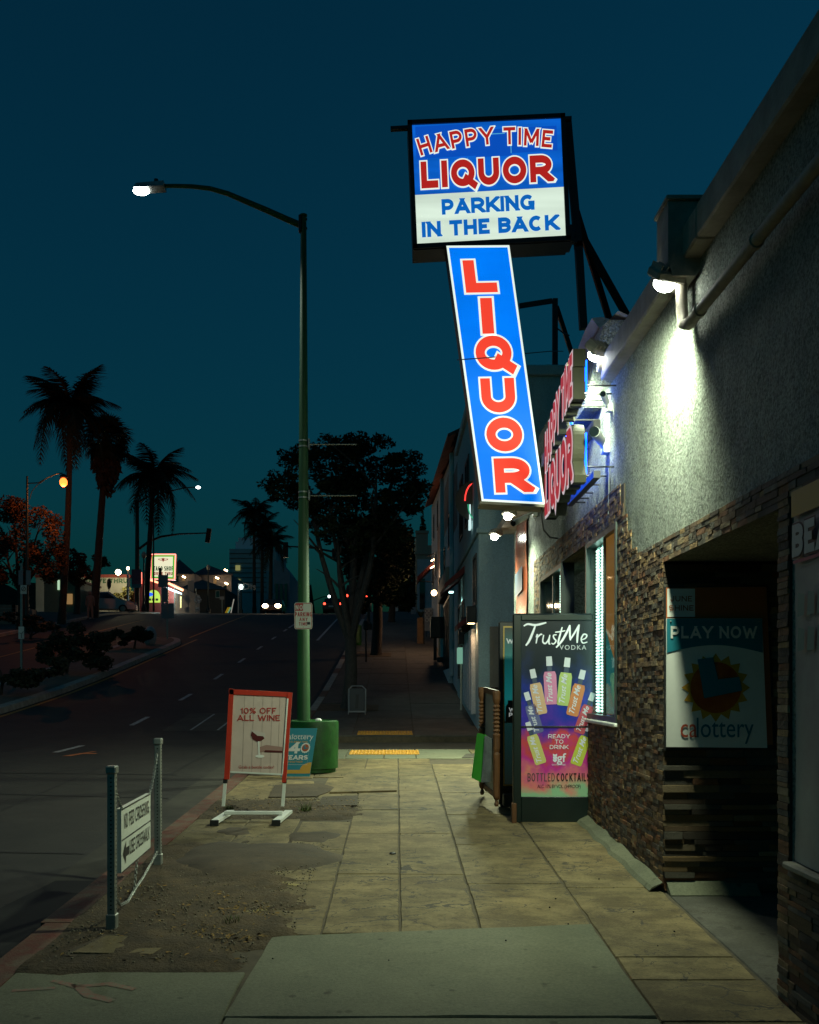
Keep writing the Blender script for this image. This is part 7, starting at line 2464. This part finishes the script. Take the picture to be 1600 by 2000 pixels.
# road signs on the median and far walk
def sign_back(px_, ybase, Y_, rects, label, x_on_median=True, pole_top=None, m=None, grp='signposts on the median'):
    b = Vector((P(px_, 0, Y_).x, Y_, zr(Y_) + .14))
    t = thing('signpost', label, 'signpost', b, grp)
    top = P(px_, pole_top, Y_).z
    MB().bev((b.x - .03, Y_ - .03, b.z - .05), (b.x + .03, Y_ + .03, top), .006).build('post', M_GALV, t)
    for x0, y0, x1, y1, mm in rects:
        MB().slab([P(x0, y1, Y_ - .04), P(x1, y1, Y_ - .04), P(x1, y0, Y_ - .04), P(x0, y0, Y_ - .04)], (0, .006, 0)).build('panel', mm, t)
    return t
M_DSG = mat('dim_sign_back', (.20, .20, .22), .5)
sign_back(327, 1240, 46.2, ((315, 1178, 327.5, 1208, M_DSG), (328.5, 1178, 340, 1208, M_DSG), (309, 1123, 326, 1147, M_DSG), (317, 1148, 326, 1176, M_DSG)), 'signpost with pale panels on the nose of the median', pole_top=1120)
sp = sign_back(42, 1320, 31, ((36, 1114, 45, 1142, M_DSG), (51, 1114, 60, 1142, M_DSG), (40, 1143, 52, 1160, M_WHITE), (36, 1224, 47, 1248, M_WHITE)), 'signpost with stacked small signs at the left end of the median', pole_top=1100)
MB().tube([P(46 + 4 * math.cos(R(a)), 1150 + 4 * math.sin(R(a)), 30.93) for a in range(0, 361, 24)], .008, 5).build('prohibition_ring', M_BLK, sp)
MB().tube([P(43.5, 1153, 30.92), P(48.5, 1147, 30.92)], .008, 5).build('arrow_mark', M_BLK, sp)
MB().tube([P(38, 1236, 30.92), P(42, 1238, 30.92), P(46, 1233, 30.92)], .008, 5).build('arrow_mark', M_BLK, sp)
MB().tube([P(42, 1246, 30.92), P(42, 1238, 30.92)], .008, 5).build('arrow_mark', M_BLK, sp)
for px_, Y_, x0, y0, x1, y1, lab in ((378, 88, 367, 1134, 379, 1160, 'pale vertical street sign left of the globe lamp'), (434, 96, 429, 1165, 438, 1171, 'small white street name sign below the houses'), (735, 50, 724, 1140, 736, 1148, 'small parking sign on a thin post among the street trees')):
    t = thing('street_sign', lab, 'sign', gp(px_, Y_))
    MB().cyl(gp(px_, Y_), P(px_, y0, Y_), .04, n=6).build('post', M_GALV, t)
    MB().slab([P(x0, y1, Y_ - .05), P(x1, y1, Y_ - .05), P(x1, y0, Y_ - .05), P(x0, y0, Y_ - .05)], (0, .01, 0)).build('panel', M_DSG, t)
t = thing('flower_post', 'post hung with pale round wreaths by the crossing', 'post', gp(383, 86))
MB().cyl(gp(383, 86), P(383, 1150, 86), .05, n=6).build('post', M_GALV, t)
for py_, rr in ((1172, .36), (1190, .2)):
    tag(leaves(160, [(P(386, py_, 86).x, 86, P(386, py_, 86).z, rr, .2, rr)], .05, .1, py_).build('wreath', M_GREY, t), kind='stuff')
for px_, cc_, lab in ((444, (.6, .35, .02), 'leftmost leaning construction pole, yellow'), (447, (.7, .6, .05), 'second leaning construction pole, pale yellow'), (449.5, (.2, .6, .5), 'third construction pole, mint green'), (455, (.75, .72, .6), 'tallest leaning construction pole, white')):
    t = MB().cyl(gp(px_, 98) - Vector((.2, 0, 0)), P(px_ + 2, 1186 if px_ < 455 else 1170, 98), .05, n=6).build('marker_pole', emis('marker_%d' % px_, cc_, .35))
    tag(t, lab, 'pole', 'marker poles at the crossing')

# cars
def car(label, px_, Y_, L_, W_, H_, col, facing, X=None, lights=None, group='cars on the street', rot=0.0):
    """facing: +1 drives away from the viewer, -1 towards the viewer"""
    b = Vector((P(px_, 0, Y_).x if X is None else X, Y_, zr(Y_)))
    t = thing('car', label, 'car', b, group)
    M = Matrix.Translation(b) @ Matrix.Rotation(R(rot) + (0 if facing > 0 else math.pi), 4, 'Z')
    prof = [(-L_ / 2, .32), (-L_ / 2, .78 * H_ * .75), (-L_ / 2 + .25, H_ * .62), (-L_ * .30, H_ * .64), (-L_ * .20, H_ * .97), (L_ * .10, H_), (L_ * .25, H_ * .66), (L_ / 2 - .15, H_ * .52), (L_ / 2, H_ * .42), (L_ / 2, .28)]
    body = MB(M)
    n = len(prof)
    def wid(z):
        return W_ / 2 * (1 - .16 * max(0, (z - H_ * .62) / (H_ * .38)))
    vs = [Vector((-wid(z), y, z)) for y, z in prof] + [Vector((wid(z), y, z)) for y, z in prof]
    body.add(vs, [tuple(range(n)), tuple(range(2 * n - 1, n - 1, -1))] + [((i + 1) % n, i, n + i, n + (i + 1) % n) for i in range(n)])
    body.build('body', col, t)
    for i in (3, 5):
        (y0, z0), (y1, z1) = prof[i], prof[i + 1]
        nrm = Vector((0, -(z1 - z0), (y1 - y0))).normalized() * .012
        q0, q1 = Vector((0, y0, z0)).lerp(Vector((0, y1, z1)), .1), Vector((0, y0, z0)).lerp(Vector((0, y1, z1)), .92)
        w0, w1 = wid(q0.z) * .88, wid(q1.z) * .86
        MB(M).add([q0 + nrm + Vector((-w0, 0, 0)), q0 + nrm + Vector((w0, 0, 0)), q1 + nrm + Vector((w1, 0, 0)), q1 + nrm + Vector((-w1, 0, 0))], [(0, 1, 2, 3)]).build('windscreen', M_GLASS, t)
    for s in (-1, 1):
        p_ = [(-L_ * .27, H_ * .68), (-L_ * .185, H_ * .92), (L_ * .08, H_ * .94), (L_ * .2, H_ * .68)]
        MB(M).add([Vector((s * (wid(z) + .012), y, z)) for y, z in p_], [(0, 1, 2, 3) if s < 0 else (3, 2, 1, 0)]).build('side_window', M_GLASS, t)
        for yy_ in (-L_ * .3, L_ * .31):
            w = MB(M).cyl((s * (W_ / 2 - .2), yy_, .32), (s * (W_ / 2 + .01), yy_, .32), .32, n=16).build('wheel', M_BLK, t)
            MB(M).cyl((s * (W_ / 2), yy_, .32), (s * (W_ / 2 + .02), yy_, .32), .2, n=12).build('rim', M_GALV, w)
        hl = lights == 'head'
        MB(M).ball((s * W_ * .33, L_ / 2 - .02, H_ * .46), .23 if hl else .12, 12, 8, (1.25, .5, .85)).build('headlight', emis('headlight_on', (1, .72, .42), 40) if hl else M_GLASS, t)
        MB(M).bev((s * W_ * .40 - .1, -L_ / 2 - .02, H_ * .5), (s * W_ * .40 + .1, -L_ / 2 + .05, H_ * .5 + .18), .02).build('tail_light', emis('tail_on', (1, .06, .03), 5) if lights == 'tail' else mat('tail_lens', (.3, .02, .02), .3), t)
        if hl:
            lamp_light(t, M @ Vector((s * W_ * .30, L_ / 2 + .1, H_ * .46)), 1500, (1, .75, .45), 'SPOT', M.to_3x3() @ Vector((0, 1, -.07)), 80, .1, .8)
    MB(M).bev((-W_ * .2, -L_ / 2 - .015, H_ * .36), (W_ * .2, -L_ / 2 + .02, H_ * .36 + .12), .01).build('number_plate', M_WHITE, t)
    return t
M_CARD = mat('dark_car_paint', (.02, .02, .025), .25, spec=.7)
M_CARW = mat('white_car_paint', (.55, .56, .56), .25, spec=.7)
M_CARR = mat('red_car_paint', (.28, .02, .015), .3, spec=.7)
car('oncoming car with both headlights glaring at the crest', 536, 96, 4.4, 1.85, 1.45, M_CARD, -1, lights='head')
car('dark car with a red tail light at the crest behind the tree', 653, 88, 4.4, 1.8, 1.4, M_CARD, 1, lights='tail')
car('red van with brake lights beyond the street trees', 700, 76, 4.8, 1.95, 2.2, M_CARR, 1, lights='tail')
car('white car parked across the top of the sidewalk', 816, 90, 4.3, 1.8, 1.45, M_CARW, 1, rot=75)
car('white pickup parked before the drive thru wall', 203, 74, 4.8, 1.9, 1.6, M_CARW, 1, rot=-80)

# plastic sidewalk sign frame by the tree
fr_ = thing('folding_sign_frame', 'empty white plastic folding sign beside the big tree trunk', 'sign', gp(697, 23.2))
YF = 23.2
b0 = gp(697, YF)
wF, hF = .40, .68
loop = [b0 + Vector((-wF / 2, 0, .0)), b0 + Vector((-wF / 2, .05, hF - .08)), b0 + Vector((-wF / 2 + .08, .06, hF)), b0 + Vector((wF / 2 - .08, .06, hF)), b0 + Vector((wF / 2, .05, hF - .08)), b0 + Vector((wF / 2, 0, .0))]
MB().tube(loop, .012, 6).build('frame', M_GREY, fr_)
MB().tube([p + Vector((0, .5 - .9 * (p.y - YF), 0)) for p in loop], .012, 6).build('frame', M_GREY, fr_)
MB().bev(b0 + Vector((-wF / 2, -.01, .05)), b0 + Vector((wF / 2, .01, .09)), .004).build('crossbar', M_GREY, fr_)
MB().slab([b0 + Vector((-wF / 2 + .03, .008, .1)), b0 + Vector((wF / 2 - .03, .008, .1)), b0 + Vector((wF / 2 - .03, .05, hF - .06)), b0 + Vector((-wF / 2 + .03, .05, hF - .06))], (0, .008, 0)).build('panel', mat('dark_plastic', (.06, .065, .07), .6), fr_)
MB().slab([b0 + Vector((-.04, -.006, .15)), b0 + Vector((.03, -.006, .15)), b0 + Vector((.05, .03, hF - .2)), b0 + Vector((-.02, .03, hF - .2))], (0, .006, 0)).build('figure_print', M_BLK, fr_)
# second green bin and leaning post near tree two
t = thing('green_bin', 'green bin at the curb behind the big tree', 'trash can', gp(694, 43))
p_ = gp(694, 43)
MB().lathe(p_, [(.24, 0), (.28, .1), (.28, .85), (.24, .9)], 16).build('barrel', M_GRN, t)
t = thing('parking_meter', 'thin dark meter post before the second street tree', 'post', gp(715, 36.5))
p_ = gp(715, 36.5)
MB().cyl(p_, p_ + Vector((0, 0, 1.2)), .035, n=8).build('post', M_BLK, t)
MB().bev(p_ + Vector((-.1, -.06, 1.2)), p_ + Vector((.1, .06, 1.55)), .04).build('head', M_BLK, t)
t = thing('traffic_cone', 'orange traffic cone at the crest of the sidewalk', 'cone', gp(764, 68))
p_ = gp(764, 68)
MB().cyl(p_, p_ + Vector((0, 0, .75)), .2, .04, 12).build('cone_body', mat('cone_orange', (.5, .10, .02), .6), t)
MB().bev(p_ + Vector((-.25, -.25, 0)), p_ + Vector((.25, .25, .05)), .01).build('base', MATS['cone_orange'], t)

# person walking on the far sidewalk
PY_ = 60
pb0 = gp(176, PY_)
person = thing('person', 'person in grey hooded top and loose trousers walking away on the far sidewalk', 'person', pb0)
J = {'pel': (0, 0, .92), 'sp': (0, 0, 1.15), 'ch': (0, .0, 1.36), 'nk': (0, -.01, 1.49), 'hd': (0, -.02, 1.60), 'ht': (0, -.02, 1.72),
     'shl': (-.19, 0, 1.42), 'ell': (-.25, .03, 1.15), 'wrl': (-.24, -.06, .93), 'hal': (-.235, -.08, .85),
     'shr': (.19, 0, 1.42), 'elr': (.25, -.02, 1.15), 'wrr': (.25, .04, .92), 'har': (.25, .06, .84),
     'hpl': (-.10, 0, .88), 'knl': (-.11, -.06, .49), 'anl': (-.11, .02, .09), 'tol': (-.12, -.13, .04),
     'hpr': (.10, 0, .88), 'knr': (.11, .06, .49), 'anr': (.11, .12, .10), 'tor': (.12, -.02, .04)}
RAD = {'pel': .15, 'sp': .145, 'ch': .165, 'nk': .06, 'hd': .10, 'ht': .07, 'shl': .085, 'ell': .06, 'wrl': .045, 'hal': .04, 'shr': .085, 'elr': .06, 'wrr': .045, 'har': .04,
       'hpl': .11, 'knl': .085, 'anl': .065, 'tol': .045, 'hpr': .11, 'knr': .085, 'anr': .065, 'tor': .045}
ED = [('pel', 'sp'), ('sp', 'ch'), ('ch', 'nk'), ('nk', 'hd'), ('hd', 'ht'), ('ch', 'shl'), ('shl', 'ell'), ('ell', 'wrl'), ('wrl', 'hal'), ('ch', 'shr'), ('shr', 'elr'), ('elr', 'wrr'), ('wrr', 'har'),
      ('pel', 'hpl'), ('hpl', 'knl'), ('knl', 'anl'), ('anl', 'tol'), ('pel', 'hpr'), ('hpr', 'knr'), ('knr', 'anr'), ('anr', 'tor')]
keys = list(J)
me = bpy.data.meshes.new('body')
me.from_pydata([J[k] for k in keys], [(keys.index(a), keys.index(b_)) for a, b_ in ED], [])
for m_ in (mat('grey_hoodie', (.13, .12, .12), .9), mat('grey_trousers', (.16, .14, .13), .9), mat('skin_tone', (.20, .10, .07), .6), M_BLK):
    me.materials.append(m_)
bo = bpy.data.objects.new('body', me)
COL.objects.link(bo)
bo.parent = person
sk = bo.modifiers.new('skin', 'SKIN')
for i, k in enumerate(keys):
    me.skin_vertices[0].data[i].radius = (RAD[k], RAD[k] * .85)
me.skin_vertices[0].data[0].use_root = True
bo.modifiers.new('sub', 'SUBSURF').render_levels = 2
bo.modifiers['sub'].levels = 2
bpy.context.view_layer.update()
dg = bpy.context.evaluated_depsgraph_get()
nm = bpy.data.meshes.new_from_object(bo.evaluated_get(dg))
bo.modifiers.clear()
bo.data = nm
for p_ in nm.polygons:
    c_ = p_.center
    p_.use_smooth = True
    p_.material_index = 3 if c_.z < .11 else (2 if (c_.z > 1.53 and c_.y < -.05) or (abs(c_.x) > .2 and c_.z < .93) else (0 if c_.z > .86 else 1))
hoodm = MB()
hoodm.ball((0, .0, 1.62), .135, 12, 8, (.95, .95, 1.0))
hoodm.v = [(p[0] + pb0.x, p[1] + pb0.y, p[2] + pb0.z) for p in hoodm.v]
hoodm.build('hood', MATS['grey_hoodie'], person, True)
